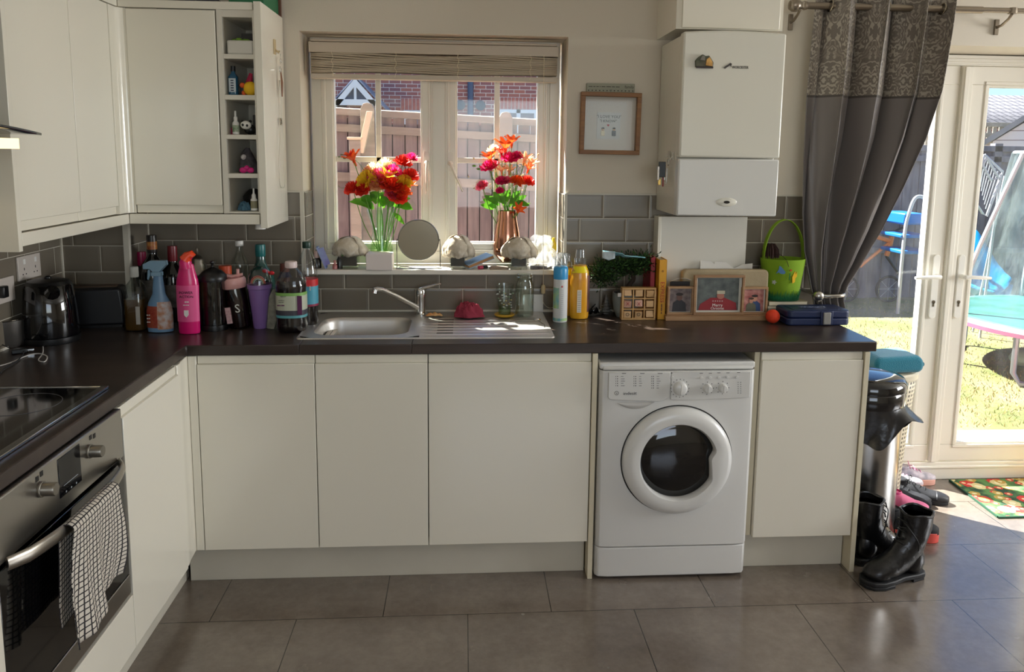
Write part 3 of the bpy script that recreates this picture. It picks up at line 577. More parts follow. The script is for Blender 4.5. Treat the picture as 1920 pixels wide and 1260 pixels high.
# porthole door
cx, cz = 1.8235-o.x, .480; yF = -.607-o.y
dr = T('porthole_door', None, None); dr.parent = wm
n = 96
def ri(t):
    a = math.atan2(math.sin(t), math.cos(t)); r = .143
    A, Bp, Cp = (.142, .048), (.118, .012), (.128, -.088)
    def seg(p, q):
        dx, dy = math.cos(a), math.sin(a); ex, ey = q[0]-p[0], q[1]-p[1]; den = dx*ey-dy*ex
        return (p[0]*ey-p[1]*ex)/den
    ta, tb, tc = math.atan2(A[1], A[0]), math.atan2(Bp[1], Bp[0]), math.atan2(Cp[1], Cp[0])
    if tb <= a <= ta: return min(r, seg(A, Bp))
    if tc <= a < tb: return min(r, seg(Bp, Cp))
    return r
prof = lambda t: [(.207, 0), (.207, -.016), (.200, -.028), (.185, -.036), (ri(t)+.022, -.038), (ri(t)+.006, -.036), (ri(t), -.026), (ri(t), -.004)]
vs_ = []; k = 8
for i in range(n):
    t = 2*PI*i/n
    for r, y in prof(t): vs_.append((cx+r*math.cos(t), yF+y, cz+r*math.sin(t)))
b = MB(); b.add(vs_, [(i*k+j, ((i+1) % n)*k+j, ((i+1) % n)*k+j+1, i*k+j+1) for i in range(n) for j in range(k-1)]); b.obj('door_ring', wmw, dr, sm=35)
b = MB(); b.X = Matrix.Translation((cx, yF, cz)) @ Matrix.Rotation(PI/2, 4, 'X'); b.lathe([(.155, .004), (.142, .006), (.128, .012), (.10, .02), (.05, .026), (.0001, .028)], 60); b.obj('door_glass', M('dark porthole', '07090c', .05, coat=.4), dr, sm=60)
b = MB(); b.X = Matrix.Translation((cx, yF, cz)) @ Matrix.Rotation(PI/2, 4, 'X'); b.tube([(.2105*math.cos(i*PI/40), .2105*math.sin(i*PI/40), .0005) for i in range(80)], .0022, 6, closed=True); b.obj('door_seam', dark, dr)

# ---------------------------------------------------------------- things on the left worktop
Z0 = ZT+.0005
def stand(u, vb, z=Z0): p = P(u, vb, 'z', z); return p
def hgt(p, u, vt): return P(u, vt, 'y', p.y).z-p.z
# kettle
p = P(86, 641, 'z', Z0); p.y += .02; p.x += .012; k = T('electric_kettle', 'gloss black electric kettle in the left worktop corner', 'kettle', p, math.radians(35)); o = p
h = hgt(p, 80, 520); r = 48/ppm(p)
b = MB(); b.lathe([(.0001, 0), (r*.98, 0), (r, .008), (r, .022), (.0001, .022)], 36); b.obj('power_base', black, k)
b = MB(); b.lathe([(.0001, .024), (r*.94, .024), (r*.97, .05), (r*.93, h*.5), (r*.84, h*.88), (r*.80, h*.9), (.0001, h*.9)], 40); b.tube([(0, -r*.7, h*.8), (0, -r*1.02, h*.87)], [.03, .014], 12); b.obj('kettle_body', blackg, k, sm=50)
b = MB(); b.lathe([(r*.8, h*.9), (r*.72, h*.95), (r*.4, h*.985), (.0001, h*.99)], 36); b.ball((0, 0, h), .012, 10, (1, 1, .6)); b.obj('lid', black, k)
b = MB(); b.tube([(0, r*.75, h*.9), (0, r*1.2, h*.86), (0, r*1.3, h*.6), (0, r*1.2, h*.3), (0, r*.9, h*.22)], [.012, .013, .012, .011, .01], 10); b.obj('handle', black, k)
# toaster
q = P(176, 612, 'z', Z0); q.y += .04; k = T('toaster', 'matt black two-slot toaster between kettle and oil bottle', 'toaster', q, math.radians(10))
wd = 108/ppm(q)/2; h = hgt(q, 176, 535)
b = MB(); b.prism([(-wd, .008), (wd, .008), (wd*1.0, h*.5), (wd*.93, h*.92), (wd*.88, h), (-wd*.88, h), (-wd*.93, h*.92), (-wd, h*.5)], 'y', -.075, .075); b.obj('toaster_body', M('matt black', '17171a', .42), k, bev=.012, seg=4)
b = MB(); b.box(-wd*.9, wd*.9, -.07, .07, 0, .01); b.obj('toaster_foot', black, k)
for y in (-.03, .03):
    b = MB(); frame_ring(b, -wd*.72, wd*.72, y-.014, y+.014, .003, h-.0005, h+.0015); b.v = [Vector((a.x, a.z, a.y)) for a in b.v]; b.obj('toast_slot', M('slot steel', '8a6f5a', .35, .8), k)
b = MB()
for i in range(3): b.ball((-wd-.001, -.03, h*.55+.017*i), .005, 8)
m_ = b.obj('control_button', M('grey button', 'a0a0a0', .4), k); 
b = MB(); b.box(-wd-.02, -wd, -.012, .012, h*.7, h*.78); b.obj('lever', black, k)
# saucepan at the edge
p = P(2, 648, 'z', Z0); p.y += .02; h = .095; k = T('saucepan', 'grey metal saucepan cut off by the left picture edge beside the kettle', 'saucepan', p)
b = MB(); b.shell([(.075, 0), (.08, .01), (.082, h)], .002, 36); b.obj('pan_body', M('grey pan', '5a5652', .35, .6), k); b = MB(); b.tube([(.082*math.cos(i*PI/18), .082*math.sin(i*PI/18), h) for i in range(36)], .0025, 6, closed=True); b.obj('rim', chrome, k)
# double socket on the left wall
a = P(53, 500, 'x', XL+.012); c_ = T('double_socket', 'white double power socket on the left wall above the kettle', 'socket', (XL+.0095, a.y, a.z))
b = MB(); b.box(0, .008, -.073, .073, -.043, .043); b.obj('face_plate', M('socket plate', 'c9bfb6', .4), c_, bev=.002)
for y in (-.036, .036):
    b = MB(); b.box(.008, .011, y-.006, y+.006, .014, .032); b.obj('rocker_switch', whitem, c_, bev=.0008)
    b = MB(); b.box(.008, .0084, y-.002, y+.002, -.008, .001).box(.008, .0084, y-.013, y-.007, -.024, -.020).box(.008, .0084, y+.007, y+.013, -.024, -.020); b.obj('socket_holes', dark, c_)
# plug-in adaptor at the edge and charger leads
a = P(14, 560, 'x', XL+.02); c_ = T('double_socket', 'pale double socket with a black plug at the left picture edge', 'socket', (XL+.0095, a.y-.02, a.z+.03))
b = MB(); b.box(0, .008, -.073, .073, -.043, .043); b.obj('face_plate', M('socket plate'), c_, bev=.002); b = MB(); b.box(.008, .03, -.03, .0, -.02, .02); b.obj('plug', black, c_, bev=.004)
cab = M('white cable', 'd9d6d2', .4)
def pix(u, v, z, dx=0): q = P(u, v, 'z', z); return q
pts = [P(-6, 573, 'z', ZT+.13), P(14, 577, 'z', ZT+.125), P(45, 590, 'z', ZT+.10), P(68, 618, 'z', ZT+.055), P(79, 645, 'z', ZT+.004), P(80, 662, 'z', ZT+.003), P(72, 675, 'z', ZT+.003), P(84, 678, 'z', ZT+.003), P(88, 668, 'z', ZT+.0045), P(72, 663, 'z', ZT+.006), P(48, 668, 'z', ZT+.003), P(20, 680, 'z', ZT+.003), P(0, 686, 'z', ZT+.003)]
def smooth(pts, n=6):
    out = []
    for i in range(len(pts)-1):
        p0, p1, p2, p3 = pts[max(i-1, 0)], pts[i], pts[i+1], pts[min(i+2, len(pts)-1)]
        for j in range(n): t = j/n; out.append(.5*((2*p1)+(p2-p0)*t+(2*p0-5*p1+4*p2-p3)*t*t+(3*p1-3*p2+p3-p0)*t**3))
    return out+[pts[-1]]
for p_ in pts: p_.x = max(p_.x, XL+.03)
b = MB(); b.tube(smooth(pts), .0019, 6); tag(b.obj('charging_cable', cab), 'white charging cable arching down and looping on the worktop by the kettle', 'cable')
pts = [P(2, 645, 'z', ZT+.02), P(18, 652, 'z', ZT+.015), P(40, 655, 'z', ZT+.012), P(44, 662, 'z', ZT+.006), P(33, 676, 'z', ZT+.004), P(10, 690, 'z', ZT+.004), P(0, 700, 'z', ZT+.004)]
b = MB(); b.tube(smooth(pts), .002, 6); tag(b.obj('charging_cable', M('dark cable', '2a2a2c', .5)), 'tangled dark charging lead near the picture edge below the white cable', 'cable')
q = P(38, 662, 'z', ZT+.0005); k = T('charger_plug', 'small black plug with a bright metal tip lying in the cable tangle', 'plug', q, .5)
b = MB(); b.box(-.025, .02, -.012, .012, 0, .016); b.obj('plug_body', black, k, bev=.003); b = MB(); b.box(.02, .04, -.006, .006, .004, .012); b.obj('metal_tip', chrome, k, bev=.001)
# ---- bottles
gclear = G('clear plastic', 'eef2f0', .9, .03); gtea = G('teal glass', '1d6a63', .8); gdark = M('dark bottle glass', '050706', .06, coat=.4)
def bottle(u, y, vb, vt, wpx, prof, mat, name, label, cat='bottle', rz=0, n=28, tilt=0, **kw):
    """prof in units of (half width, height); the base stands on the worktop at depth y"""
    vm = (vb+vt)/2; a = P(u, vm, 'y', y); loc = Vector((a.x, y, Z0)); h = P(u, vt, 'y', y).z-Z0; r = wpx/2/ppm(a)
    k = T(name, label, cat, loc, rz)
    if tilt: k.rotation_euler = (0, tilt, rz)
    return k, h, r
def L(k, prof, mat, name, h, r, n=28, **kw): b = MB(); b.lathe([(q[0]*r, q[1]*h) for q in prof], n, **kw); return b.obj(name, mat, k, sm=45)
# oil bottle
k, h, r = bottle(254, -.34, 612, 500, 37, None, None, 'oil_bottle', 'clear square oil bottle with white cap left of the blue spray bottle')
L(k, [(.0001, 0), (.96, .01), (1, .03), (1, .58), (.8, .7), (.35, .8), (.33, .88), (.0001, .885)], gclear, 'bottle_body', h, r, sq=3)
L(k, [(.0001, .015), (.9, .02), (.94, .04), (.94, .5), (.0001, .5)], M('amber oil', '5a3c14', .1, coat=.5), 'oil', h, r, sq=3)
L(k, [(.4, .84), (.42, .86), (.42, .98), (.38, 1), (.0001, 1)], M('pale cap', 'c9c9c2', .4), 'cap', h, r)
b = MB(); b.box(r*.35, r*.75, -r*1.03, -r*.99, h*.12, h*.4); b.obj('bottle_label', M('paper label', 'b9b4ac', .6), k)
# blue spray cleaner
k, h, r = bottle(298, -.37, 607, 491, 47, None, None, 'spray_bottle', 'light blue trigger spray bottle with red and picture label')
spb = M('spray blue', '6f93b4', .35)
L(k, [(.0001, 0), (.98, .01), (1, .05), (1, .3), (.85, .42), (.5, .55), (.42, .7), (.36, .8), (.0001, .8)], spb, 'bottle_body', h, r, sy=.6)
b = MB(); b.box(-r*.45, r*.32, -.014, .014, h*.80, h*.86); b.prism([(-r*1.05, h*.90), (-r*1.05, h*.97), (-r*.5, h*1.02), (r*.7, h*1.02), (r*.75, h*.96), (r*.2, h*.86), (-r*.35, h*.86), (-r*.5, h*.9)], 'y', -.013, .013); b.prism([(-r*.75, h*.88), (-r*.6, h*.9), (-r*.55, h*.82), (-r*.75, h*.74), (-r*.82, h*.76)], 'y', -.006, .006); b.obj('trigger_head', M('spray blue light', '87a9c0', .35), k, bev=.002)
b = MB(); b.k = 0; b.lathe([(r*1.015, h*.07), (r*1.015, h*.31), (r*.93, h*.38)], 30, sy=.6, a0=PI, a1=1.5*PI); b.k = 1; b.lathe([(r*1.015, h*.05), (r*1.015, h*.31), (r*.86, h*.44)], 30, sy=.6, a0=1.5*PI, a1=2*PI)
b.obj('bottle_label', [M('red label', '8e2c22', .5, mott=('a8543a', 60)), M('picture label', 'c9ccd0', .5, mott=('b06a2c', 45))], k)
M('label white', 'e8e6e0', .5)
for j in range(3): dashes(k, _M['label white'], -r*.8, -r*.62, h*(.26-.05*j), [.006, .005], .003)
# pink cleaner
k, h, r = bottle(352, -.40, 611, 477, 41, None, None, 'cleaner_bottle', 'bright pink bathroom cleaner bottle with orange cap')
pk1 = M('hot pink plastic', 'd0156a', .3, coat=.2)
L(k, [(.0001, 0), (.9, .005), (.95, .03), (.97, .35), (1, .6), (.95, .68), (.72, .8), (.6, .88), (.0001, .88)], pk1, 'bottle_body', h, r, sy=.62)
b = MB(); b.tube([(0, 0, h*.82), (-.004, 0, h*.9), (.004, 0, h*.965), (.018, 0, h*.99)], [r*.62, r*.55, r*.42, r*.28], 16); b.obj('neck', pk1, k); b = MB(); b.tube([(-.003, 0, h*.93), (.006, 0, h*.975), (.02, 0, h*.995), (.026, 0, h*.97)], [r*.56, r*.46, r*.4, r*.3], 16); b.obj('cap', M('orange red cap', 'e0431c', .35), k)
b = MB(); b.lathe([(r*1.01, h*.16), (r*1.025, h*.62)], 40, sy=.62, a0=PI*1.05, a1=PI*1.95); b.obj('bottle_label', M('pink label', 'e0568e', .4), k)
yy = -r*.66
txt('POWER', .0145, (.002, yy, h*.53), k, M('label black', '151515', .5), ext=.0003); txt('ACTION', .0135, (.003, yy, h*.48), k, _M['label black'], ext=.0003)
dashes(k, _M['label white'], -.004, yy, h*.415, [.007, .007], .0045); dashes(k, _M['label white'], -.010, yy, h*.375, [.008, .005, .006], .003)
b = MB(); b.prism([(-.008, h*.25), (0, h*.22), (.008, h*.25), (.008, h*.31), (-.008, h*.31)], 'y', yy-.001, yy+.001); b.obj('label_badge', _M['label white'], k)
# wine and spirit bottles behind
wine = [(.0001, 0), (.96, .004), (1, .02), (1, .58), (.9, .66), (.42, .76), (.37, .8), (.37, .985), (.0001, .985)]
for (u, y, vt, wpx, capm, capc, lab, split) in ((288, -.19, 441, 44, 'black capsule', '17100e', 'tall dark wine bottle with black capsule and red band behind the spray bottle', 1), (326, -.17, 461, 42, 'dark red capsule', '6e0f1c', 'dark wine bottle with plain red capsule behind the pink cleaner', 0), (268, -.12, 472, 40, 'magenta capsule', 'a01048', 'dark bottle with magenta capsule nearest the tiled corner', 0)):
    k, h, r = bottle(u, y, 600, vt, wpx, None, None, 'wine_bottle', lab)
    L(k, wine, gdark, 'bottle_body', h, r)
    L(k, [(.39, .80), (.41, .82), (.40, .99), (.39, 1), (.0001, 1.001)], M(capm, capc, .35), 'capsule', h, r)
    if split: L(k, [(.415, .84), (.415, .93)], M('red band', '7d1a14', .4, mott=('b8823a', 70)), 'neck_band', h, r)
    b = MB(); b.lathe([(r*1.01, h*.2), (r*1.01, h*.5)], 24, a0=PI*1.1, a1=PI*1.9); b.obj('bottle_label', M('dark label', '2a2724', .6, mott=('6a6258', 30)), k)
# ornate lidded bottle
k, h, r = bottle(372, -.15, 600, 462, 40, None, None, 'ornate_decanter', 'ornate silver and amber decanter with pointed stopper behind the cafetiere', 'decanter')
L(k, [(.0001, 0), (.9, .01), (1, .1), (1, .55), (.95, .6), (.0001, .6)], M('amber glass', '6b4a22', .15, coat=.4, mott=('c08a4a', 30)), 'decanter_body', h, r)
L(k, [(1, .6), (1.05, .62), (1.0, .66), (.8, .7), (.8, .74), (.6, .78), (.62, .82), (.4, .86), (.15, .9), (.12, .96), (.0001, 1)], M('aged silver', '8f8a80', .3, 1), 'stopper', h, r)
b = MB(); b.tube([(r*.9, 0, h*.35), (r*1.5, 0, h*.55), (r*1.3, 0, h*.7), (r*1.7, 0, h*.82)], [.005, .005, .004, .002], 8); b.obj('spout', _M['aged silver'], k)
# cafetiere
k, h, r = bottle(400, -.33, 604, 490, 50, None, None, 'cafetiere', 'black and glass cafetiere right of the pink cleaner bottle', 'coffee press')
L(k, [(.0001, 0), (1, 0), (1.02, .04), (1, .08), (.0001, .08)], black, 'base', h, r)
b = MB(); b.shell([(r*.94, h*.08), (r*.94, h*.74)], .002, 36); b.obj('glass_beaker', G('coffee glass', 'e4e6e4', .6), k); L(k, [(.0001, .09), (.9, .09), (.9, .3), (.0001, .3)], M('coffee', '140c08', .1), 'coffee', h, r)
L(k, [(1.0, .72), (1.02, .75), (.98, .80), (.7, .86), (.3, .9), (.1, .92), (.08, .96), (.16, .98), (.14, 1.0), (.0001, 1.01)], black, 'lid', h, r)
b = MB(); b.tube([(-r*.95, 0, h*.7), (-r*1.5, 0, h*.68), (-r*1.55, 0, h*.3), (-r*.98, 0, h*.15)], .007, 8)
for a in range(4): t = a*PI/2+.5; b.box(r*.97*math.cos(t)-.003, r*.97*math.cos(t)+.003, r*.97*math.sin(t)-.003, r*.97*math.sin(t)+.003, h*.06, h*.74)
b.obj('frame_handle', chrome if 0 else M('dark chrome', '55524f', .25, 1), k)
# pink sports bottle with S
k, h, r = bottle(450, -.30, 600, 507, 44, None, None, 'drinking_bottle', 'pink sports bottle with a flip spout and large white S', 'bottle', tilt=-.12)
L(k, [(.0001, 0), (.9, .01), (.95, .05), (.97, .5), (.9, .72), (.0001, .72)], G('plum plastic', '8a4a58', .9, .05), 'bottle_body', h, r)
L(k, [(.0001, .02), (.86, .03), (.9, .06), (.9, .5), (.0001, .5)], M('plum drink', '4a2430', .2), 'drink', h, r)
pinkp = M('pastel pink', 'e0a8a4', .35)
L(k, [(.92, .7), (1.0, .72), (1.0, .84), (.9, .88), (.0001, .88)], pinkp, 'lid', h, r)
b = MB(); b.tube([(r*.8, 0, h*.92), (0, 0, h*.9), (-r*.9, 0, h*.95), (-r*1.7, 0, h*.98)], [.008, .011, .009, .006], 10, flat=.7); b.tube([(r*.4, 0, h*.88), (r*.5, 0, h*1.02)], .006, 8); b.obj('flip_spout', pinkp, k)
txt('S', .046, (r*.25, -r*1.02, h*.36), k, M('label white'), ext=.0006); b = MB()
b = MB(); b.box(-r*.8, -r*.35, -r*.98, -r*.9, h*.12, h*.4); b.obj('name_print', M('pale print', 'b98a92', .5, mott=('e0c0c0', 90)), k)
# empty clear bottle with white cap
k, h, r = bottle(451, -.10, 595, 451, 32, None, None, 'plastic_bottle', 'empty clear ribbed plastic bottle with a white cap by the wall')
L(k, [(.0001, 0), (.9, .01)]+[(1-.06*(i % 2), .05+.06*i) for i in range(11)]+[(.9, .74), (.45, .84), (.36, .88), (.36, .94), (.0001, .94)], gclear, 'bottle_body', h, r)
L(k, [(.44, .93), (.46, .94), (.46, .995), (.42, 1), (.0001, 1)], whitem, 'cap', h, r)
# teal gin bottle
k, h, r = bottle(490, -.13, 596, 458, 50, None, None, 'spirit_bottle', 'dark teal glass bottle with long neck behind the purple tumbler')
L(k, [(.0001, 0), (.95, .01), (1, .04), (1, .5), (.9, .6), (.5, .7), (.36, .76), (.33, .86), (.0001, .86)], M('teal bottle', '0e3a36', .06, coat=.5, mott=('1b524a', 5)), 'bottle_body', h, r)
L(k, [(.34, .84), (.37, .86), (.37, .98), (.34, 1), (.0001, 1)], M('teal cap', '1d6a6a', .3), 'cap', h, r)
# purple tumbler
k, h, r = bottle(487, -.31, 598, 506, 42, None, None, 'purple_tumbler', 'lilac tumbler with clear dome lid and a rainbow inside', 'tumbler')
lil = M('lilac plastic', '8a6aa8', .35)
L(k, [(.0001, 0), (.58, 0), (.62, .02), (.98, .68), (1.05, .69), (1.05, .76), (.0001, .76)], lil, 'cup', h, r)
L(k, [(1.0, .76), (.95, .88), (.7, 1.0), (.3, 1.06), (.0001, 1.07)], gclear, 'dome_lid', h, r)
for i, (c_, rr_) in enumerate((('d0605a', .62), ('e0a07a', .5), ('9ab8b0', .38))):
    b = MB(); b.tube([(-r*.05+r*rr_*math.cos(a*PI/10), -.01, h*.77+r*rr_*math.sin(a*PI/10)*1.1) for a in range(11)], .0022, 6); b.obj('rainbow_band', M('rainbow '+c_, c_, .5), k)
# red hair bow
q = P(503, 511, 'y', -.285); k = T('hair_bow', 'small glossy red bow behind the purple tumbler', 'bow', q)
b = MB(); b.ball((-.012, 0, .006), .012, 10, (1, .5, .7)); b.ball((.012, 0, -.002), .012, 10, (1, .5, .7)); b.obj('bow_loops', M('glossy red', 'c2141c', .25), k); b = MB(); b.ball((0, -.003, .002), .005, 8); b.obj('knot', _M['glossy red'], k)
# glass bag / clear wrapper
k, h, r = bottle(507, -.33, 604, 542, 34, None, None, 'shoe_brush', 'flat grey brush in a clear sleeve leaning between tumbler and squash bottle', 'brush', tilt=.12)
b = MB(); b.prism([(-r*.45, 0), (r*.35, 0), (r*.55, h*.2), (r*.5, h*.8), (r*.2, h), (-r*.2, h), (-r*.5, h*.8)], 'y', -.008, .002); b.obj('brush_back', M('grey felt', '6a675c', .8, mott=('8a877a', 60)), k, bev=.002)
b = MB(); b.prism([(-r*.8, -.0), (r*1.1, 0), (r*1.2, h*.5), (r*.5, h*1.05), (-r*.4, h*1.05), (-r*.8, h*.5)], 'y', .004, .007); b.obj('clear_sleeve', gclear, k)
# squash bottles
gsq = G('clear bottle', 'f0f2f4', .9)
k, h, r = bottle(547, -.36, 605, 490, 56, None, None, 'squash_bottle', 'squat bottle of dark blackcurrant squash with white cap and green label')
L(k, [(.0001, 0), (.9, .005), (.97, .04), (1, .1), (.97, .14), (.97, .6), (1, .64), (.96, .72), (.7, .84), (.36, .91), (.34, .93), (.0001, .93)], gsq, 'bottle_body', h, r, n=36, sq=.8)
L(k, [(.0001, .01), (.86, .012), (.93, .05), (.95, .1), (.93, .6), (.95, .65), (.88, .74), (.0001, .74)], M('blackcurrant squash', '0c0508', .08), 'squash', h, r, n=36, sq=.8)
L(k, [(.38, .91), (.4, .92), (.4, .985), (.36, 1), (.0001, 1)], M('pinkish cap', 'd8c4c0', .35), 'cap', h, r)
def cur_label(k, h, r, z0, z1, bands, a0=PI, a1=2*PI, sq=0):
    b = MB()
    for i, (za, zb, c_) in enumerate(bands): b.k = i; b.lathe([(r*1.012, h*(z0+(z1-z0)*za)), (r*1.012, h*(z0+(z1-z0)*zb))], 30, a0=a0, a1=a1, sq=sq)
    return b.obj('bottle_label', [M('label '+c_, c_, .5) for _, _, c_ in bands], k)
cur_label(k, h, r, .22, .58, [(0, .1, '5aa0a8'), (.1, .3, '3a3a44'), (.3, .88, 'b9bda8'), (.88, 1, '7fae5a')], sq=.8)
sx_ = r*1.03
txt('TESCO', .007, (-r*.35, -sx_, h*.53), k, M('label black'), ext=.0002); dashes(k, _M['label black'], -r*.65, -sx_, h*.475, [.006, .009, .004]); dashes(k, _M['label black'], -r*.65, -sx_, h*.45, [.010, .008]); dashes(k, M('plum ink', '5a2050', .5), -r*.75, -sx_, h*.405, [.011, .003, .011], .0042); b = MB(); b.box(r*.55, r*.85, -r*1.0, -r*.96, h*.27, h*.54); b.obj('purple_panel', _M['plum ink'], k)
k, h, r = bottle(577, -.26, 597, 453, 37, None, None, 'squash_bottle', 'tall clear squash bottle with dark green cap and red and blue label')
L(k, [(.0001, 0), (.85, .005), (.95, .04), (1, .08), (.96, .12), (.96, .2), (1, .22), (1, .55), (.97, .62), (.85, .78), (.4, .9), (.38, .93), (.0001, .93)], gsq, 'bottle_body', h, r, n=32)
L(k, [(.0001, .01), (.82, .012), (.9, .05), (.95, .08), (.93, .14), (.93, .36), (.0001, .36)], _M['blackcurrant squash'], 'squash', h, r, n=32)
L(k, [(.42, .925), (.44, .93), (.44, .99), (.4, 1), (.0001, 1)], M('dark green cap', '12352a', .35), 'cap', h, r)
cur_label(k, h, r, .24, .56, [(0, .08, '8a2040'), (.08, .75, '4a9ab0'), (.75, 1, 'c01820')], a0=0, a1=2*PI)
dashes(k, M('label white'), r*.35, -r*.98, h*.46, [.004], .018)
k, h, r = bottle(535, -.20, 598, 494, 34, None, None, 'plastic_bottle', 'dark blue bottle with brown cap mostly hidden behind the squat squash bottle')
L(k, [(.0001, 0), (1, .01), (1, .6), (.8, .75), (.5, .86), (.0001, .86)], M('navy bottle', '12163a', .25), 'bottle_body', h, r); L(k, [(.5, .86), (.52, .87), (.5, 1), (.0001, 1)], M('brown cap', '6a3a30', .4), 'cap', h, r)
k, h, r = bottle(424, -.2, 598, 498, 22, None, None, 'spice_jar', 'small jar with orange red lid behind the pink sports bottle', 'jar')
L(k, [(.0001, 0), (1, .01), (1, .8), (.0001, .8)], M('dark spice', '3a1810', .4), 'jar_body', h, r); L(k, [(1.05, .8), (1.05, 1), (.0001, 1)], M('orange lid', 'c8502c', .4), 'lid', h, r)
# ---------------------------------------------------------------- window blind
bm_ = M('cream blind slat', 'bfb09a', .45); bmw = M('blind rail', 'c9bba8', .4)
bl_ = T('venetian_blind', 'cream venetian blind pulled up to a thick bundle at the top of the window', 'blind', (.905, .10, 2.03))
ox = .905
b = MB(); b.box(.372-ox, 1.432-ox, -.03, .02, -.005, .038); b.box(.38-ox, 1.425-ox, -.025, .02, .04, .05); b.obj('headrail', bmw, bl_, bev=.002)
for i in range(13):
    z = -.012-.0058*i; b = MB(); sag = lambda u: .0035*math.sin(u*PI*3+i*.9)+.002*math.sin(u*11+i)
    b.surf(lambda u, v: (.380-ox+u*1.046, -.028+.05*v+.002*math.sin(i*2.1), z+sag(u)*(1 if v < .5 else .4)-.002*math.sin(PI*v)), 24, 3); b.obj('slat', bm_, bl_, solid=.006)
b = MB(); b.box(.378-ox, 1.428-ox, -.028, .022, -.112, -.092); b.obj('bottom_rail', bmw, bl_, bev=.002)
cord = M('blind cord', 'e8dcc0', .7)
for x in (.47, .735, 1.0, 1.31):
    b = MB(); b.tube(smooth([Vector((x-ox+.004*math.sin(k*2.2+x*9), -.031-.004*(k % 2), -.003-.0125*k)) for k in range(9)], 4), .0011, 5); b.obj('ladder_cord', cord, bl_)
x = P(1017, 300, 'y', .065).x
b = MB(); b.tube([(x-ox, -.034, .0), (x-ox, -.05, -.3), (x-ox+.004, -.09, -.8), (x-ox+.002, -.135, -.935), (x-ox+.002, -.14, -.985)], .0011, 5); b.obj('pull_cord', cord, bl_)
b = MB(); b.lathe([(.0001, 0), (.009, .002), (.0095, .03), (.007, .038), (.0001, .04)], 14, (x-ox+.002, -.14, -1.02)); b.obj('toggle', M('pale wood', 'c8b690', .5), bl_)
b = MB(); b.tube(smooth([Vector((x-ox+.002, -.14, -1.02)), Vector((x-ox+.004, -.135, -1.06)), Vector((x-ox+.03, -.13, -1.085)), Vector((x-ox+.06, -.128, -1.08))], 5), .001, 5); b.obj('pull_cord', cord, bl_)
# ---------------------------------------------------------------- things on the window sill
ZS = WZ0+.0006
def sill(u, y, vt=None): a = P(u, 500, 'y', y); return Vector((a.x, y, ZS))
def px2m(px, pt): return px/ppm(pt)
# mirror
q = sill(785, .0); k = T('vanity_mirror', 'round silver vanity mirror on a wire stand in the middle of the sill', 'mirror', q)
zc = P(786, 450, 'y', 0).z-ZS; r = px2m(37.5, q)
b = MB(); b.X = Matrix.Translation((0, 0, zc)) @ Matrix.Rotation(PI/2, 4, 'X'); b.lathe([(.0001, -.002), (r-.002, -.002), (r-.002, .002), (.0001, .002)], 48); b.obj('mirror_glass', M('mirror surface', 'b4b2a8', .12, 1), k)
b = MB(); b.X = Matrix.Translation((0, 0, zc)) @ Matrix.Rotation(PI/2, 4, 'X'); b.tube([(r*math.cos(i*PI/24), r*math.sin(i*PI/24), 0) for i in range(48)], .0028, 8, closed=True); b.obj('mirror_rim', M('mirror chrome', 'a8a8a6', .2, 1), k)
w2 = px2m(40, q); b = MB(); b.tube(smooth([Vector(v) for v in ((-r, 0, zc), (-w2, 0, zc-.004), (-w2, 0, .012), (-w2+.008, 0, .0025), (w2-.008, 0, .0025), (w2, 0, .012), (w2, 0, zc-.004), (r, 0, zc))], 4), .0022, 8); b.tube([(-w2+.004, 0, .003), (-w2+.02, .06, .003), (w2-.02, .06, .003), (w2-.004, 0, .003)], .002, 8); b.obj('wire_stand', _M['mirror chrome'], k)
# white plaster block
q = sill(713, .005); k = T('white_box', 'square pinkish white candle block at the foot of the left flower vase', 'box', q); s = px2m(24, q)
b = MB(); b.box(-s, s, -s*.9, s*.9, 0, P(713, 474, 'y', 0).z-ZS); b.obj('block', M('pinkish white', 'e2d6d0', .6), k, bev=.002)
# flowers ------------------------------------------------------------
green = M('leaf green', '3f7a1e', .45, mott=('6fae2e', 12)); stemg = M('stem green', '5f9a34', .5)
reds = [('coral red', 'e8402e'), ('orange', 'f0662a'), ('hot pink', 'e8307a'), ('rose pink', 'f06a8a'), ('yellow', 'f4d23a'), ('peach', 'f6b88a'), ('cream', 'f8ecc8')]
petm = {n: M(n+' petals', c, .55) for n, c in reds}
def see_through(m, k_):
    t = m.node_tree; b_ = t.nodes['Principled BSDF']; tl_ = N(t, 'BsdfTranslucent'); src = b_.inputs['Base Color'].links[0].from_socket; t.links.new(src, tl_.inputs[0]); mx = N(t, 'MixShader'); mx.inputs[0].default_value = k_; t.links.new(b_.outputs[0], mx.inputs[1]); t.links.new(tl_.outputs[0], mx.inputs[2]); t.links.new(mx.outputs[0], t.nodes['Material Output'].inputs[0])
for m_ in (*petm.values(), green): see_through(m_, .45)
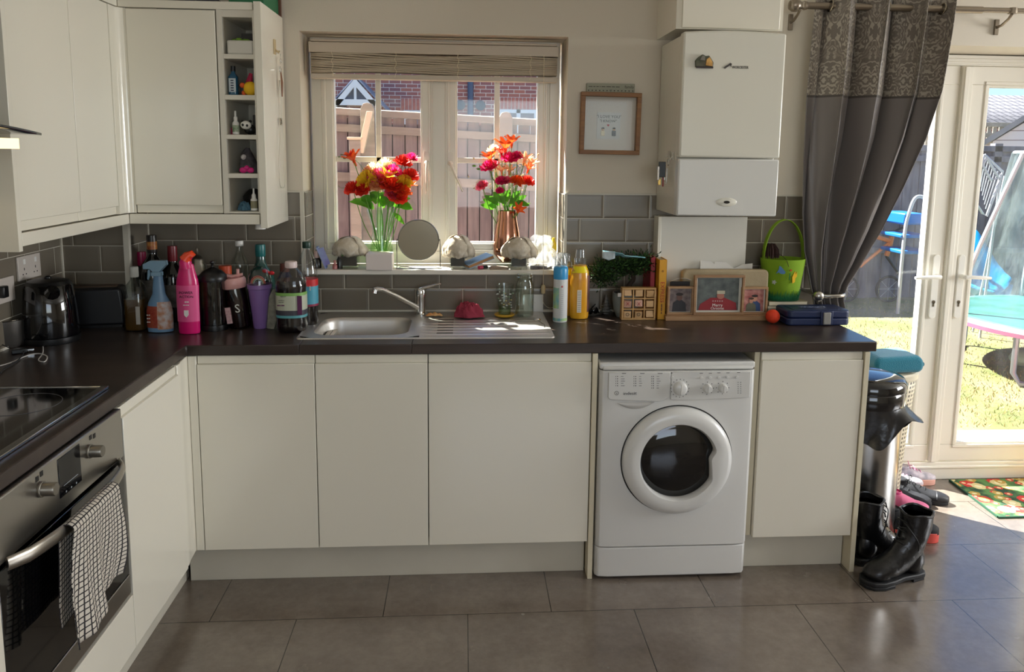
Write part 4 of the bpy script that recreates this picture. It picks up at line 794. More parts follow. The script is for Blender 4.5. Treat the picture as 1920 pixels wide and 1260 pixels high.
def flower_mesh(kind):
    b = MB()
    if kind == 'carnation':
        for ring, (nr, rad, up) in enumerate(((9, 1.0, .25), (8, .85, .5), (7, .62, .75), (5, .4, .9), (3, .2, 1.0))):
            for i in range(nr):
                a = 2*PI*i/nr+ring*.5; w_ = .42*rad+.12; d = Vector((math.cos(a), math.sin(a), 0)); s_ = Vector((-math.sin(a), math.cos(a), 0)); j = rnd.uniform(.85, 1.1)
                pts = [d*.08, d*rad*.6*j+s_*w_*.6+Vector((0, 0, up*.5)), d*rad*j+s_*w_*.5+Vector((0, 0, up+.08)), d*rad*j*1.05+Vector((0, 0, up-.06)), d*rad*j-s_*w_*.5+Vector((0, 0, up+.1)), d*rad*.6*j-s_*w_*.6+Vector((0, 0, up*.5))]
                b.add(pts, [(0, 1, 2, 3), (0, 3, 4, 5)])
    elif kind == 'lily':
        for i in range(6):
            a = 2*PI*i/6; d = Vector((math.cos(a), math.sin(a), 0)); s_ = Vector((-math.sin(a), math.cos(a), 0)); 
            pts = [d*.1, d*.45+s_*.3+Vector((0, 0, .6)), d*.95+s_*.12+Vector((0, 0, 1.0)), d*1.15+Vector((0, 0, .95)), d*.95-s_*.12+Vector((0, 0, 1.0)), d*.45-s_*.3+Vector((0, 0, .6)), d*.5+Vector((0, 0, .5))]
            b.add(pts, [(0, 1, 6), (1, 2, 3, 6), (6, 3, 4, 5), (0, 6, 5)])
        b.tube([(0, 0, -.6), (0, 0, .2)], [.12, .2], 6)
    elif kind == 'ranunculus':
        for ring, (nr, rad, up) in enumerate(((7, 1.0, .6), (6, .8, .8), (5, .55, .95), (4, .3, 1.0))):
            for i in range(nr):
                a = 2*PI*i/nr+ring*.4; d = Vector((math.cos(a), math.sin(a), 0)); s_ = Vector((-math.sin(a), math.cos(a), 0)); w_ = rad*.6
                b.add([d*.1+Vector((0, 0, -.1)), d*rad+s_*w_+Vector((0, 0, up*.4)), d*rad*.85+s_*w_*.6+Vector((0, 0, up)), d*rad*.8+Vector((0, 0, up+.08)), d*rad*.85-s_*w_*.6+Vector((0, 0, up)), d*rad-s_*w_+Vector((0, 0, up*.4))], [(0, 1, 2, 3), (0, 3, 4, 5)])
    return b
FM = {}
def flower(kind, colr, parent, p, r, direction):
    key = (kind, colr)
    if key not in FM:
        o = flower_mesh(kind).obj('blossom', petm[colr], None, sm=60, recalc=False); me = o.data; bpy.data.objects.remove(o); FM[key] = me
    o = bpy.data.objects.new('blossom', FM[key]); C.objects.link(o); o.parent = parent; o.location = p; o.scale = (r,)*3
    o.rotation_euler = Vector(direction).to_track_quat('Z', 'Y').to_euler(); return o
def stem(p0, p1, parent, r=.0018, bow=.02):
    m_ = (p0+p1)/2+Vector((rnd.uniform(-1, 1)*bow, rnd.uniform(-1, 1)*bow*.5, 0)); b = MB(); b.tube(smooth([p0, m_, p1], 4), r, 6); return b.obj('stem', stemg, parent)
def leaf(p, d, L_, W_, parent, droop=.3, name='leaf'):
    d = Vector(d).normalized(); s_ = d.cross(Vector((0, 1, 0.2))).normalized()*W_; b = MB(); vs_ = []; 
    for i in range(7):
        t = i/6; c_ = p+d*L_*t+Vector((0, 0, -droop*L_*t*t)); w_ = math.sin(PI*min(1, t*.93+.07))**.8; vs_ += [c_+s_*w_, c_+Vector((0, -.15*W_*w_, -W_*.2*w_)), c_-s_*w_]
    b.add(vs_, [f for i in range(6) for f in ((i*3, i*3+1, i*3+4, i*3+3), (i*3+1, i*3+2, i*3+5, i*3+4))]); return b.obj(name, green, parent, sm=60, recalc=False)
def bouquet(name, label, q, heads, mouth, leaves, group=None, base=.02):
    k = T(name, label, 'flowers', q); 
    for (u, v, kind, colr, rp, dy) in heads:
        pt = P(u, v, 'y', q.y+dy)-q; rr_ = px2m(rp, q)*1.42; dr_ = (pt-Vector((0, .0, mouth*.6))); dr_ = Vector((dr_.x, dr_.y-.10, max(dr_.z, .03))).normalized()
        flower(kind, colr, k, pt-dr_*rr_*.5, rr_, dr_)
        if rp > 8: stem(Vector((rnd.uniform(-.012, .012), rnd.uniform(-.008, .008), base)), pt-dr_*rr_*.4, k)
    for (u, v, du, dv, L_, W_) in leaves:
        pt = P(u, v, 'y', q.y-.01+rnd.uniform(-.02, .01))-q; leaf(pt, (du, rnd.uniform(-.3, .2), dv), L_, W_, k)
    return k
# left vase: clear flared glass
q = sill(716, .085); vq = q
zt_ = P(716, 392, 'y', q.y).z-ZS
k = T('glass_vase', 'clear flared glass vase of flower stems left of the round mirror', 'vase', q); r = px2m(28, q)
gv = G('vase glass', 'f6fbf8', .5, .02)
b = MB(); b.shell([(r*.72, 0), (r*.78, .01), (r*.8, zt_*.2), (r*.72, zt_*.4), (r*.62, zt_*.58), (r*.7, zt_*.75), (r*.88, zt_*.9), (r*1.0, zt_)], .003, 40); b.obj('vase_glass', gv, k, sm=60)
b = MB(); b.lathe([(.0001, .006), (r*.74, .008), (r*.76, zt_*.2), (r*.68, zt_*.4), (r*.6, zt_*.45), (.0001, zt_*.45)], 32); b.obj('water', G('vase water', 'f0f8e0', .3), k)
heads = [(660, 294, 'lily', 'orange', 12, -.02), (655, 290, 'lily', 'coral red', 7, 0), (658, 350, 'carnation', 'coral red', 12, -.03), (680, 353, 'carnation', 'coral red', 12, -.04), (700, 315, 'carnation', 'cream', 14, .02), (722, 305, 'carnation', 'cream', 12, .02), (690, 333, 'ranunculus', 'yellow', 16, -.03),
 (712, 326, 'carnation', 'rose pink', 15, -.03), (738, 318, 'carnation', 'hot pink', 13, -.02), (728, 328, 'lily', 'yellow', 11, -.05), (735, 343, 'carnation', 'coral red', 14, -.06), (706, 345, 'carnation', 'peach', 11, -.05), (757, 300, 'carnation', 'coral red', 13, 0), (773, 293, 'carnation', 'hot pink', 9, .01),
 (772, 325, 'carnation', 'coral red', 12, -.01), (760, 338, 'ranunculus', 'yellow', 11, -.04), (755, 352, 'carnation', 'orange', 13, -.04), (748, 366, 'carnation', 'coral red', 13, -.05), (735, 360, 'carnation', 'rose pink', 10, -.05), (770, 345, 'lily', 'orange', 8, 0), (690, 318, 'carnation', 'peach', 9, 0), (720, 340, 'carnation', 'orange', 10, -.05)]
lv = [(690, 388, -1, .9, .09, .016), (700, 392, -.6, 1, .08, .014), (688, 386, -1.2, .7, .09, .012), (730, 388, .2, 1, .07, .02), (705, 382, -.3, 1, .07, .014), (745, 385, 1, .15, .07, .02), (742, 375, .9, .4, .07, .016), (720, 390, -.1, 1, .09, .015), (738, 400, .8, -.5, .06, .012), (750, 378, 1.0, -.3, .06, .016), (712, 388, .1, 1, .08, .014), (698, 376, -.8, .5, .06, .018), (715, 374, .3, .9, .05, .02), (730, 376, .6, .8, .06, .018), (722, 384, 0, 1, .06, .02), (706, 372, -.4, .8, .05, .02), (736, 384, .9, .2, .05, .018), (695, 392, -.5, .9, .08, .016)]
bq = bouquet('flower_bouquet', 'bouquet of red, yellow and pink blooms in the clear glass vase on the left', q, heads, zt_, lv)
b = MB(); pp = [P(u, v, 'y', q.y-.01)-q for u, v in ((690, 330), (676, 310), (665, 300), (650, 296), (636, 294))]; b.tube(smooth(pp, 4), .0012, 5)
for u, v in ((636, 294), (641, 290), (646, 297), (651, 291)): p_ = P(u, v, 'y', q.y-.01)-q; b.ball(p_, .005, 6, (1.4, .8, .7))
b.tube(smooth([P(u, v, 'y', q.y-.01)-q for u, v in ((652, 350), (640, 353), (633, 346))], 3), .0012, 5)
b.obj('bud_spray', M('bud green', '6a7a3a', .5), bq)
# right vase: copper on a glass foot
q = sill(950, .10); zt_ = P(950, 395, 'y', q.y).z-ZS
k = T('copper_vase', 'tall copper-coloured vase of flowers on the right of the sill', 'vase', q); r = px2m(26, q)
zb_ = P(950, 470, 'y', q.y).z-ZS
b = MB(); b.shell([(r*.5, zb_*.3), (r*.95, zb_*.8), (r*1.0, zb_*1.3), (r*.9, zt_*.6), (r*.72, zt_*.85), (r*.66, zt_)], .003, 32); b.obj('vase_body', M('polished copper', 'c08a72', .12, 1), k, sm=60)
b = MB(); b.lathe([(.0001, 0), (r*.72, .0), (r*.74, .006), (r*.55, zb_*.3), (.0001, zb_*.3)], 32); b.obj('vase_foot', gv, k, sm=60)
heads = [(948, 270, 'lily', 'orange', 14, 0), (960, 262, 'lily', 'orange', 10, 0), (940, 282, 'lily', 'coral red', 9, 0), (955, 294, 'carnation', 'hot pink', 12, -.04), (970, 290, 'carnation', 'hot pink', 9, -.03), (918, 292, 'lily', 'orange', 11, 0), (915, 310, 'carnation', 'hot pink', 12, -.01), (926, 306, 'carnation', 'rose pink', 8, 0), (985, 295, 'lily', 'peach', 10, -.02), (997, 303, 'lily', 'peach', 9, -.01), (992, 314, 'lily', 'orange', 8, 0),
 (903, 346, 'carnation', 'rose pink', 9, -.02), (940, 337, 'carnation', 'hot pink', 9, -.05), (950, 336, 'carnation', 'rose pink', 7, -.05), (970, 338, 'ranunculus', 'orange', 10, -.05), (991, 337, 'carnation', 'coral red', 10, -.03), (937, 356, 'carnation', 'hot pink', 6, -.06), (925, 277, 'carnation', 'cream', 9, .02), (955, 318, 'lily', 'peach', 8, -.04), (973, 392, 'lily', 'orange', 9, -.06), (940, 318, 'lily', 'peach', 7, -.03)]
lv = [(935, 385, -.9, 1, .10, .014), (930, 390, -.7, .8, .09, .016), (945, 385, -.2, 1, .09, .013), (955, 388, .4, 1, .11, .014), (962, 386, .8, 1, .10, .013), (968, 380, 1, .1, .06, .014), (932, 384, -1, .3, .04, .016), (965, 385, 1.0, .6, .06, .012), (960, 392, .6, .7, .08, .014), (940, 380, -.5, 1, .08, .016), (950, 378, .1, 1, .08, .016), (958, 380, .5, 1, .09, .015), (925, 392, -1, .7, .07, .014)]
bq = bouquet('flower_bouquet', 'taller bouquet of orange and pink blooms in the copper vase on the right', q, heads, zt_, lv, base=zt_*.5)
b = MB()
for i in range(70):
    u, v = rnd.gauss(950, 26), rnd.uniform(282, 360); p_ = P(u, v, 'y', q.y+rnd.uniform(-.05, .03))-q; b.ball(p_, rnd.uniform(.0025, .0045), 6)
b.k = 1
for i in range(14):
    u, v = rnd.gauss(950, 24), rnd.uniform(290, 340); b.tube([Vector((rnd.uniform(-.01, .01), 0, zt_)), P(u, v, 'y', q.y+rnd.uniform(-.04, .02))-q], .0009, 4)
m_ = b.obj('filler_sprigs', [M('pale sprig', 'd8d49a', .6, mott=('e8b070', 40)), stemg], bq); m_['kind'] = 'stuff'
for u, v in ((885, 312), (893, 318)): leaf(P(u+8, v, 'y', q.y)-q, (-1, 0, .4), .02, .004, bq)
leaf(P(975, 382, 'y', q.y)-q, (1, 0, .05), .05, .003, bq, .0)
# three glass cubes with faded paper roses
rosem = M('faded cream petals', 'd8ccb4', .7, mott=('f6eee0', 40), bmp=(70, .8)); see_through(rosem, .35)
gcube = G('cube glass', 'f6f9f8', .5, .02)
def rose(u, y, vtop, vg, vb, wr, wg, label, dk, tint='14110f'):
    q = Vector((P(u, 500, 'y', y).x, y, ZS)); k = T('rose_in_glass', label, 'flower pot', q, group='faded white roses in glass cubes')
    hg = P(u, vg, 'y', y).z-P(u, vb, 'y', y).z; s_ = px2m(wg/2, q)
    b = MB(); b.lathe([(.0001, 0), (s_*1.38, 0), (s_*1.4, .002), (s_*1.4, hg), (s_*1.3, hg), (s_*1.3, .012), (.0001, .012)], 4, a0=PI/4, a1=PI/4+2*PI); b.obj('glass_cube', gcube, k, sm=0)
    b = MB(); b.lathe([(.0001, .014), (s_*1.2, .014), (s_*1.22, hg*.85), (.0001, hg*.85)], 4, a0=PI/4, a1=PI/4+2*PI); b.obj('dark_filling', M('filling '+tint, tint, .5, mott=('3a2a20', 20)), k, sm=0)
    wr_ = px2m(wr/2, q); ht = P(u, vtop, 'y', y).z-ZS; zc_ = hg*.95
    rm = random.Random(int(u))
    for i in range(13):
        a = i*2.4; sc_ = 1-.03*i; b = MB(); tilt_ = rm.uniform(-.15, .15)
        def pf(s, t, a=a, sc_=sc_, i=i, tilt_=tilt_):
            th = (.12 if i < 8 else .0)+s*(1.72 if i < 8 else 1.2); aa = a+(t-.5)*(1.7 if i < 8 else 2.2); ruf = 1+.10*math.sin(t*11+i)*s*s+.07*math.sin(s*9+i); edge = 1-.18*(2*t-1)**2*s
            return (wr_*sc_*math.sin(th)*math.cos(aa)*ruf*edge, wr_*sc_*.75*math.sin(th)*math.sin(aa)*ruf*edge-.003, zc_+(ht-zc_)*sc_*(math.cos(th)*.98+.06*tilt_)+.004*math.sin(t*15+i*2)*s*s)
        b.surf(pf, 9, 12); b.obj('petal', rosem, k, solid=.0008, sm=70)
    leaf(Vector((-s_*.4, -s_*1.05, hg*1.02)), (-.2, -.4, -1), .025, .008, k, 0)
    return k
rose(655, .03, 441, 469, 502, 68, 35, 'faded white rose in a dark-filled glass cube by the purple cards', 0, '1a1512')
rose(858, .02, 438, 470, 502, 62, 30, 'faded white rose in a glass cube just right of the round mirror', 1)
rose(972, .015, 442, 472, 503, 70, 31, 'faded white rose in a glass cube below the copper vase', 2, '3a3e42')
# leaning cards
q = Vector((P(612, 490, 'y', .04).x, .04, ZS)); k = T('greeting_card', 'blue and violet card leaning in the left corner of the window', 'card', q, .5); k.rotation_euler = (0, -.38, .1)
b = MB(); h = .098; b.box(-.004, .0, -.035, .035, 0, h); b.box(.0, .004, -.03, .03, 0, h*.98); b.obj('card_sheet', M('card blue', 'a9c4dd', .5, mott=('7f86c8', 22)), k)
b = MB(); b.box(.004, .0055, -.028, .0, h*.1, h*.55); b.obj('violet_print', M('violet card', '6f68b8', .5), k); b = MB(); b.box(-.002, .026, -.036, -.0355, h*.12, h*.92); b.obj('card_face', M('card face', 'a5b6e0', .5, mott=('8a80cc', 18)), k)
for u, y, vt, w_, c_, cc, nm, lb, cat in ((594, .02, 470, 17, '15120f', 'd8b8b0', 'perfume_bottle', 'squat dark bottle with a pale pink cap in the left sill corner', 'bottle'), (628, -.008, 488, 9, 'b06a68', 'c98a86', 'lip_gloss', 'small tapered pink cosmetics tube before the leaning card', 'cosmetic tube'), (637, .0, 468, 11, '0d0d0e', '0d0d0e', 'cosmetic_tube', 'small black tapered tube touching the left glass cube', 'cosmetic tube')):
    q = Vector((P(u, 500, 'y', y).x, y, ZS)); k = T(nm, lb, cat, q); h = P(u, vt, 'y', y).z-ZS; r = px2m(w_/2, q)
    L(k, [(.0001, 0), (1, .01), (1, .45), (.6, .6), (.0001, .6)], M('tube '+c_, c_, .25, coat=.3), 'bottle_body', h, r); L(k, [(.55, .6), (.55, .99), (.0001, 1)], M('cap '+cc, cc, .4), 'cap', h, r)
# blue book, lipstick, papers, plastic bag
a = Vector((P(900, 500, 'y', .0).x, .0, ZS)); k = T('blue_book', 'pale blue paperback lying tilted beside the middle rose', 'book', (a.x, .03, ZS+.0005)); k.rotation_euler = (0, -.33, .35)
b = MB(); b.box(-.065, .055, -.04, .045, .006, .018); b.obj('page_block', M('page edges', 'b98a5c', .8), k); b = MB(); b.box(-.067, .057, -.042, .047, .018, .021); b.box(-.067, .057, -.042, .047, .003, .006); b.obj('cover', M('book blue', '7fa6cc', .5, mott=('a8c4dd', 14)), k, bev=.0006)
k.location.z += .022
a = Vector((P(905, 500, 'y', -.012).x, -.012, ZS+.009)); k = T('lipstick', 'short crimson and black lipstick lying on the sill under the blue book', 'lipstick', a, .5)
b = MB(); b.cyl((-.022, -.004, 0), (.0, 0, 0), .008, 12); b.obj('crimson_end', M('crimson plastic', 'c03058', .3), k); b = MB(); b.cyl((.0, 0, 0), (.022, 0, 0), .0085, 12); b.obj('black_cap', blackg, k)
a = Vector((P(935, 500, 'y', .0).x, -.004, ZS)); k = T('paper_strips', 'flat folded brown leaflet on the sill left of the right-hand rose', 'leaflet', a)
b = MB(); b.box(-.04, .035, -.015, .04, 0, .004).box(-.035, .04, -.01, .045, .004, .008); b.obj('leaflet_sheets', M('brown leaflet', 'a08a76', .7), k)
a = Vector((P(1012, 500, 'y', .05).x, .05, ZS)); k = T('plastic_bag', 'crumpled clear plastic bag slumped in the right sill corner', 'plastic bag', a)
hb_ = P(1015, 444, 'y', .05).z-ZS
def bagf(u, v):
    a_ = 2*PI*u; n_ = .012*math.sin(a_*5+v*7)+.008*math.sin(a_*9-v*5); r_ = (.055*(1-v)**.7+.012+n_*(.4+v)); return (r_*math.cos(a_)*1.15+.01*v, r_*math.sin(a_)*.8, .001+hb_*v**.9*(1+.06*math.sin(a_*3)))
b = MB(); b.surf(bagf, 40, 12); b.obj('bag_film', G('bag film', 'f4f6f8', 1.0, .15, dirt=.55), k, sm=50)
b = MB(); b.box(-.045, .05, -.05, -.03, .0, .012); b.obj('bag_contents', M('dark contents', '4a3230', .6, mott=('8a8a8c', 30)), k)
a = Vector((P(1041, 500, 'y', .03).x, .03, ZS)); k = T('yellow_bottle', 'slim yellow bottle with dark base at the right window reveal', 'bottle', (a.x-.003, .08, ZS)); h = P(1040, 446, 'y', .08).z-ZS
L(k, [(.0001, 0), (1, .01), (1, .35), (.0001, .35)], M('dark olive', '3a3014', .4), 'base', h, .014); L(k, [(1, .35), (1, .7), (.5, .9), (.4, 1), (.0001, 1)], M('bright yellow', 'e8c81a', .35), 'bottle_body', h, .014)
# ---------------------------------------------------------------- sink side
def cloth_lump(name, label, cat, q, rx, ry, h, mat, seed, folds=5):
    rr_ = random.Random(seed); k = T(name, label, cat, q); ph = [rr_.uniform(0, 6) for _ in range(8)]
    for j in range(folds):
        cx_, cy_ = rr_.uniform(-.35, .35)*rx, rr_.uniform(-.3, .3)*ry; sc_ = rr_.uniform(.5, .85)
        def f(u, v): 
            a_ = 2*PI*u; r_ = math.sin(PI/2*(1-v)**.8); n_ = 1+.2*math.sin(3*a_+ph[j % 8])+.08*math.sin(7*a_+ph[(j+2) % 8]+v*9)
            return (cx_+rx*sc_*r_*n_*math.cos(a_), cy_+ry*sc_*r_*n_*math.sin(a_), .001+max(0, h*(.55+.45*sc_)*math.cos(PI/2*(1-v))*(1+.22*math.sin(v*17+a_*3+ph[j % 8])+.10*math.sin(a_*9+v*8))))
        b = MB(); b.surf(f, 36, 14); b.obj('fold', mat, k, sm=60)
    return k
q = P(880, 594, 'z', ZT+.006); cloth_lump('dish_cloth', 'crumpled dark pink dishcloth on the drainer behind the ribs', 'cloth', q, .062, .035, .055, M('pink cloth', '9c3346', .9, bmp=(300, .4)), 4, 6)
q = P(814, 592, 'z', ZT+.006); k = T('scourer', 'small torn orange sponge behind the tap foot', 'sponge', q, .1)
b = MB(); b.surf(lambda u, v: (-.034+.068*u, (-.014+.028*v)*(1+.2*math.sin(u*14)), .001+.012*math.sin(PI*min(max(v, .05), .95))*math.sin(PI*min(max(u, .05), .95))**.5*(1+.3*math.sin(u*19+v*7))), 20, 8); b.obj('sponge_pad', M('orange sponge', 'd08a48', .9, mott=('e8c08a', 40)), k, sm=60)
q = P(946, 592, 'z', ZT+.006); k = T('drinking_glass', 'patterned tumbler standing in a yellow saucer at the back of the drainer', 'glass', q); h = P(946, 533, 'y', q.y).z-q.z; r = px2m(17.5, q)
b = MB(); b.lathe([(.0001, 0), (r*1.0, 0), (r*1.1, .006), (r*1.05, .009), (.0001, .005)], 30); b.obj('saucer', M('yellow saucer', 'd8a828', .3), k)
b = MB(); b.shell([(r*.66, .008), (r*.7, h*.4), (r*1.0, h)], .002, 32); b.obj('glass_wall', gcube, k, sm=60)
b = MB(); b.k = 0
for i in range(26):
    a_ = rnd.uniform(0, 2*PI); z = rnd.uniform(.25, .75)*h; rr_ = r*(.7+.3*max(0, (z/h-.4)/.6))+.0006; b.k = rnd.randrange(3); b.ball((rr_*math.cos(a_), rr_*math.sin(a_), z), .005, 6, (1, 1, .6))
m_ = b.obj('printed_pattern', [M('white print', 'e8e8e4', .4), M('gold print', 'c8b878', .4), M('green print', '9ab08a', .4)], k); m_['kind'] = 'stuff'
b = MB(); b.lathe([(.0001, .01), (r*.62, .01), (r*.66, h*.3), (.0001, h*.3)], 24); b.obj('drink_rest', G('pale green liquid', 'dce8cc', .3), k)
q = P(983, 592, 'z', ZT+.006); k = T('glass_jar', 'empty tall clear glass jar beside the patterned tumbler', 'jar', q); h = P(983, 514, 'y', q.y).z-q.z; r = px2m(17.5, q)
b = MB(); b.shell([(r*.85, 0), (r, .008), (r, h*.68), (r*.92, h*.78), (r*.8, h*.86), (r*.8, h*.9), (r*.87, h*.91), (r*.87, h*.94), (r*.8, h*.95), (r*.8, h)], .003, 36); b.obj('jar_glass', G('jar glass', 'f6faf7', 1.0, .03), k, sm=50)
# socket on the tiles behind the jar
a = P(1000, 570, 'y', -.012); c_ = T('wall_switch', 'white fused switch plate on the tiles behind the glass jar', 'switch', (a.x, -.0095, a.z))
b = MB(); b.box(-.043, .043, -.009, 0, -.043, .043); b.obj('face_plate', whitem, c_, bev=.002); b = MB(); b.box(-.007, .007, -.012, -.009, -.012, .012); b.obj('rocker_switch', whitem, c_, bev=.001)
# ---------------------------------------------------------------- cubby contents (top cubby first)
YC = -.30
def cub(i, u, dy=0): return Vector((P(u, 200, 'y', YC+dy).x, YC+dy, CUB[i]+.0005))
def cubx(i, x, dy=0): return Vector((x, YC+dy, CUB[i]+.0005))
k = T('storage_box', 'white lidless storage box in the top cubby', 'box', cubx(0, .199, .03)); b = MB(); b.box(-.047, .047, -.06, .05, 0, .052); b.obj('box_body', M('box white', 'd8d5cc', .4), k, bev=.006)
b = MB()
for i in range(9): b.ball((rnd.uniform(-.035, .035), -.03+rnd.uniform(-.01, .03), .057), .009, 8, (1.3, 1, .7))
b.k = 1; b.box(-.01, .045, .0, .04, .05, .085); m_ = b.obj('box_contents', [M('lime bits', '7aa83a', .5), M('dark folder', '34312e', .6)], k)
k = T('gin_bottle', 'small blue glass bottle with white label in the second cubby', 'bottle', cubx(1, .163)); b = MB(); 
L(k, [(.0001, 0), (.95, .01), (1, .05), (1, .62), (.7, .7), (.42, .76), (.42, .84), (.0001, .84)], M('blue glass', '1f5a7a', .08, coat=.5), 'bottle_body', .108, .017, sq=2); L(k, [(.5, .82), (.5, 1), (.0001, 1)], M('dark blue cap', '14181f', .4), 'cap', .108, .017)
b = MB(); b.box(-.0125, .0125, -.0178, -.0172, .012, .062); b.obj('bottle_label', M('blue white label', 'c4d0d8', .5), k); M('navy ink', '1c2c50', .5)
for j in range(5): dashes(k, _M['navy ink'], -.006, -.0180, .054-.009*j, [.011], .004)
k = T('soft_toy', 'yellow soft toy with orange ears in the second cubby', 'toy', cubx(1, .227, -.01)); b = MB(); b.ball((0, 0, .026), .026, 16, (1, .8, 1), .05); b.obj('toy_body', M('toy yellow', 'e8b81a', .7), k)
b = MB(); b.ball((-.03, .002, .038), .01, 10); b.obj('orange_ear', M('toy orange', 'e0602a', .7), k); b = MB(); b.ball((-.026, .004, .01), .009, 10); b.obj('orange_foot', M('toy orange'), k); b = MB(); b.tube([(-.01, .03, .0), (-.012, .03, .05), (-.004, .03, .085)], [.012, .014, .006], 8); b.obj('crimson_tail', M('toy crimson', 'b0204a', .7), k)
k = T('small_jar', 'small grey jar behind the blue bottle in the second cubby', 'jar', cubx(1, .19, .05)); L(k, [(.0001, 0), (1, .01), (1, .9), (.0001, 1)], M('grey jar', '6a7884', .3), 'jar_body', .05, .016)
k = T('dropper_bottle', 'small white pump bottle with green label in the third cubby', 'bottle', cubx(2, .168, -.01)); L(k, [(.0001, 0), (1, .02), (1, .5), (.5, .58), (.5, .62), (.0001, .62)], whitem, 'bottle_body', .088, .0125); L(k, [(.6, .6), (.6, .74), (.35, .76), (.3, 1), (.0001, 1)], whitem, 'cap', .088, .0125); b = MB(); b.lathe([(.0128, .01), (.0128, .035)], 20); b.obj('bottle_label', M('green label', '4a7a4a', .5, mott=('d8d8c8', 60)), k)
k = T('panda_figure', 'little black and white panda ornament in the third cubby', 'ornament', cubx(2, .21)); b = MB(); b.ball((.006, .008, .02), .02, 12, (1.1, 1, 1)); b.obj('panda_body', black, k); b = MB(); b.ball((-.004, -.012, .036), .017, 14, (1.2, .9, .95)); b.obj('panda_head', whitem, k)
for x, z in ((-.012, .036), (.004, .034)):
    b = MB(); b.ball((x, -.027, z), .0048, 8, (1, .5, 1.1)); b.obj('eye_patch', black, k)
for x in (-.018, .012):
    b = MB(); b.ball((x, -.01, .05), .006, 8); b.obj('ear', black, k)
k = T('pink_cap_bottle', 'tiny bottle with a pink cap at the left of the third cubby', 'bottle', cubx(2, .151, .01)); L(k, [(.0001, 0), (1, .02), (1, 1), (.0001, 1)], M('pink bits', 'a83a5a', .5), 'bottle_body', .025, .007)
k = T('black_tin', 'black box filling the right of the third cubby', 'box', cubx(2, .238, .06)); b = MB(); b.box(-.012, .012, -.05, .05, 0, .075); b.obj('box_body', black, k, bev=.002)
k = T('soft_toy', 'black and white doll with a pink bow in the fourth cubby', 'toy', cubx(3, .21)); b = MB(); b.tube([(0, 0, 0), (-.004, 0, .04), (-.008, .0, .075), (-.004, 0, .095)], [.04, .032, .02, .008], 14); b.obj('toy_body', M('toy black', '18161a', .6, mott=('4a464c', 60)), k)
b = MB(); b.ball((-.014, -.022, .06), .011, 10); b.obj('toy_face', M('toy white', 'b8b4b4', .6), k)
b = MB(); b.ball((-.012, -.034, .012), .013, 10, (1.3, .7, .9)); b.ball((.012, -.034, .012), .012, 10, (1.2, .7, .9)); b.ball((0, -.036, .02), .01, 10); b.obj('pink_bow', M('bow pink', 'c81a78', .5), k)
k = T('dropper_bottle', 'small white dropper bottle in the bottom cubby', 'bottle', cubx(4, .225, -.01)); L(k, [(.0001, 0), (1, .02), (1, .5), (.5, .58), (.0001, .58)], whitem, 'bottle_body', .085, .0125); L(k, [(.65, .56), (.6, .72), (.3, .78), (.25, 1), (.0001, 1)], whitem, 'cap', .085, .0125); b = MB(); b.lathe([(.0128, .01), (.0128, .038)], 20); b.obj('bottle_label', M('tan label', '8a8468', .5), k)
cloth_lump('blue_cloth', 'folded dusty blue cloth in the bottom cubby', 'cloth', cubx(4, .183, .01), .032, .03, .032, M('dusty blue', '4a7084', .8), 9, 3)
k = T('dark_pouch', 'black pouch at the back of the bottom cubby', 'pouch', cubx(4, .20, .1)); b = MB(); b.ball((0, 0, .04), .045, 14, (1, .9, .9), .04); b.obj('pouch_body', black, k)
# things on top of the wall cabinet
k = T('green_box', 'flat green box on top of the wall cabinet end', 'box', (.205, -.14, ZU1+.03)); b = MB(); b.box(-.06, .07, -.12, .11, 0, .08); b.obj('box_body', M('green card', '1f6a44', .5), k, bev=.002)
k = T('dark_bag', 'dark bag lying on top of the wall cabinets', 'bag', (-.03, -.19, ZU1+.03)); b = MB(); b.surf(lambda u, v: (-.13+.27*u, -.13+.26*v, .001+.055*math.sin(PI*v)**.5*math.sin(PI*u)**.4*(1+.25*math.sin(u*23)*math.sin(v*7))), 30, 14); b.obj('bag_cloth', M('dark navy cloth', '14161e', .6, mott=('2a3040', 20)), k, sm=60)
k = T('wooden_board', 'reddish wooden board edge behind the green box', 'board', (.268, -.022, ZU1+.03)); b = MB(); b.box(-.012, .016, -.008, .008, 0, .12); b.obj('board_slab', M('reddish wood', '6a4232', .5), k)
# hooks, keys and necklace on the cabinet side
xs = .2865
def sidep(u, v): p_ = P(u, v, 'x', xs); return p_
a = sidep(514, 88); k = T('adhesive_hook', 'cream adhesive hook on the side of the wall cabinet', 'hook', a)
b = MB(); b.box(0, .005, -.013, .013, -.028, .028); b.tube([(.004, 0, -.01), (.018, 0, -.022), (.02, 0, -.014)], .004, 8); b.obj('hook_body', M('cream hook', 'c8b48c', .4), k, bev=.001)
a = sidep(519, 135); kk = T('bottle_opener', 'brown leather key fob with metal rings hanging from the cream hook', 'key fob', a+Vector((.012, 0, .02)))
b = MB(); b.tube([(.002, .012*math.cos(i*PI/8), .012*math.sin(i*PI/8)-.012) for i in range(16)], .0018, 6, closed=True); b.tube([(.006, -.004+.009*math.cos(i*PI/8), .009*math.sin(i*PI/8)+.022) for i in range(16)], .0015, 6, closed=True); b.tube([(.004, 0, .05), (.004, -.002, .01)], .0018, 6); b.obj('ring', chrome, kk)
b = MB(); b.tube([(.003, .002, -.02), (.006, .004, -.06), (.005, .005, -.115)], [.005, .009, .005], 8, flat=.5); b.obj('leather_strap', M('brown leather', '7a4a28', .5), kk)
a = sidep(523, 200); b = MB(); pts = [sidep(u, v)+Vector((.008, 0, 0)) for u, v in ((520, 150), (519, 180), (520, 222), (521, 260), (519, 300), (521, 345), (526, 352), (530, 345), (528, 300), (527, 260), (525, 222), (523, 180), (521, 150))]
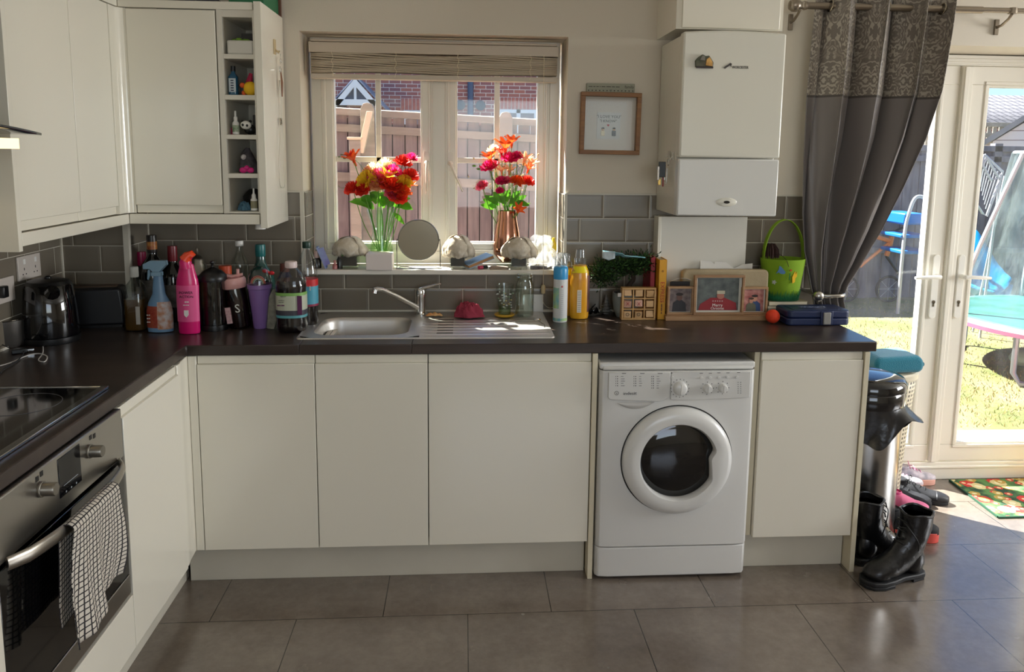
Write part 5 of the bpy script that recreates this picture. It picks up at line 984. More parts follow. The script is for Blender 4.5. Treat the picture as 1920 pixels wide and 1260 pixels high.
b.tube(smooth(pts, 5), .001, 5); b.k = 0; ctr = sidep(523, 228)+Vector((.008, 0, 0)); b.tube([ctr+Vector((0, .012*math.cos(i*PI/8), .012*math.sin(i*PI/8))) for i in range(16)], .003, 6, closed=True)
tag(b.obj('necklace', M('fine silver chain', 'b8b2a4', .3, 1)), 'fine long chain necklace with a small ring pendant hanging down the cabinet side', 'necklace')
# ---------------------------------------------------------------- wall picture, sign, magnets, keys
yw = -.001
a0, a1 = P(1088, 172, 'y', -.03), P(1204, 172, 'y', -.03); zb = P(1090, 289, 'y', -.03).z; zt2 = a0.z
k = T('picture_frame', 'square wooden box frame with two small figures hanging right of the window', 'picture', ((a0.x+a1.x)/2, 0, zb)); hw = (a1.x-a0.x)/2-.003; hh = zt2-zb; oak = wood('oak frame', '7a5230', '8f6238', 'a3723f', 'x', .5, 30)
k.rotation_euler = (0, math.radians(.6), 0)
b = MB(); frame_ring(b, -hw, hw, 0, hh, .018, -.034, -.001); b.obj('frame', oak, k, bev=.0015)
b = MB(); b.box(-hw+.018, hw-.018, -.006, -.001, .018, hh-.018); bk = b.obj('backing', M('frame backing', 'd2c8bc', .7), k)
b = MB(); b.box(-.055, .045, -.0105, -.006, hh*.25, hh*.68); bd = b.obj('print_card', M('print card', 'cfccc8', .6), k)
txt('"I LOVE YOU"', .0175, (-.005, -.011, hh*.61), bd, M('label black'), ext=.0002); txt('"I KNOW"', .0165, (-.007, -.011, hh*.54), bd, _M['label black'], ext=.0002)
b = MB(); b.prism([(0, -.006), (.006, .001), (.003, .004), (0, .002), (-.003, .004), (-.006, .001)], 'y', -.0115, -.0105); b.v = [v+Vector((-.007, 0, hh*.475)) for v in b.v]; b.obj('red_heart', M('heart red', 'b8303a', .5), bd)
for x, body, nm in ((-.03, 'e8dcc0', 'small_figure'), (.018, '1c181c', 'small_figure')):
    bb_ = hh*.30; b = MB(); b.box(x-.008, x+.008, -.018, -.0105, bb_, bb_+.022); b.k = 1; b.ball((x, -.0145, bb_+.028), .006, 10); b.k = 2; b.ball((x, -.0142, bb_+.0315), .0068, 10, (1, 1, .75)); b.k = 0; b.obj(nm, [M('figure '+body, body, .5), M('figure skin', 'e0b890', .5), M('figure hair', '2c2018', .6)], k, bev=.001)
b = MB(); b.box(-hw+.017, hw-.017, -.029, -.0275, .017, hh-.017); b.obj('glass_pane', G('frame glass', 'fbfcfc', .15), k, sm=0)
a0, a1 = P(1100, 155, 'y', -.012), P(1190, 155, 'y', -.012); z1 = a0.z; z0 = zt2+.0008
k = T('wooden_sign', 'narrow grey wooden sign with a row of small hearts standing on the picture frame', 'sign', ((a0.x+a1.x)/2, -.012, z0)); hw = (a1.x-a0.x)/2; hh = z1-z0-.002
b = MB(); b.box(-hw, hw, -.005, .005, 0, hh); sg_ = b.obj('sign_board', M('grey green paint', '9a9a88', .6), k, bev=.0008)
dashes(sg_, M('ink brown', '3c342c', .6), -hw*.92, -.0054, hh*.62, [.016, .009, .010, .004, .016, .020, .013, .016], .0026, .004); txt('family', .017, (hw*.77, -.0056, hh*.62), sg_, _M['ink brown'], ext=.0002)
for i in range(13):
    x = -hw*.92+i*hw*1.84/12; s_ = 1.7 if i == 6 else 1; b = MB(); b.prism([(x, (.0015-.0035*s_)), (x+.0035*s_, .0015+.0015*s_), (x+.0017*s_, .0015+.003*s_), (x, .0015+.0018*s_), (x-.0017*s_, .0015+.003*s_), (x-.0035*s_, .0015+.0015*s_)], 'y', -.0058, -.005); b.v = [v+Vector((0, 0, hh*.14)) for v in b.v]; b.obj('heart', M('heart grey', '6a6a60', .5) if i == 6 else M('ink brown'), sg_)
# fridge-style magnet on the boiler
a = P(1321, 117, 'y', -.36); k = T('souvenir_magnet', 'small moulded village scene magnet on the boiler front', 'magnet', (a.x, -.353, a.z))
b = MB(); b.prism([(-.034, -.018), (.034, -.02), (.036, .0), (.028, .012), (.018, .026), (.004, .024), (-.008, .03), (-.024, .02), (-.036, .006)], 'y', -.008, 0); b.obj('magnet_base', M('magnet green', '34402a', .5, mott=('6a6450', 40)), k, bev=.002)
b = MB(); b.prism([(.004, -.012), (.03, -.014), (.03, .0), (.018, .02), (.006, .012)], 'y', -.013, -.008); b.obj('golden_house', M('magnet gold', 'b07c34', .4, mott=('e0b060', 60)), k, bev=.001); b = MB(); b.prism([(-.02, .008), (.0, .006), (.0, .022), (-.01, .026)], 'y', -.012, -.008); b.obj('grey_roof', M('magnet grey', '7a7468', .5), k, bev=.001)
b = MB(); b.box(-.033, .034, -.012, -.008, -.022, -.015); b.obj('name_strip', M('magnet dark', '2a1c1c', .4), k, bev=.001)
# keys on the boiler side
xb = BX0-.0005; a = P(1258, 290, 'x', xb)
for j, (uu, vv) in enumerate(((1255, 290), (1262, 293))):
    a = P(uu, vv, 'x', xb); k = T('adhesive_hook', ('clear adhesive hook nearer the wall on the boiler side', 'clear adhesive hook nearer the boiler front on its side')[j], 'hook', a); b = MB(); b.box(-.004, 0, -.008, .008, -.014, .016); b.tube([(-.003, 0, -.002), (-.014, 0, -.012), (-.016, 0, -.002)], .002, 6); b.obj('hook_body', M('clear hook', 'd4d0c4', .2), k)
a = P(1257, 318, 'x', xb); k = T('key_bunch', 'bunch of keys with black fobs hanging from hooks on the boiler side', 'keys', a+Vector((-.010, 0, .0)))
b = MB(); b.tube([(0, .014*math.cos(i*PI/8), .014*math.sin(i*PI/8)+.03) for i in range(16)], .0016, 6, closed=True); b.obj('key_ring', chrome, k)
for dy, dz, w_, h_, m_ in ((-.004, .0, .028, .05, black), (.014, -.01, .01, .05, chrome), (-.03, -.012, .008, .045, chrome), (.03, -.02, .007, .05, chrome), (.006, -.035, .006, .04, M('red key cap', '8a2a24', .4)), (-.02, -.04, .012, .02, M('brass key', 'b89a5a', .3, 1))):
    b = MB(); b.box(-.022+dy*.7-w_/2, -.022+dy*.7+w_/2, dy*.5-.003, dy*.5+.003, dz*1.25-h_*.62, dz*1.25+h_*.62); b.obj('key_fob' if m_ is black else 'key', m_, k, bev=.0015)
# ---------------------------------------------------------------- things on the right worktop
k, h, r = bottle(1051, -.21, 598, 473, 27, None, None, 'spray_can', 'slim white aerosol can with sky blue collar and clear cap', 'aerosol can')
L(k, [(.0001, 0), (.96, 0), (1, .01), (1, .74), (.0001, .74)], M('can white', 'd8d8d6', .35), 'can_body', h, r, n=32)
L(k, [(1.01, .62), (1.02, .63), (1.02, .76), (.95, .79), (.8, .8), (.0001, .8)], M('sky blue', '3a9ad0', .3), 'collar', h, r, n=32)
L(k, [(.85, .79), (.85, .9), (.62, .99), (.0001, 1)], G('clear cap', 'e4e8ea', 1.2, .1, dirt=.3), 'cap', h, r)
b = MB(); b.lathe([(r*1.012, h*.02), (r*1.012, h*.06)], 30); b.lathe([(r*1.012, h*.2), (r*1.012, h*.5)], 16, a0=PI*1.05, a1=PI*1.4); b.obj('blue_print', M('print blue', '4a9ac8', .4, mott=('b8d070', 30)), k)
b = MB()
for i in range(14): b.box(-.001, .008, -r*1.03, -r*1.0, h*(.08+.03*i), h*(.08+.03*i)+.0012)
m_ = b.obj('small_print', M('grey print'), k); m_['kind'] = 'stuff'
b = MB(); b.ball((.003, -r*1.0, h*.52), .004, 8); b.obj('red_dot', M('heart red'), k)
for (u, y, vb, vt, wpx, lb) in ((1087, -.15, 594, 465, 36, 'yellow orange fabric softener bottle with clear cap right of the aerosol can'), (1061, -.09, 592, 474, 34, 'second yellow fabric softener bottle half hidden behind the aerosol can')):
    k, h, r = bottle(u, y, vb, vt, wpx, None, None, 'softener_bottle', lb)
    L(k, [(.0001, 0), (.9, .005), (1, .04), (1, .55), (.9, .68), (.6, .77), (.0001, .77)], M('softener yellow', 'd89018', .3, coat=.2, mott=('e8b030', 8)), 'bottle_body', h, r, n=32, sy=.75)
    L(k, [(.55, .76), (.62, .78), (.62, .86), (.5, .87), (.44, .98), (.0001, 1)], G('clear cap'), 'cap', h, r)
    L(k, [(.92, .66), (.7, .745), (.0001, .76)], M('neck yellow', 'f0d800', .25), 'neck', h, r, sy=.8)
    b = MB(); b.box(-r*.35, r*.1, -r*.79, -r*.74, h*.10, h*.42); b.obj('bottle_label', M('label cream', 'd8d0c0', .5), k)
    for j in range(7): 
        pass
    b = MB()
    for j in range(11): b.box(-r*.3, r*.05, -r*.80, -r*.785, h*(.12+.027*j), h*(.12+.027*j)+.0014)
    m_ = b.obj('small_print', pk, k); m_['kind'] = 'stuff'
    b = MB(); b.lathe([(r*1.02, h*.1), (r*1.03, h*.62)], 12, a0=-.75, a1=-.1, sy=.75); b.obj('side_label', M('brown label', '7a4a40', .5, mott=('3a1a20', 25)), k)
# bonsai
a = Vector((P(1176, 560, 'y', -.115).x, -.115, Z0)); k = T('bonsai_tree', 'small artificial bonsai with dark green clipped foliage in a grey pot', 'potted plant', a)
r = px2m(28, a); h = P(1176, 548, 'y', a.y).z-Z0
b = MB(); b.lathe([(.0001, 0), (r*.7, 0), (r*.9, h*.3), (r, h*.7), (r*.98, h), (r*.9, h), (r*.9, h*.9), (.0001, h*.9)], 36); b.obj('pot', M('stone grey pot', '7a807c', .6, mott=('8a918c', 12)), k)
b = MB(); b.lathe([(.0001, h*.91), (r*.9, h*.91), (.0001, h*.93)], 24); b.obj('soil', M('dark soil', '1c1612', .9), k)
def bp(u, v, y=0): return P(u, v, 'y', a.y+y)-a
b = MB(); b.tube(smooth([Vector((0, 0, h*.9)), bp(1180, 535), bp(1188, 522), bp(1180, 508), bp(1160, 500)], 4), [.012]*5+[.01]*5+[.008]*4+[.006]*3, 8); b.tube(smooth([bp(1188, 520), bp(1195, 508), bp(1205, 497)], 3), .005, 6); b.tube(smooth([bp(1160, 500), bp(1140, 510), bp(1132, 518)], 3), .004, 6); b.obj('trunk', M('dark bark', '33261e', .9, bmp=(60, .5)), k)
fr = random.Random(3); b = MB()
for (u, v, ru, rv, n_) in ((1128, 512, 21, 19, 620), (1150, 500, 26, 17, 640), (1175, 497, 30, 16, 720), (1206, 494, 22, 17, 560), (1138, 524, 19, 12, 340), (1185, 505, 24, 10, 320)):
    for i in range(n_):
        t, q_, w_ = fr.gauss(0, .5), fr.gauss(0, .5), fr.gauss(0, .5); p_ = bp(u+ru*t, v+rv*q_, .035*w_); d = Vector((t*ru, w_*25, -q_*rv+6)).normalized()+Vector((fr.uniform(-.6, .6), fr.uniform(-.6, .6), fr.uniform(-.4, .7))); d.normalize(); s_ = d.cross(Vector((fr.random(), fr.random(), fr.random()))).normalized()*.0028
        b.k = fr.choice((0, 0, 1)); b.add([p_-s_*.6, p_+d*.008-s_, p_+d*.015, p_+d*.008+s_, p_+s_*.6], [(0, 1, 2, 3, 4)])
m_ = b.obj('foliage', [M('bonsai green', '1f3616', .6), M('bonsai light green', '40632a', .6)], k, recalc=False); 
b = MB(); p_ = bp(1160, 552, -.05); b.box(p_.x-.006, p_.x+.008, -r*.98-.001, -r*.9, p_.z-.008, p_.z+.008); b.obj('pot_tag', M('tag white', 'd0ccc8', .5), k)
# face mask on the bonsai
p0, p1 = P(1131, 474, 'y', -.16), P(1205, 480, 'y', -.12); k = T('face_mask', 'pale blue disposable face mask draped over the bonsai top', 'face mask', (p0+p1)/2); wdt = (p1-p0).length
b = MB(); b.surf(lambda u, v: (wdt*(u-.5)*(1-.1*v), -.02+.05*v-.02*math.sin(PI*u), (.008 if u < .5 else 0)-.02*(u-.3)**2*0+.010*(1-u)-.03*v*(1-u)**1.5-.012*u+.003*math.sin(v*18)), 16, 10); b.obj('mask_cloth', M('mask blue', '5a9aa8', .8, mott=('8ab8c0', 10)), k, solid=.001)
b = MB(); b.surf(lambda u, v: (-wdt*.5+wdt*.28*u, -.026-.004*u, .016-.038*v*(1-.5*abs(u-.5))), 6, 6); b.obj('mask_inner', M('mask white', 'b8c4c8', .8, bmp=(90, .4)), k, solid=.001)
# sunglasses/clip and small silver tree
q = P(1112, 590, 'z', Z0); k = T('sunglasses', 'folded black sunglasses lying left of the silver tree', 'glasses', q, .4)
b = MB(); b.tube(smooth([Vector(v) for v in ((-.032, 0, .004), (-.018, -.012, .022), (0, 0, .014), (.018, .004, .03), (.03, .0, .004))], 4), .0025, 6); b.obj('frame', blackg, k)
for x in (-.016, .012):
    b = MB(); b.ball((x, -.002, .016), .015, 14, (1, .2, .85)); b.obj('lens', blackg, k)
b = MB(); b.tube([(-.034, -.01, .003), (.01, -.028, .003), (.04, -.02, .002)], .002, 6); b.tube([(-.03, .004, .004), (.0, .01, .03), (.02, .014, .042)], .002, 6); b.obj('arms', blackg, k)
q = P(1136, 588, 'z', Z0); k = T('silver_tree', 'tiny glittery silver cone tree between sunglasses and plant pot', 'ornament', q); h = P(1136, 552, 'y', q.y).z-q.z; r = px2m(12, q)
b = MB()
for i in range(6): z = h*(.12+.145*i); rr_ = r*(1-i/6.5); b.lathe([(rr_, z), (rr_*.75, z+h*.02), (rr_*.5, z+h*.16), (.0001, z+h*.16)], 18)
b.lathe([(.0001, 0), (r*.5, 0), (r*.3, h*.12), (.0001, h*.12)], 14); b.obj('cone_tree', M('silver glitter', '8a8884', .3, .8, bmp=(400, 1)), k)
# noughts and crosses
q0, q1 = P(1165, 600, 'z', Z0), P(1229, 600, 'z', Z0); w_ = (q1.x-q0.x); h = P(1165, 540, 'y', q0.y).z-Z0; k = T('noughts_and_crosses_game', 'wooden noughts and crosses block stand with turning cubes', 'game', ((q0.x+q1.x)/2, q0.y+.018, Z0)); pine = wood('pale pine', 'a8814e', 'b98f58', 'c79f68', 'x', .5, 30)
b = MB(); t_ = .008; ww = w_/2
frame_ring(b, -ww, ww, 0, h, t_, -.018, .018)
for i in (1, 2): x = -ww+w_*i/3; b.box(x-.0025, x+.0025, -.017, .017, t_, h-t_); z = h*i/3; b.box(-ww+t_, ww-t_, -.0172, .0168, z-.0025, z+.0025)
b.box(-ww+t_, ww-t_, .014, .0165, t_, h-t_); b.obj('frame', pine, k, bev=.001)
marks = [['O', 'O', ''], ['X', 'X', ''], ['', '', '']]
for i in range(3):
    for j in range(3):
        cx_ = -ww+w_*(i+.5)/3+(.001 if i == 0 else -.001 if i == 2 else 0); cz_ = h*(j+.5)/3; s_ = w_*.105; b = MB(); b.X = Matrix.Translation((cx_, -.003, cz_)) @ Matrix.Rotation((.0, .25, -.2)[(i+j) % 3], 4, 'X'); b.box(-s_, s_, -s_*.9, s_*.9, -s_*.9, s_*.9)
        c_ = b.obj('turning_cube', M('cube pine', 'c8a070', .5) if not (j == 1 and i < 2) else M('cube pink', 'c89a84', .5), k, bev=.001)
        mk = marks[j][i]
        if mk: txt(mk, .021, (cx_, -.003-s_*1.0-.001, cz_), c_, M('cross red', '9a2c24', .5) if mk == 'X' else M('nought black', '2a2420', .5), ext=.0004)
# books
q0, q1 = P(1232, 599, 'z', Z0), P(1247, 599, 'z', Z0); h = P(1238, 487, 'y', q0.y).z-Z0
k = T('yellow_book', 'tall yellow hardback cookbook with red spine lettering standing upright', 'book', ((q0.x+q1.x)/2, q0.y, Z0)); w2 = (q1.x-q0.x)/2; D = .165
b = MB(); b.box(-w2, w2, 0, .003, 0, h).box(-w2, -w2+.003, 0, D, 0, h).box(w2-.003, w2, 0, D, 0, h); b.obj('cover', M('book yellow', 'd89a1a', .45), k, bev=.001); b = MB(); b.box(-w2+.003, w2-.003, .004, D-.004, .004, h-.004); b.obj('page_block', M('page cream', 'd8ceb4', .8), k)
txt('EXPRESS', .024, (0, -.0005, h*.46), k, M('spine red', 'b8341c', .5), rot=(PI/2, PI/2, 0), ext=.0003); M('spine brown', '7a4a18', .5)
for z_, hh_ in ((.30, .006), (.235, .014), (.17, .016), (.11, .008)): dashes(k, _M['spine brown'], -.0025, -.0003, h*z_, [.005], hh_)
b = MB(); b.tube([(.003*math.cos(i*PI/6), -.0003, h*.81+.004*math.sin(i*PI/6)) for i in range(12)], .001, 5, closed=True); b.obj('spine_emblem', _M['spine brown'], k)
k = T('red_book', 'dark red book standing behind the yellow book with its cover showing', 'book', (k.location.x-.030, q0.y+.005+.0, Z0)); hr = h*1.02
b = MB(); b.box(-.012, -.009, .04, D+.02, 0, hr).box(.006, .009, .04, D+.02, 0, hr).box(-.012, .009, .04, .043, 0, hr); b.obj('cover', M('book red', 'a01424', .4), k, bev=.001); b = MB(); b.box(-.009, .006, .044, D+.016, .004, hr-.004); b.obj('page_block', M('page cream'), k)
# triple photo frame
q0, q1 = P(1247, 601, 'z', Z0), P(1440, 601, 'z', Z0); k = T('triple_photo_frame', 'pale oak triple photo frame on one base holding three family photos', 'photo frame', ((q0.x+q1.x)/2, q0.y+.012, Z0)); o = Vector(k.location); hw = (q1.x-q0.x)/2
oak2 = wood('light oak', '8a6444', '9e7853', 'ae8a62', 'x', .5, 26)
b = MB(); b.box(-hw, hw, -.02, .03, 0, .020).box(-hw+.004, hw-.004, -.016, .026, .020, .024); b.obj('base', oak2, k, bev=.001)
def pf_(u0, u1, v0, v1, y, wd_, name):
    A, Bq = P(u0, v1, 'y', o.y+y)-o, P(u1, v0, 'y', o.y+y)-o; z0_ = max(A.z, .0245); b = MB(); frame_ring(b, A.x, Bq.x, z0_, Bq.z, wd_, y-.006, y+.012); f_ = b.obj(name, oak2, k, bev=.001)
    b = MB(); b.box(A.x+wd_, Bq.x-wd_, y+.004, y+.008, z0_+wd_, Bq.z-wd_); b.obj('photo_mount', M('mount white', 'c8c4b8', .6), f_)
    return f_, A.x+wd_, Bq.x-wd_, z0_+wd_, Bq.z-wd_
def person(x, z, s_, top, skin, y, par, hair='2a1c16'):
    b = MB(); b.prism([(x-s_*.9, z), (x+s_*.9, z), (x+s_*.8, z+s_*1.1), (x+s_*.3, z+s_*1.5), (x-s_*.3, z+s_*1.5), (x-s_*.8, z+s_*1.1)], 'y', y, y+.0004); b.k = 1; b.prism([(x+s_*.36*math.cos(i*PI/6), z+s_*1.85+s_*.46*math.sin(i*PI/6)) for i in range(12)], 'y', y-.0003, y+.0003); b.k = 2; b.prism([(x+s_*.46*math.cos(i*PI/6), z+s_*2.22+s_*.2*math.sin(i*PI/6)) for i in range(12)], 'y', y-.0005, y); b.obj('photo_person', [M('ph '+top, top, .5), M('ph '+skin, skin, .5), M('ph '+hair, hair, .5)], par)
f_, x0, x1, z0, z1 = pf_(1250, 1301, 537, 590, -.004, .009, 'left_frame')
b = MB(); b.box(x0+.002, x1-.002, -.0006, .0, z0+.002, z1-.002); b.obj('photo_print', M('ph bg a', '8a7c78', .5, mott=('4a3a3c', 40)), f_); person((x0+x1)/2-.003, z0+.002, (z1-z0)*.33, '2c2a2e', '6a4a40', -.0012, f_)
f_, x0, x1, z0, z1 = pf_(1386, 1440, 538, 590, -.003, .009, 'right_frame')
b = MB(); b.box(x0+.006, x1-.006, .0004, .001, z0+.003, z1-.003); b.obj('photo_print', M('ph bg b', '8a3a38', .5, mott=('c08a80', 45)), f_); person((x0+x1)/2+.006, z0+.003, (z1-z0)*.3, '24406e', 'c08a70', -.0002, f_); person((x0+x1)/2-.009, z0+.003, (z1-z0)*.25, '5a5a48', 'b8826a', -.0008, f_, '4a3020')
f_, x0, x1, z0, z1 = pf_(1299, 1397, 516, 595, -.012, .010, 'centre_frame')
b = MB(); b.box(x0+.006, x1-.012, -.0086, -.008, z0+.008, z1-.003); b.obj('photo_print', M('ph bg c', '3a4040', .5, mott=('6a706c', 30)), f_); y = -.0092
b = MB(); cx_ = (x0+x1)/2-.004; W3 = (x1-x0); b.prism([(x0+.012, z0+.009), (x1-.018, z0+.009), (x1-.022, z0+.04), (cx_+.03, z0+.062), (cx_-.03, z0+.062), (x0+.02, z0+.035)], 'y', y-.0004, y); b.k = 1; b.prism([(cx_+.012+.016*math.cos(i*PI/8), z0+.070+.014*math.sin(i*PI/8)) for i in range(16)], 'y', y-.0008, y); b.k = 2; b.box(cx_-.004, cx_+.030, y-.001, y, z0+.078, z0+.092); b.obj('photo_person', [M('jumper red', '8a1c24', .6), M('ph face', 'a86a5a', .5), M('hat cream', 'b8b098', .5)], f_)
txt('Merry', .018, (cx_, y-.0012, z0+.030), f_, M('label white'), ext=.0001); txt('Christmas', .014, (cx_, y-.0012, z0+.0165), f_, M('label white'), ext=.0001); txt('* * * * *', .014, (cx_, y-.0012, z0+.045), f_, M('label white'), ext=.0001)
# brown case, papers, leaflet behind the frame
p0, p1 = P(1277, 504, 'y', -.115), P(1438, 504, 'y', -.115); k = T('brown_case', 'soft tan zip case standing behind the triple photo frame', 'case', ((p0.x+p1.x)/2, -.123, Z0)); hw = (p1.x-p0.x)/2; h = p0.z-Z0
b = MB(); b.prism(rrect(-hw, hw, 0, h, .02, 5), 'y', -.018, .018); b.obj('case_body', M('tan cloth', 'a08f70', .8, mott=('ad9c7c', 10), bmp=(120, .2)), k, bev=.008, seg=3)
k = T('letter_papers', 'loose white letters poking up behind the tan case', 'papers', ((p0.x+p1.x)/2, -.098, Z0))
for j, (u0, u1, v0, v1) in enumerate(((1313, 1352, 488, 506), (1340, 1382, 490, 507), (1372, 1411, 494, 507), (1330, 1405, 499, 508))):
    A, Bq = P(u0, v0, 'y', -.098), P(u1, v1, 'y', -.098); ox_ = k.location.x; b = MB(); b.prism([(A.x-ox_, 0), (Bq.x-ox_, 0), (Bq.x-ox_, (A.z if j == 2 else Bq.z)-Z0), ((A.x*.5+Bq.x*.5)-ox_, A.z-Z0-.004), (A.x-ox_, (Bq.z if j == 2 else A.z)-Z0)], 'y', -.003+.003*j, -.0022+.003*j); b.obj('letter_sheet', M('paper white', 'dedbd4', .7), k)
p_ = P(1278, 530, 'y', -.155); k = T('folded_leaflet', 'curled white and dark leaflet on top of the left small photo frame', 'leaflet', (p_.x, -.155, Z0))
hz_ = P(1278, 522, 'y', -.155).z-Z0; b = MB(); b.surf(lambda u, v: (-.05+.09*u, -.008+.02*v, hz_-.012+.014*math.sin(PI*u*.9)-.004*v), 12, 3); b.obj('leaflet_sheet', M('paper white'), k, solid=.0012); b = MB(); b.box(-.048, .038, .006, .009, 0, hz_-.014); b.obj('dark_backing', M('dark card', '2a2422', .6), k)
# book stack and basket
q0, q1 = P(1436, 583, 'y', -.12), P(1509, 575, 'y', -.12); cx_ = (q0.x+q1.x)/2
zc_ = Z0
for j, (c_, th_, lb) in enumerate((('8a8f9c', .018, 'grey blue thin book at the bottom of the small stack'), ('c8c2b4', .016, 'white magazine in the middle of the small stack'), ('5f6a5c', .014, 'green magazine second from the top of the stack'), ('b8a88a', .018, 'cream magazine on top of the stack under the green basket'))):
    k = T('magazine', lb, 'magazine', (cx_+.004*(j % 2), -.075, zc_), .01*j-.015, group='magazines stacked under the green basket'); hw = (q1.x-q0.x)/2
    b = MB(); b.box(-hw, hw, -.062, .055, 0, .0012).box(-hw, hw, -.062, .055, th_-.0016, th_-.0004).box(-hw, -hw+.001, -.062, .055, 0, th_-.0004); b.obj('cover', M('mag '+c_, c_, .4), k); b = MB(); b.box(-hw+.002, hw-.002, -.060, .053, .0014, th_-.0018); b.obj('page_block', M('page cream'), k); zc_ += th_+.0003
yb_ = -.088; p_ = P(1466, 520, 'y', yb_); k = T('felt_basket', 'lime green felt basket with flowers, grass and a tall handle', 'basket', (p_.x, yb_, zc_+.0005)); o = Vector(k.location)
zt_ = P(1466, 484, 'y', yb_).z-o.z; rt = px2m(42, p_); rb = px2m(30, p_); felt = M('lime felt', '7a9e18', .9, bmp=(300, .3)); 
b = MB(); b.shell([(rb, 0), (rb*1.05, .004), (rt, zt_)], .004, 40, sy=.75); b.obj('basket_body', felt, k, sm=50)
ht_ = P(1466, 411, 'y', yb_).z-o.z; b = MB(); hwid = .013; pts = [(rt*.93*math.cos(t), (ht_-zt_)*math.sin(t)+zt_*(1 if math.sin(t) > 0 else 1)) for t in [i*PI/20 for i in range(21)]]; pts = [(rt*.93, zt_-.05)]+pts+[(-rt*.93, zt_-.05)]
vs_ = []
for x, z in pts: vs_ += [(x, -hwid, z), (x, hwid, z), (x*.955, hwid, z-.003*(z > zt_)), (x*.955, -hwid, z-.003*(z > zt_))]
b.add(vs_, [(i*4+j, i*4+(j+1) % 4, (i+1)*4+(j+1) % 4, (i+1)*4+j) for i in range(len(pts)-1) for j in range(4)]+[(0, 1, 2, 3), tuple(len(vs_)-4+i for i in range(4))]); b.obj('basket_handle', felt, k, sm=40)
b = MB(); n_ = 36
for i in range(n_):
    a_ = PI+PI*i/n_; a2 = a_+PI/n_; hh_ = zt_*(.2+.08*((i*7) % 5)/4); r1 = rb*1.06+.0015; r2 = r1+(rt-rb)*hh_/zt_; am = (a_+a2)/2
    b.add([(r1*math.cos(a_), r1*.75*math.sin(a_), 0.001), (r1*math.cos(a2), r1*.75*math.sin(a2), 0.001), (r2*math.cos(am), r2*.75*math.sin(am), hh_)], [(0, 1, 2)])
    a3 = a_-.03; b.add([(r1*1.01*math.cos(a3), r1*.76*math.sin(a3), 0.001), (r1*1.01*math.cos(a3+.06), r1*.76*math.sin(a3+.06), 0.001), (r2*1.01*math.cos(a3+.05), r2*.76*math.sin(a3+.05), hh_*.9)], [(0, 1, 2)])
m_ = b.obj('felt_grass', M('felt grass', '14663a', .9), k, solid=.001, recalc=False); m_['kind'] = 'stuff'
def on_basket(u, v, poly, mat, name, sc_=1, par=None):
    p_ = P(u, v, 'y', yb_-rt*.8)-o; z = p_.z; rr_ = rb+(rt-rb)*z/zt_; x = max(-rr_*.9, min(rr_*.9, p_.x)); a_ = math.acos(x/rr_); y = -rr_*.75*math.sin(a_); nrm = Vector((math.cos(a_), -math.sin(a_)/.75, 0)).normalized(); s_ = Vector((0, 0, 1)).cross(nrm)*-1
    s_ = Vector((-nrm.y, nrm.x, 0)); s_ = s_ if s_.x > 0 else -s_; c_ = Vector((x, y, z))+nrm*.003; b = MB(); m = len(poly); b.add([c_+s_*(px_*sc_)+Vector((0, 0, pz_*sc_)) for px_, pz_ in poly]+[c_+nrm*.002+s_*(px_*sc_)+Vector((0, 0, pz_*sc_)) for px_, pz_ in poly], [tuple(range(m)), tuple(range(m, 2*m))[::-1]]+[(i, (i+1) % m, m+(i+1) % m, m+i) for i in range(m)]); return b.obj(name, mat, k)
on_basket(1467, 509, [(-.02, -.012), (-.01, -.006), (0, -.012), (.014, -.012), (.019, -.004), (.012, .004), (.0, .018), (-.008, .022), (-.01, .006)], M('felt blue', '5a86b4', .9), 'felt_bird')
on_basket(1457, 531, [(.011*(1 if i % 2 == 0 else .55)*math.cos(i*PI/5), .011*(1 if i % 2 == 0 else .55)*math.sin(i*PI/5)) for i in range(10)], M('felt white', 'b8bcae', .9), 'felt_flower')
on_basket(1491, 522, [(-.008, -.024), (.004, -.018), (.006, -.002), (.013, .006), (.012, .026), (.006, .014), (.002, .03), (-.004, .016), (-.01, .004)], M('felt yellow', 'd8a818', .9), 'felt_chick')
on_basket(1484, 508, [(-.004, -.002), (.004, -.002), (.005, .003), (0, .006), (-.005, .003)], M('felt red', 'c0481c', .9), 'felt_tulip'); on_basket(1482, 518, [(-.002, -.018), (.001, -.018), (.003, .012), (.0, .012)], _M['felt grass'], 'felt_stem')
# pompom in the basket
p_ = P(1442, 472, 'y', yb_+.0)-Vector((0, 0, 0)); k = T('wool_pompom', 'dark brown wool tassel pompom resting in the green basket', 'pompom', (p_.x+.008, yb_+.005, p_.z-.006)); b = MB(); fr = random.Random(5)
for i in range(90):
    a_ = fr.uniform(0, 2*PI); r_ = fr.uniform(.6, 1)*.036; b.tube([(0, 0, .028), (r_*.55*math.cos(a_), r_*.5*math.sin(a_), .034+.008*fr.random()), (r_*.95*math.cos(a_), r_*.95*math.sin(a_), .016), (r_*1.05*math.cos(a_), r_*1.05*math.sin(a_), -.02)], .0016, 4)
m_ = b.obj('wool_strands', M('brown wool', '3a2420', .95), k); b = MB(); b.tube(smooth([Vector((.01, -.02, -.002)), Vector((.022, -.055, .0)), Vector((.04, -.075, -.02)), Vector((.05, -.083, -.048))], 4), .0012, 5); b.obj('wool_string', _M['brown wool'], k)
# orange ball
q = P(1449, 590, 'y', -.262); r = px2m(13, q); b = MB(); b.ball((0, 0, 0), r, 28); o_ = b.obj('foam_ball', M('orange red foam', 'e8401c', .7, bmp=(200, .2)), None, loc=(q.x, q.y, Z0+r)); tag(o_, 'bright orange red ball between photo frame and blue case', 'ball')
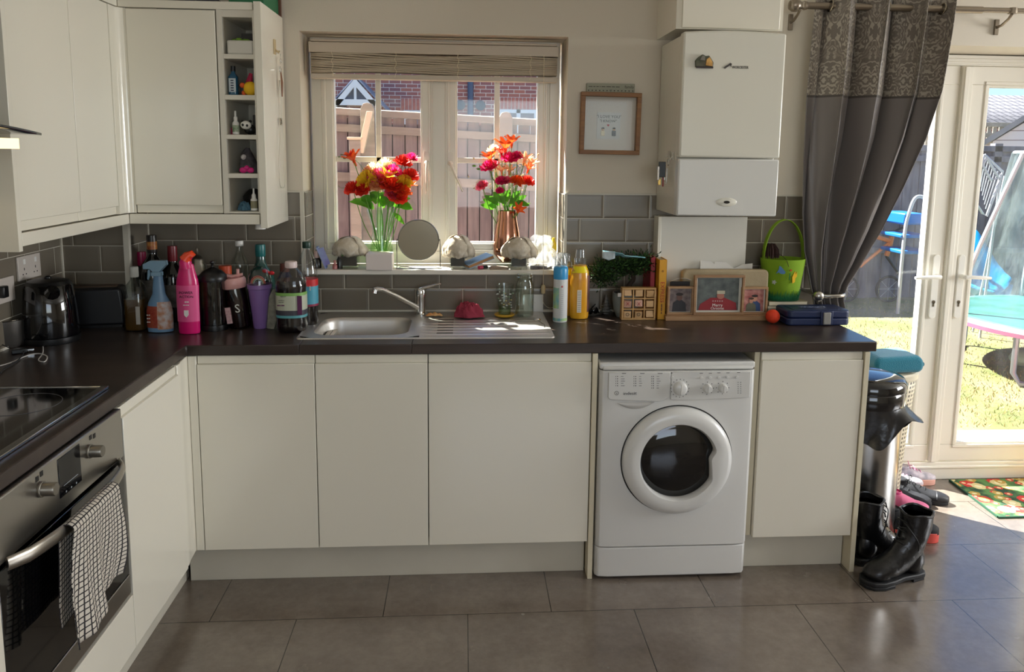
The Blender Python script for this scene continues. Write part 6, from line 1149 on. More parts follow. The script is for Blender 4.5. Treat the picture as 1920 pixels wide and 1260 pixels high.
# blue case
q0, q1 = P(1470, 611, 'z', Z0), P(1600, 611, 'z', Z0); hw = .134; ht = P(1530, 583, 'y', q0.y).z-Z0; navy = M('navy plastic', '16244a', .4, bmp=(60, .03))
k = T('tool_case', 'navy blue plastic tool case with a grey latch at the worktop end', 'tool case', (2.347+hw, q0.y+.078, Z0), math.radians(1))
b = MB(); b.prism(rrect(-hw, hw, -.075, .065, .022, 4), 'z', 0, ht*.48); b.obj('case_base', navy, k, bev=.006, seg=3); b = MB(); b.prism(rrect(-hw, hw, -.075, .065, .022, 4), 'z', ht*.5, ht); ld = b.obj('case_lid', navy, k, bev=.007, seg=3)
b = MB(); b.prism(rrect(-hw*.78, hw*.72, -.055, .045, .008, 3), 'z', ht-.002, ht+.0018); b.obj('lid_panel', navy, ld, bev=.001)
txt('FAITHFULL', .023, (0, -.002, ht+.0022), ld, M('raised letters', '8a94b4', .4), rot=(0, 0, PI), ext=.0006)
b = MB(); b.box(hw*.22-.016, hw*.22+.016, -.085, -.074, ht*.08, ht*.9); b.obj('latch', M('latch grey', '8a8884', .35), k, bev=.003); b = MB(); b.box(hw*.22-.026, hw*.22+.026, -.0795, -.074, ht*.04, ht*.97); b.obj('latch_seat', navy, k, bev=.002)
# ---------------------------------------------------------------- curtain and pole
pole_m = M('pewter metal', '8f8475', .3, .9)
k = T('curtain_pole', 'pewter curtain pole with ball finials above the patio door', 'curtain pole', (3.3, -.1, 2.232)); o = Vector(k.location)
b = MB(); b.cyl((2.43-o.x, 0, 0), (3.2-o.x, 0, 0), .0145, 16); b.obj('pole', pole_m, k); b = MB(); b.cyl((3.15-o.x, 0, .001), (4.25-o.x, 0, .001), .011, 16); b.obj('inner_pole', pole_m, k)
b = MB(); b.X = Matrix.Translation((2.43-o.x, 0, 0)) @ Matrix.Rotation(-PI/2, 4, 'Y'); b.lathe([(.0001, -.01), (.017, -.01), (.019, 0), (.014, .008), (.012, .014), (.02, .02), (.027, .035), (.026, .05), (.018, .062), (.0001, .066)], 24); b.obj('finial', pole_m, k)
for x in (3.335, 2.415):
    b = MB(); b.tube([(x-o.x, .1, -.055), (x-o.x, .06, -.05), (x-o.x, .02, -.03), (x-o.x, 0, -.012)], .006, 8); b.box(x-o.x-.009, x-o.x+.009, .088, .0985, -.085, -.02); b.lathe([(.018, -.012), (.018, .012)], 18, (x-o.x, 0, 0)); b.obj('bracket', pole_m, k, bev=.001)
def curtain_mat():
    m = bpy.data.materials.new('damask curtain'); m.use_nodes = True; t = m.node_tree; bb = t.nodes['Principled BSDF']; c = N(t, 'TexCoord'); s_ = N(t, 'SeparateXYZ'); t.links.new(c.outputs['UV'], s_.inputs[0])
    X_ = math_n(t, 'PINGPONG', math_n(t, 'MULTIPLY', s_.outputs[0], 2.1), .1); Zv = math_n(t, 'MULTIPLY', s_.outputs[1], 1.28)
    cb = N(t, 'CombineXYZ'); t.links.new(X_, cb.inputs[0]); t.links.new(math_n(t, 'PINGPONG', Zv, .19), cb.inputs[1])
    w1 = N(t, 'TexWave', wave_type='RINGS', rings_direction='SPHERICAL'); w1.inputs['Scale'].default_value = 14; w1.inputs['Distortion'].default_value = 17; w1.inputs['Detail'].default_value = 2.5; w1.inputs['Detail Scale'].default_value = 1.6; t.links.new(cb.outputs[0], w1.inputs[0])
    n1 = noise(t, cb.outputs[0], 17, 3, .6)
    pat = math_n(t, 'MULTIPLY', ramp(t, w1.outputs[1], [(.42, 0.0), (.52, 1.0)]), ramp(t, n1, [(.4, 0.25), (.5, 1.0)]))
    top = mixc(t, pat, '746b62', 'a89f91'); low = '756e6b'
    sel = math_n(t, 'GREATER_THAN', s_.outputs[1], .692)
    seam = math_n(t, 'LESS_THAN', math_n(t, 'ABSOLUTE', math_n(t, 'SUBTRACT', s_.outputs[1], .692)), .0035)
    col = mixc(t, seam, mixc(t, sel, low, top), '4a443f'); t.links.new(col, bb.inputs['Base Color'])
    bb.inputs['Roughness'].default_value = .38; bb.inputs['Sheen Weight'].default_value = .3; bb.inputs['Specular IOR Level'].default_value = .4
    bump(t, bb, noise(t, pos(t, scale=(1, 1, .3)), 220, 2), .08, .001)
    tl = N(t, 'BsdfTranslucent'); t.links.new(col, tl.inputs[0]); mx = N(t, 'MixShader'); mx.inputs[0].default_value = .12; t.links.new(bb.outputs[0], mx.inputs[1]); t.links.new(tl.outputs[0], mx.inputs[2]); t.links.new(mx.outputs[0], t.nodes['Material Output'].inputs[0]); return m
def ipol(tab, z):
    for (z0, x0), (z1, x1) in zip(tab, tab[1:]):
        if z <= z0 and z >= z1: return x0+(x1-x0)*(z0-z)/(z0-z1)
    return tab[-1][1] if z < tab[-1][0] else tab[0][1]
ky = -.105
def tabz(l): return [(P(u, v, 'y', ky).z, P(u, v, 'y', ky).x) for u, v in l]
LT = tabz([(1533, -30), (1527, 40), (1514, 190), (1507, 300), (1503, 400), (1506, 470), (1517, 530), (1526, 575), (1526, 600)])
RT = tabz([(1785, -30), (1774, 60), (1758, 170), (1730, 260), (1692, 345), (1650, 430), (1612, 495), (1586, 535), (1578, 560), (1582, 580)])
ZCT, ZCB = 2.275, .945; NF = 3.6
def crt(u, v):
    z = ZCB+(ZCT-ZCB)*v; l, r_ = ipol(LT, z), ipol(RT, z); w_ = r_-l; tie = P(1545, 555, 'y', ky).z; k_ = max(.14, min(1, abs(z-tie)/.75+.14)); ph = 2*PI*NF*u
    amp = .062*min(1, .25+k_)*(w_/.6)**.3; uu = u+.028*math.sin(2*ph)*k_
    flat = max(0, 1-u/.18)
    return (l+w_*min(1, max(0, uu)), ky+amp*math.sin(ph)*(1-.7*flat)+.012*math.sin(ph*2.3+z*4), z)
k = T('curtain', 'grey curtain with damask top band gathered to the left by a holdback', 'curtain', (0, 0, 0)); b = MB(); b.surf(crt, 180, 90); b.obj('curtain_cloth', curtain_mat(), k, solid=.002, sm=180)
b = MB()
for u, v in ((1557, 16), (1663, 18), (1768, 12)):
    p_ = P(u, v, 'y', ky); b = MB(); b.tube([(p_.x+.004*math.sin(i*PI/8), ky+.022*math.cos(i*PI/8), 2.232+.022*math.sin(i*PI/8)) for i in range(16)], .0035, 6, closed=True); b.obj('eyelet', M('eyelet metal', 'a89e8c', .25, 1), k)
p_ = P(1535, 555, 'y', -.17); k = T('curtain_holdback', 'brushed metal holdback with a round knob gripping the curtain', 'holdback', p_); sm_ = M('satin nickel', 'b0aca4', .28, 1)
b = MB(); b.ball((0, 0, 0), .023, 20, (1, .8, 1)); b.obj('knob', sm_, k); b = MB(); b.tube(smooth([Vector((.0, .02, 0)), Vector((.04, -.0, 0)), Vector((.10, .0, .002)), Vector((.125, .04, .002)), Vector((.11, .11, 0)), Vector((.09, .168, 0))], 4), .008, 10); b.obj('arm', sm_, k)
b = MB(); b.tube([(0, .02, 0), (-.0, .06, 0), (.0, .168, 0)], .007, 8); b.obj('stem', sm_, k)
# ---------------------------------------------------------------- floor things by the patio door
XR_ = P(1690, 742, 'y', -.30).x; R_ = min(.158, (XR_-2.559)/2.04); k = T('pedal_bin', 'stainless steel bin with shiny black lid and liner beside the cabinets', 'bin', (XR_-R_*1.02, -.30, 0)); zl = P(1660, 742, 'y', -.30-R_*.9).z
b = MB(); b.lathe([(.0001, .012), (R_*.93, .012), (R_*.95, .02), (R_*.95, zl-.12), (.0001, zl-.12)], 48); b.obj('bin_body', M('bin steel', 'b4b2ae', .25, 1, bmp=(30, .03), stretch=(1, 1, .05)), k)
b = MB(); b.lathe([(.0001, 0), (R_*.98, 0), (R_*.98, .03), (.0001, .03)], 40); b.obj('base_ring', black, k)
b = MB(); b.lathe([(R_*.97, zl-.07), (R_*1.0, zl-.06), (R_*1.0, zl-.004), (R_*.98, zl), (R_*1.02, zl+.004), (R_*1.02, zl+.03), (R_*.93, zl+.048), (R_*.6, zl+.060), (.0001, zl+.064)], 48); b.obj('lid', M('bin lid black', '0b0c0f', .1, coat=.5), k)
def linf(u, v):
    a_ = 2*PI*u; fl = max(0, math.sin(a_*1+2.4))*.0+max(0, math.cos(a_+.5))**2
    r_ = R_*(.985+.04*v+.03*math.sin(a_*7)*v+.42*fl*v**1.3+.02*math.sin(a_*13+v*5)*v); return (r_*math.cos(a_), r_*math.sin(a_), zl-.055-v*(.12+.05*math.sin(a_*3+1)+.02*math.sin(a_*7))*(1-.4*fl))
b = MB(); b.surf(linf, 90, 12); b.obj('bin_liner', M('black bin bag', '1b1a1b', .25, bmp=(25, .6)), k, sm=50)
xr = P(1722, 712, 'y', -.02).x; zt_ = P(1680, 712, 'y', -.12).z; k = T('laundry_basket', 'cream woven plastic laundry basket behind the steel bin', 'laundry basket', (xr-.215, .0, 0)); cr = M('cream plastic', 'cfc6ae', .45)
cw = bpy.data.materials.new('woven cream plastic'); cw.use_nodes = True; t = cw.node_tree; bb = t.nodes['Principled BSDF']; c_ = N(t, 'TexCoord'); s_ = N(t, 'SeparateXYZ'); t.links.new(c_.outputs['UV'], s_.inputs[0])
gx = math_n(t, 'FRACT', math_n(t, 'MULTIPLY', s_.outputs[0], 44)); rowi = math_n(t, 'MULTIPLY', s_.outputs[1], 30); gy = math_n(t, 'FRACT', rowi); hole = math_n(t, 'MULTIPLY', math_n(t, 'LESS_THAN', math_n(t, 'ABSOLUTE', math_n(t, 'SUBTRACT', gx, .5)), .27), math_n(t, 'LESS_THAN', math_n(t, 'ABSOLUTE', math_n(t, 'SUBTRACT', gy, .5)), .26))
t.links.new(mixc(t, hole, 'd6ccb4', '5c5444'), bb.inputs['Base Color']); bump(t, bb, math_n(t, 'SUBTRACT', 1, hole), .8, .006)
b = MB(); b.surf(lambda u, v: ((.168+.036*v**1.5)*math.cos(2*PI*u), (.090+.022*v**1.5)*math.sin(2*PI*u), .01+(zt_-.03)*v), 60, 10); b.obj('woven_body', cw, k, solid=.004)
b = MB(); b.lathe([(.0001, 0), (.17, 0), (.172, .02), (.0001, .02)], 48, sy=.54); b.obj('base', cr, k); b = MB(); b.lathe([(.0001, zt_-.022), (.21, zt_-.022), (.215, zt_-.018), (.215, zt_+.004), (.205, zt_+.012), (.0001, zt_+.014)], 48, sy=.545); b.obj('lid', cr, k, sm=35)
p_ = P(1668, 690, 'y', .0); k = T('folded_towel', 'rolled teal bath towel on top of the cream laundry basket', 'towel', (p_.x, .0, zt_+.0145)); tl = M('teal terry', '1f7f96', .95, bmp=(260, 1), sheen=.4)
b = MB(); b.prism([(x, y+.04) for x, y in rrect(-.115, .115, -.04, .04, .036, 6)], 'y', -.085, .085); b.v = [Vector((v.x*(1-.1*(v.y > 0)), v.y, max(0, v.z+.006*math.sin(v.x*30)))) for v in b.v]; b.obj('towel_roll', tl, k, bev=.018, seg=4)
b = MB(); b.tube([(.116, -.06, .038), (.118, .06, .038)], .012, 10); b.obj('towel_fold', tl, k)
# shoes
def shoe(name, label, q, rz, L_, W_, H_, up, sole, group=None, laces=None, z0=0, tongue=None, toe=None, open_=True, soleh=.022, flare=1.0):
    k = T(name, label, 'shoe', (q.x, q.y, z0), rz, group)
    def wd(t): return W_/2*(.74+.26*math.sin(PI*(t*.9+.12)))*(1 if t < .82 else math.sqrt(max(0, 1-((t-.82)/.19)**2)))*(1 if t > .08 else .6+.4*math.sqrt(t/.08))
    def ht(t): return soleh+(H_-soleh)*(1 if t < .3 else (1-.55*((t-.3)/.4)) if t < .7 else .45*math.sqrt(max(.0, 1-((t-.7)/.32)**2)))
    n_ = 22; b = MB(); out = [(L_*(i/n_-.42), wd(i/n_)*1.06) for i in range(n_+1)]; pts = out+[(x, -y) for x, y in out[::-1]]
    b.prism(pts, 'z', 0, soleh); b.obj('sole', sole, k, bev=.003)
    b = MB(); b.surf(lambda u, v: (L_*(.985*v+.005-.42), wd(.01+.98*v)*math.cos(PI*u)*(1-.22*math.sin(PI*u)*(v < .35)), soleh*.8+(ht(.01+.98*v)-soleh*.8)*max(0, math.sin(PI*u))**.62), 18, 26); b.obj('upper', up, k, solid=.002, sm=70)
    if open_: b = MB(); b.lathe([(.0001, 0), (W_*.33, 0), (W_*.36, .006), (W_*.33, .01), (W_*.30, .004), (.0001, -.002)], 24, (L_*(.16-.42), 0, H_-.006), sx=1.5); b.obj('collar', tongue or up, k)
    if laces:
        for j in range(4): t = .36+.085*j; b = MB(); z = ht(t)+.003; b.tube([(L_*(t-.42), -W_*.22, z-.006), (L_*(t+.01-.42), 0, z+.002), (L_*(t-.42), W_*.22, z-.006)], .0025, 6); b.obj('lace', laces, k)
        b = MB(); z = ht(.36)+.008
        for s_ in (-1, 1): b.tube(smooth([Vector((L_*(.36-.42), 0, z)), Vector((L_*(.38-.42), s_*.03, z+.012)), Vector((L_*(.42-.42), s_*.045, z-.004)), Vector((L_*(.38-.42), s_*.02, z))], 3), .002, 5)
        b.obj('lace_bow', laces, k)
    if toe: b = MB(); b.surf(lambda u, v: (L_*(.80+.205*v-.42), wd(.80+.19*v)*1.02*math.cos(PI*u), soleh*.8+(ht(.8+.19*v)+.001-soleh*.8)*max(0, math.sin(PI*u))**.62), 16, 8); b.obj('toe_cap', toe, k, solid=.002)
    return k
blk = M('black mesh fabric', '15151a', .7, bmp=(300, .4)); blks = M('black rubber', '101012', .6)
q = P(1722, 944, 'z', 0); 
shoe('trainer', 'black lace-up trainer with toe towards the mat', P(1745, 938, 'z', 0)+Vector((-.08, .03, 0)), math.radians(-28), .27, .095, .088, blk, blks, 'black trainers by the basket', M('black lace', '0c0c0e', .6), toe=M('black toe', '1c1c20', .5))
shoe('trainer', 'black trainer half hidden behind the pink clog', P(1712, 938, 'z', 0)+Vector((-.08, .02, 0)), math.radians(-38), .27, .095, .09, blk, blks, 'black trainers by the basket', M('black lace'))
wp = M('white pink trainer', 'd8ccd4', .6, mott=('8a8a98', 30)); ps_ = M('pale pink sole', 'e0a898', .5)
shoe('kids_trainer', 'white and grey child trainer with pink laces and pink-tipped sole nearest the door frame', P(1728, 905, 'z', 0)+Vector((-.055, .005, 0)), math.radians(-8), .20, .075, .085, wp, ps_, 'pink and white kids trainers', M('pink lace', 'd890b0', .6), soleh=.032)
shoe('kids_trainer', 'pink-soled child trainer tucked against the laundry basket', P(1700, 912, 'z', 0)+Vector((-.05, -.0, 0)), math.radians(-16), .20, .075, .08, wp, ps_, 'pink and white kids trainers', M('pink lace'), soleh=.032)
clog = M('pink foam', 'e07098', .45); k = shoe('foam_clog', 'bright pink foam clog in front of the black trainers', P(1698, 960, 'z', 0)+Vector((-.02, .0, 0)), math.radians(-30), .19, .085, .095, clog, M('pink foam sole', 'e88aa8', .5), None, None, soleh=.04, tongue=M('deep pink foam', 'c01868', .4))
shoe('sandal_shoe', 'black shoe with thick coral red sole behind the boots', P(1722, 1012, 'z', 0)+Vector((-.05, .04, 0)), math.radians(-24), .24, .09, .12, M('black knit', '141418', .8), M('coral sole', 'd8544a', .5), 'black shoes with coral soles', None, soleh=.045)
shoe('sandal_shoe', 'second black coral-soled shoe between the two boots', P(1688, 1006, 'z', 0)+Vector((-.075, .05, 0)), math.radians(-30), .24, .09, .12, M('black knit'), M('coral sole'), 'black shoes with coral soles', None, soleh=.045)
bl2 = M('polished black leather', '0d0d0f', .3, coat=.12, bmp=(34, .7)); blace = M('boot lace', '0a0a0a', .5)
def boot(label, q, rz, H_=.27):
    k = T('lace_up_boot', label, 'boot', (q.x, q.y, 0), rz, 'pair of black leather boots')
    sp = [(.185, .042, .012, .010), (.178, .046, .030, .020), (.155, .052, .044, .032), (.12, .060, .050, .040), (.08, .068, .048, .048), (.045, .082, .044, .056), (.015, .105, .044, .062), (-.01, .135, .046, .062), (-.025, .17, .050, .058), (-.032, .21, .054, .060), (-.034, H_, .057, .062)]
    n_ = 28; b = MB(); vs_ = []
    for i, (x, z, hw, hh) in enumerate(sp):
        a_, c_ = sp[max(i-1, 0)], sp[min(i+1, len(sp)-1)]; d = Vector((c_[0]-a_[0], 0, c_[1]-a_[1])).normalized()
        if i >= 8: d = Vector((-.05, 0, 1)).normalized()
        nrm = Vector((-d.z, 0, d.x)) if 1 else 0; nrm = Vector((d.z, 0, -d.x))
        for j in range(n_): t = 2*PI*j/n_; p_ = Vector((x, 0, z))+Vector((0, 1, 0))*hw*math.cos(t)+nrm*hh*math.sin(t); p_.z = max(p_.z, .024); p_.x += .003*math.sin(z*60+t*2)*(.1 < z < .25); vs_.append(p_)
    m = len(sp); b.add(vs_, [(i*n_+j, i*n_+(j+1) % n_, (i+1)*n_+(j+1) % n_, (i+1)*n_+j) for i in range(m-1) for j in range(n_)]+[tuple(range(n_))])
    b.ball((-.028, 0, .078), .050, 24, (.98, .86, 1.35)); b.ball((.13, 0, .048), .046, 20, (1.25, 1.05, .72))
    b.obj('leather_upper', bl2, k, sm=70)
    b = MB(); b.tube([(-.034+.060*math.sin(t*PI/12), .056*math.cos(t*PI/12), H_+.004*math.sin(t)) for t in range(24)], .005, 8, closed=True); b.obj('top_collar', bl2, k)
    b = MB(); b.lathe([(.0001, 0), (.052, 0)], 24, (-.034, 0, H_-.02)); b.obj('boot_opening', dark, k)
    foot = [(-.082, .018), (-.066, .036), (-.03, .040), (.03, .038), (.09, .050), (.14, .054), (.18, .042), (.2, .015)]; pts = foot+[(x, -y) for x, y in foot[::-1]]
    b = MB(); b.prism(pts, 'z', .012, .03); b.obj('sole', blks, k, bev=.004); hl_ = [(-.080, .018), (-.065, .034), (-.008, .038)]; b = MB(); b.prism(hl_+[(x, -y) for x, y in hl_[::-1]], 'z', 0, .014); b.obj('heel', blks, k, bev=.002); fr_ = [(x, y) for x, y in foot if x > .05]; b = MB(); b.prism(fr_+[(x, -y) for x, y in fr_[::-1]], 'z', 0, .013); b.obj('fore_sole', blks, k, bev=.002)
    for j in range(8):
        z = .095+j*.021; x = ipol([(.3, .029), (.2, .026), (.165, .034), (.135, .051), (.105, .073), (.085, .09)], z)+.012; sg_ = 1 if j % 2 else -1
        b = MB(); b.tube([(x-.006, -.022, z), (x+.004, 0, z+.006*sg_), (x-.006, .022, z)], .0028, 6); b.obj('lace', blace, k)
    b = MB()
    for s_ in (-1, 1): b.tube(smooth([Vector((.034, 0, H_-.03)), Vector((.036, s_*.03, H_-.04)), Vector((.01, s_*.058, H_-.09)), Vector((.0, s_*.056, H_-.13))], 4), .0022, 5)
    b.obj('lace_end', blace, k); return k
qa, qb = P(1738, 1072, 'z', 0), P(1650, 1090, 'z', 0); d = (qb-qa); rz = math.atan2(d.y, d.x)
boot('black leather lace-up boot in front with its toe pointing left', qa+d.normalized()*.10+Vector((-.02, -.015, 0)), rz)
boot('black leather lace-up boot standing against the cabinet end panel', P(1628, 1062, 'z', 0)+Vector((.03, .035, 0)), math.radians(3))
# mat
def mat_m():
    m = bpy.data.materials.new('floral doormat'); m.use_nodes = True; t = m.node_tree; bb = t.nodes['Principled BSDF']; v = pos(t)
    base = ramp(t, noise(t, v, 14, 3), [(.4, '24422c'), (.6, '5f8a4c')]); col = base
    for sc_, off, c1, c2, r1 in ((6.5, 0, 'c8302a', 'e8a090', .26), (7.5, 3.3, 'd8c890', 'e8e0b8', .27), (11, 7.1, 'c84838', 'f0d0a0', .2), (9, 11.7, 'c09a4a', 'e0d8a8', .22)):
        vo = N(t, 'TexVoronoi', feature='F1', voronoi_dimensions='2D'); vo.inputs['Scale'].default_value = sc_; vo.inputs['Randomness'].default_value = .75
        mp = N(t, 'Mapping'); mp.inputs['Location'].default_value = (off, off*1.7, 0); t.links.new(v, mp.inputs[0]); dn = noise(t, mp.outputs[0], 40, 2); t.links.new(mp.outputs[0], vo.inputs['Vector'])
        dd = math_n(t, 'ADD', vo.outputs['Distance'], math_n(t, 'MULTIPLY', math_n(t, 'SUBTRACT', dn, .5), .22)); inner = math_n(t, 'LESS_THAN', dd, r1*.4)
        col = mixc(t, math_n(t, 'LESS_THAN', dd, r1), col, mixc(t, inner, c1, c2))
    t.links.new(col, bb.inputs['Base Color']); bb.inputs['Roughness'].default_value = .95; return m
p0, p1 = P(1782, 899, 'z', .008), P(1866, 968, 'z', .008); k = T('doormat', 'green doormat with red and cream flowers inside the patio door', 'mat', (p0.x, p1.y, .0005)); D_ = p0.y-p1.y
b = MB(); b.prism([(.0, D_-.0), (.75, D_-.0), (.75, 0), (-.03, .0)], 'z', 0, .007); b.obj('mat_pile', mat_m(), k, bev=.001)
b = MB(); b.prism([(-.008, D_), (.0, D_), (-.03, 0), (-.038, 0)], 'z', 0, .0085); b.obj('bound_edge', M('dark green binding', '1f4a34', .8), k); b = MB(); b.prism([(-.038, -.008), (.75, -.008), (.75, 0), (-.03, 0)], 'z', 0, .0085); b.obj('bound_edge', M('dark green binding'), k)
# timber strip at the very left edge
p_ = P(4, 1225, 'x', .14); k = T('wooden_stool', 'orange brown timber edge of a stool at the bottom left corner', 'stool', (.12, P(3, 1230, 'x', .16).y-.022, 0)); wd_ = wood('orange pine', '8a5a2c', 'a06a36', 'b47c44', 'z', .4, 14)
zz_ = P(5, 1170, 'x', .14).z
b = MB(); b.box(-.02, .02, -.02, .02, 0, zz_-.02); b.obj('leg', wd_, k, bev=.003); b = MB(); b.box(-.02, .02, -.34, -.30, 0, zz_-.02); b.obj('leg', wd_, k, bev=.003); b = MB(); b.box(-.024, .024, -.345, .023, zz_-.02, zz_); b.obj('seat', wd_, k, bev=.003)
# ---------------------------------------------------------------- outside: ground
GZ = -.12
def lawn_m():
    m = bpy.data.materials.new('dry lawn'); m.use_nodes = True; t = m.node_tree; bb = t.nodes['Principled BSDF']; v = pos(t); n1 = noise(t, v, 1.3, 5, .6); n2 = noise(t, v, 40, 6, .8)
    a = ramp(t, n1, [(.35, '74803e'), (.5, '98925a'), (.66, 'ac9e7a')]); b_ = ramp(t, n2, [(.3, .62), (.7, 1.15)]); x = N(t, 'Mix', data_type='RGBA', blend_type='MULTIPLY'); x.inputs[0].default_value = 1; t.links.new(a, x.inputs[6]); t.links.new(b_, x.inputs[7]); t.links.new(x.outputs[2], bb.inputs['Base Color']); bb.inputs['Roughness'].default_value = .95; bump(t, bb, n2, 1, .03); return m
b = MB(); b.box(-9, 30, .34, 30, GZ-.1, GZ-.012); g_ = b.obj('ground', M('earth', '6a6048', .95), sm=0); struct(g_)
b = MB(); b.surf(lambda u, v: (2.9+13*u, 1.25+10*v, GZ+.004*math.sin(u*90)*math.sin(v*70)), 60, 60); lw_ = b.obj('lawn', lawn_m(), sm=60); tag(lw_, 'sunlit patchy lawn in the garden beyond the patio door', 'lawn', kind='stuff')
# short blades give the lawn edge and surface some depth
b = MB(); fr = random.Random(11)
for i in range(9000):
    y = 1.3+abs(fr.gauss(0, 1))*2.2; x = 2.9+fr.random()*3.8+(y*.25); h_ = fr.uniform(.012, .035); a_ = fr.uniform(0, PI); c_, s_ = math.cos(a_)*.004, math.sin(a_)*.004; b.k = fr.choice((0, 1)); b.add([(x-c_, y-s_, GZ), (x+c_, y+s_, GZ), (x+fr.uniform(-.02, .02), y+fr.uniform(-.02, .02), GZ+h_)], [(0, 1, 2)])
bo = b.obj('grass_blades', [M('grass straw', 'a89a5c', .9), M('grass green', '7a8a3c', .9)], sm=0, recalc=False); tag(bo, 'short grass blades growing over the lawn', 'grass', kind='stuff')
slab = M('pale patio slabs', 'b8ae98', .8, mott=('a0967f', 3)); b = MB(); b.box(2.2, 7.5, .34, 1.22, GZ-.012, GZ+.012); o_ = b.obj('path', slab); struct(o_)
b = MB(); b.box(-4, 2.18, .34, 2.9, GZ-.012, GZ); o_ = b.obj('path_side', M('side gravel', 'a8a094', .9, mott=('8a8478', 40))); struct(o_)
# ---------------------------------------------------------------- fence seen through the window
fw = wood('weathered fence', '645e60', '78706f', '8e8682', 'z', .85, 12); fwr = wood('weathered rail', '7a7468', '8c8678', 'a39c8c', 'x', .85, 9)
YFN = 3.0
bo_ = MB(); bo_.box(-4, WX0, WT, WT+.02, GZ, 3).box(WX0, WX1, WT, WT+.02, GZ, WZ0-.03).box(WX0, WX1, WT, WT+.02, WZ1+.01, 3).box(WX1, DX0, WT, WT+.02, GZ, 3).box(DX0, DX1, WT, WT+.02, DZ1+.01, 3).box(DX1, XR+.3, WT, WT+.02, GZ, 3)
outer_brick = bo_
zA = P(628, 203, 'y', YFN); zB = P(1008, 225, 'y', YFN)
def ftop(x): return zA.z+(zB.z-zA.z)*(x-zA.x)/(zB.x-zA.x)
k = T('garden_fence', 'weathered closeboard timber fence beyond the kitchen window', 'fence', (0, YFN, GZ))
for (xa, xb) in ((-2.4, zA.x-.0), (zA.x, P(690, 300, 'y', YFN).x), (P(690, 300, 'y', YFN).x, P(948, 300, 'y', YFN).x), (P(948, 300, 'y', YFN).x, 2.75)):
    b = MB(); x = xa
    while x < xb-.01:
        w_ = min(.098, xb-x); t_ = ftop(x+w_/2)-GZ-.05; b.prism([(x, 0), (x+w_-.007, .006), (x+w_-.007, .016), (x, .022)], 'z', .0, t_); x += .1
    b.obj('board_panel', fw, k, sm=0); b = MB(); b.box(xa, xb, .023, .03, 0, min(ftop(xa), ftop(xb))-GZ-.06); b.obj('seam_shade_sheet', M('fence seam shade', '3c3634', .9), k, sm=0)  # dark sheet added so the gaps between boards read as shaded
for dz, th_, yy in ((-.0, .05, -.05), (-.12, .06, -.04), (-.50, .07, -.04), (-1.3, .07, -.04)):
    x0, x1 = -2.4, 2.75; b = MB(); b.add([(x0, yy, ftop(x0)-GZ+dz-th_), (x1, yy, ftop(x1)-GZ+dz-th_), (x1, .0, ftop(x1)-GZ+dz-th_), (x0, .0, ftop(x0)-GZ+dz-th_), (x0, yy, ftop(x0)-GZ+dz), (x1, yy, ftop(x1)-GZ+dz), (x1, .03 if dz == 0 else 0, ftop(x1)-GZ+dz+.01*(dz == 0)), (x0, .03 if dz == 0 else 0, ftop(x0)-GZ+dz+.01*(dz == 0))], [(0, 1, 2, 3), (4, 5, 6, 7), (0, 1, 5, 4), (2, 3, 7, 6), (0, 3, 7, 4), (1, 2, 6, 5)]); b.obj('rail', fwr, k, sm=0)
for u, vt in ((690, 193), (948, 210)):
    p_ = P(u, vt, 'y', YFN-.1); b = MB(); w_ = .055; b.prism([(p_.x-w_, 0), (p_.x+w_, 0), (p_.x+w_, p_.z-GZ-.05), (p_.x+w_*.6, p_.z-GZ-.008), (p_.x, p_.z-GZ), (p_.x-w_*.6, p_.z-GZ-.008), (p_.x-w_, p_.z-GZ-.05)], 'y', -.15, -.05); b.obj('post', fwr, k, bev=.004)
p0, p1 = P(694, 209, 'y', YFN-.25), P(676, 280, 'y', YFN-.25); k = T('timber_brace', 'sunlit sloping timber prop leaning on the fence left of the window bar', 'timber prop', (0, YFN-.25, GZ)); lt = wood('sunlit tone timber', 'c8bc9a', 'd4c8a8', 'ddd2b4', 'z', .7, 9)  # pale wood tone paints sunlight onto the prop and cap
b = MB(); w_ = .024; b.prism([(p0.x-w_, p0.z-GZ), (p0.x+w_, p0.z-GZ), (p1.x+w_, p1.z-GZ-.03), (p1.x-w_, p1.z-GZ-.03)], 'y', -.03, .03); b.obj('sloping_bar', lt, k, bev=.003)
q0, q1 = P(656, 262, 'y', YFN-.25), P(677, 290, 'y', YFN-.25); b = MB(); b.box(q0.x, q1.x, -.04, .04, 0, q0.z-GZ); b.obj('short_post', wood('weathered rail', '', '', ''), k, bev=.004); b = MB(); b.box(q0.x-.015, q1.x+.012, -.05, .05, q0.z-GZ, q0.z-GZ+.02); b.obj('post_cap', lt, k, bev=.003)
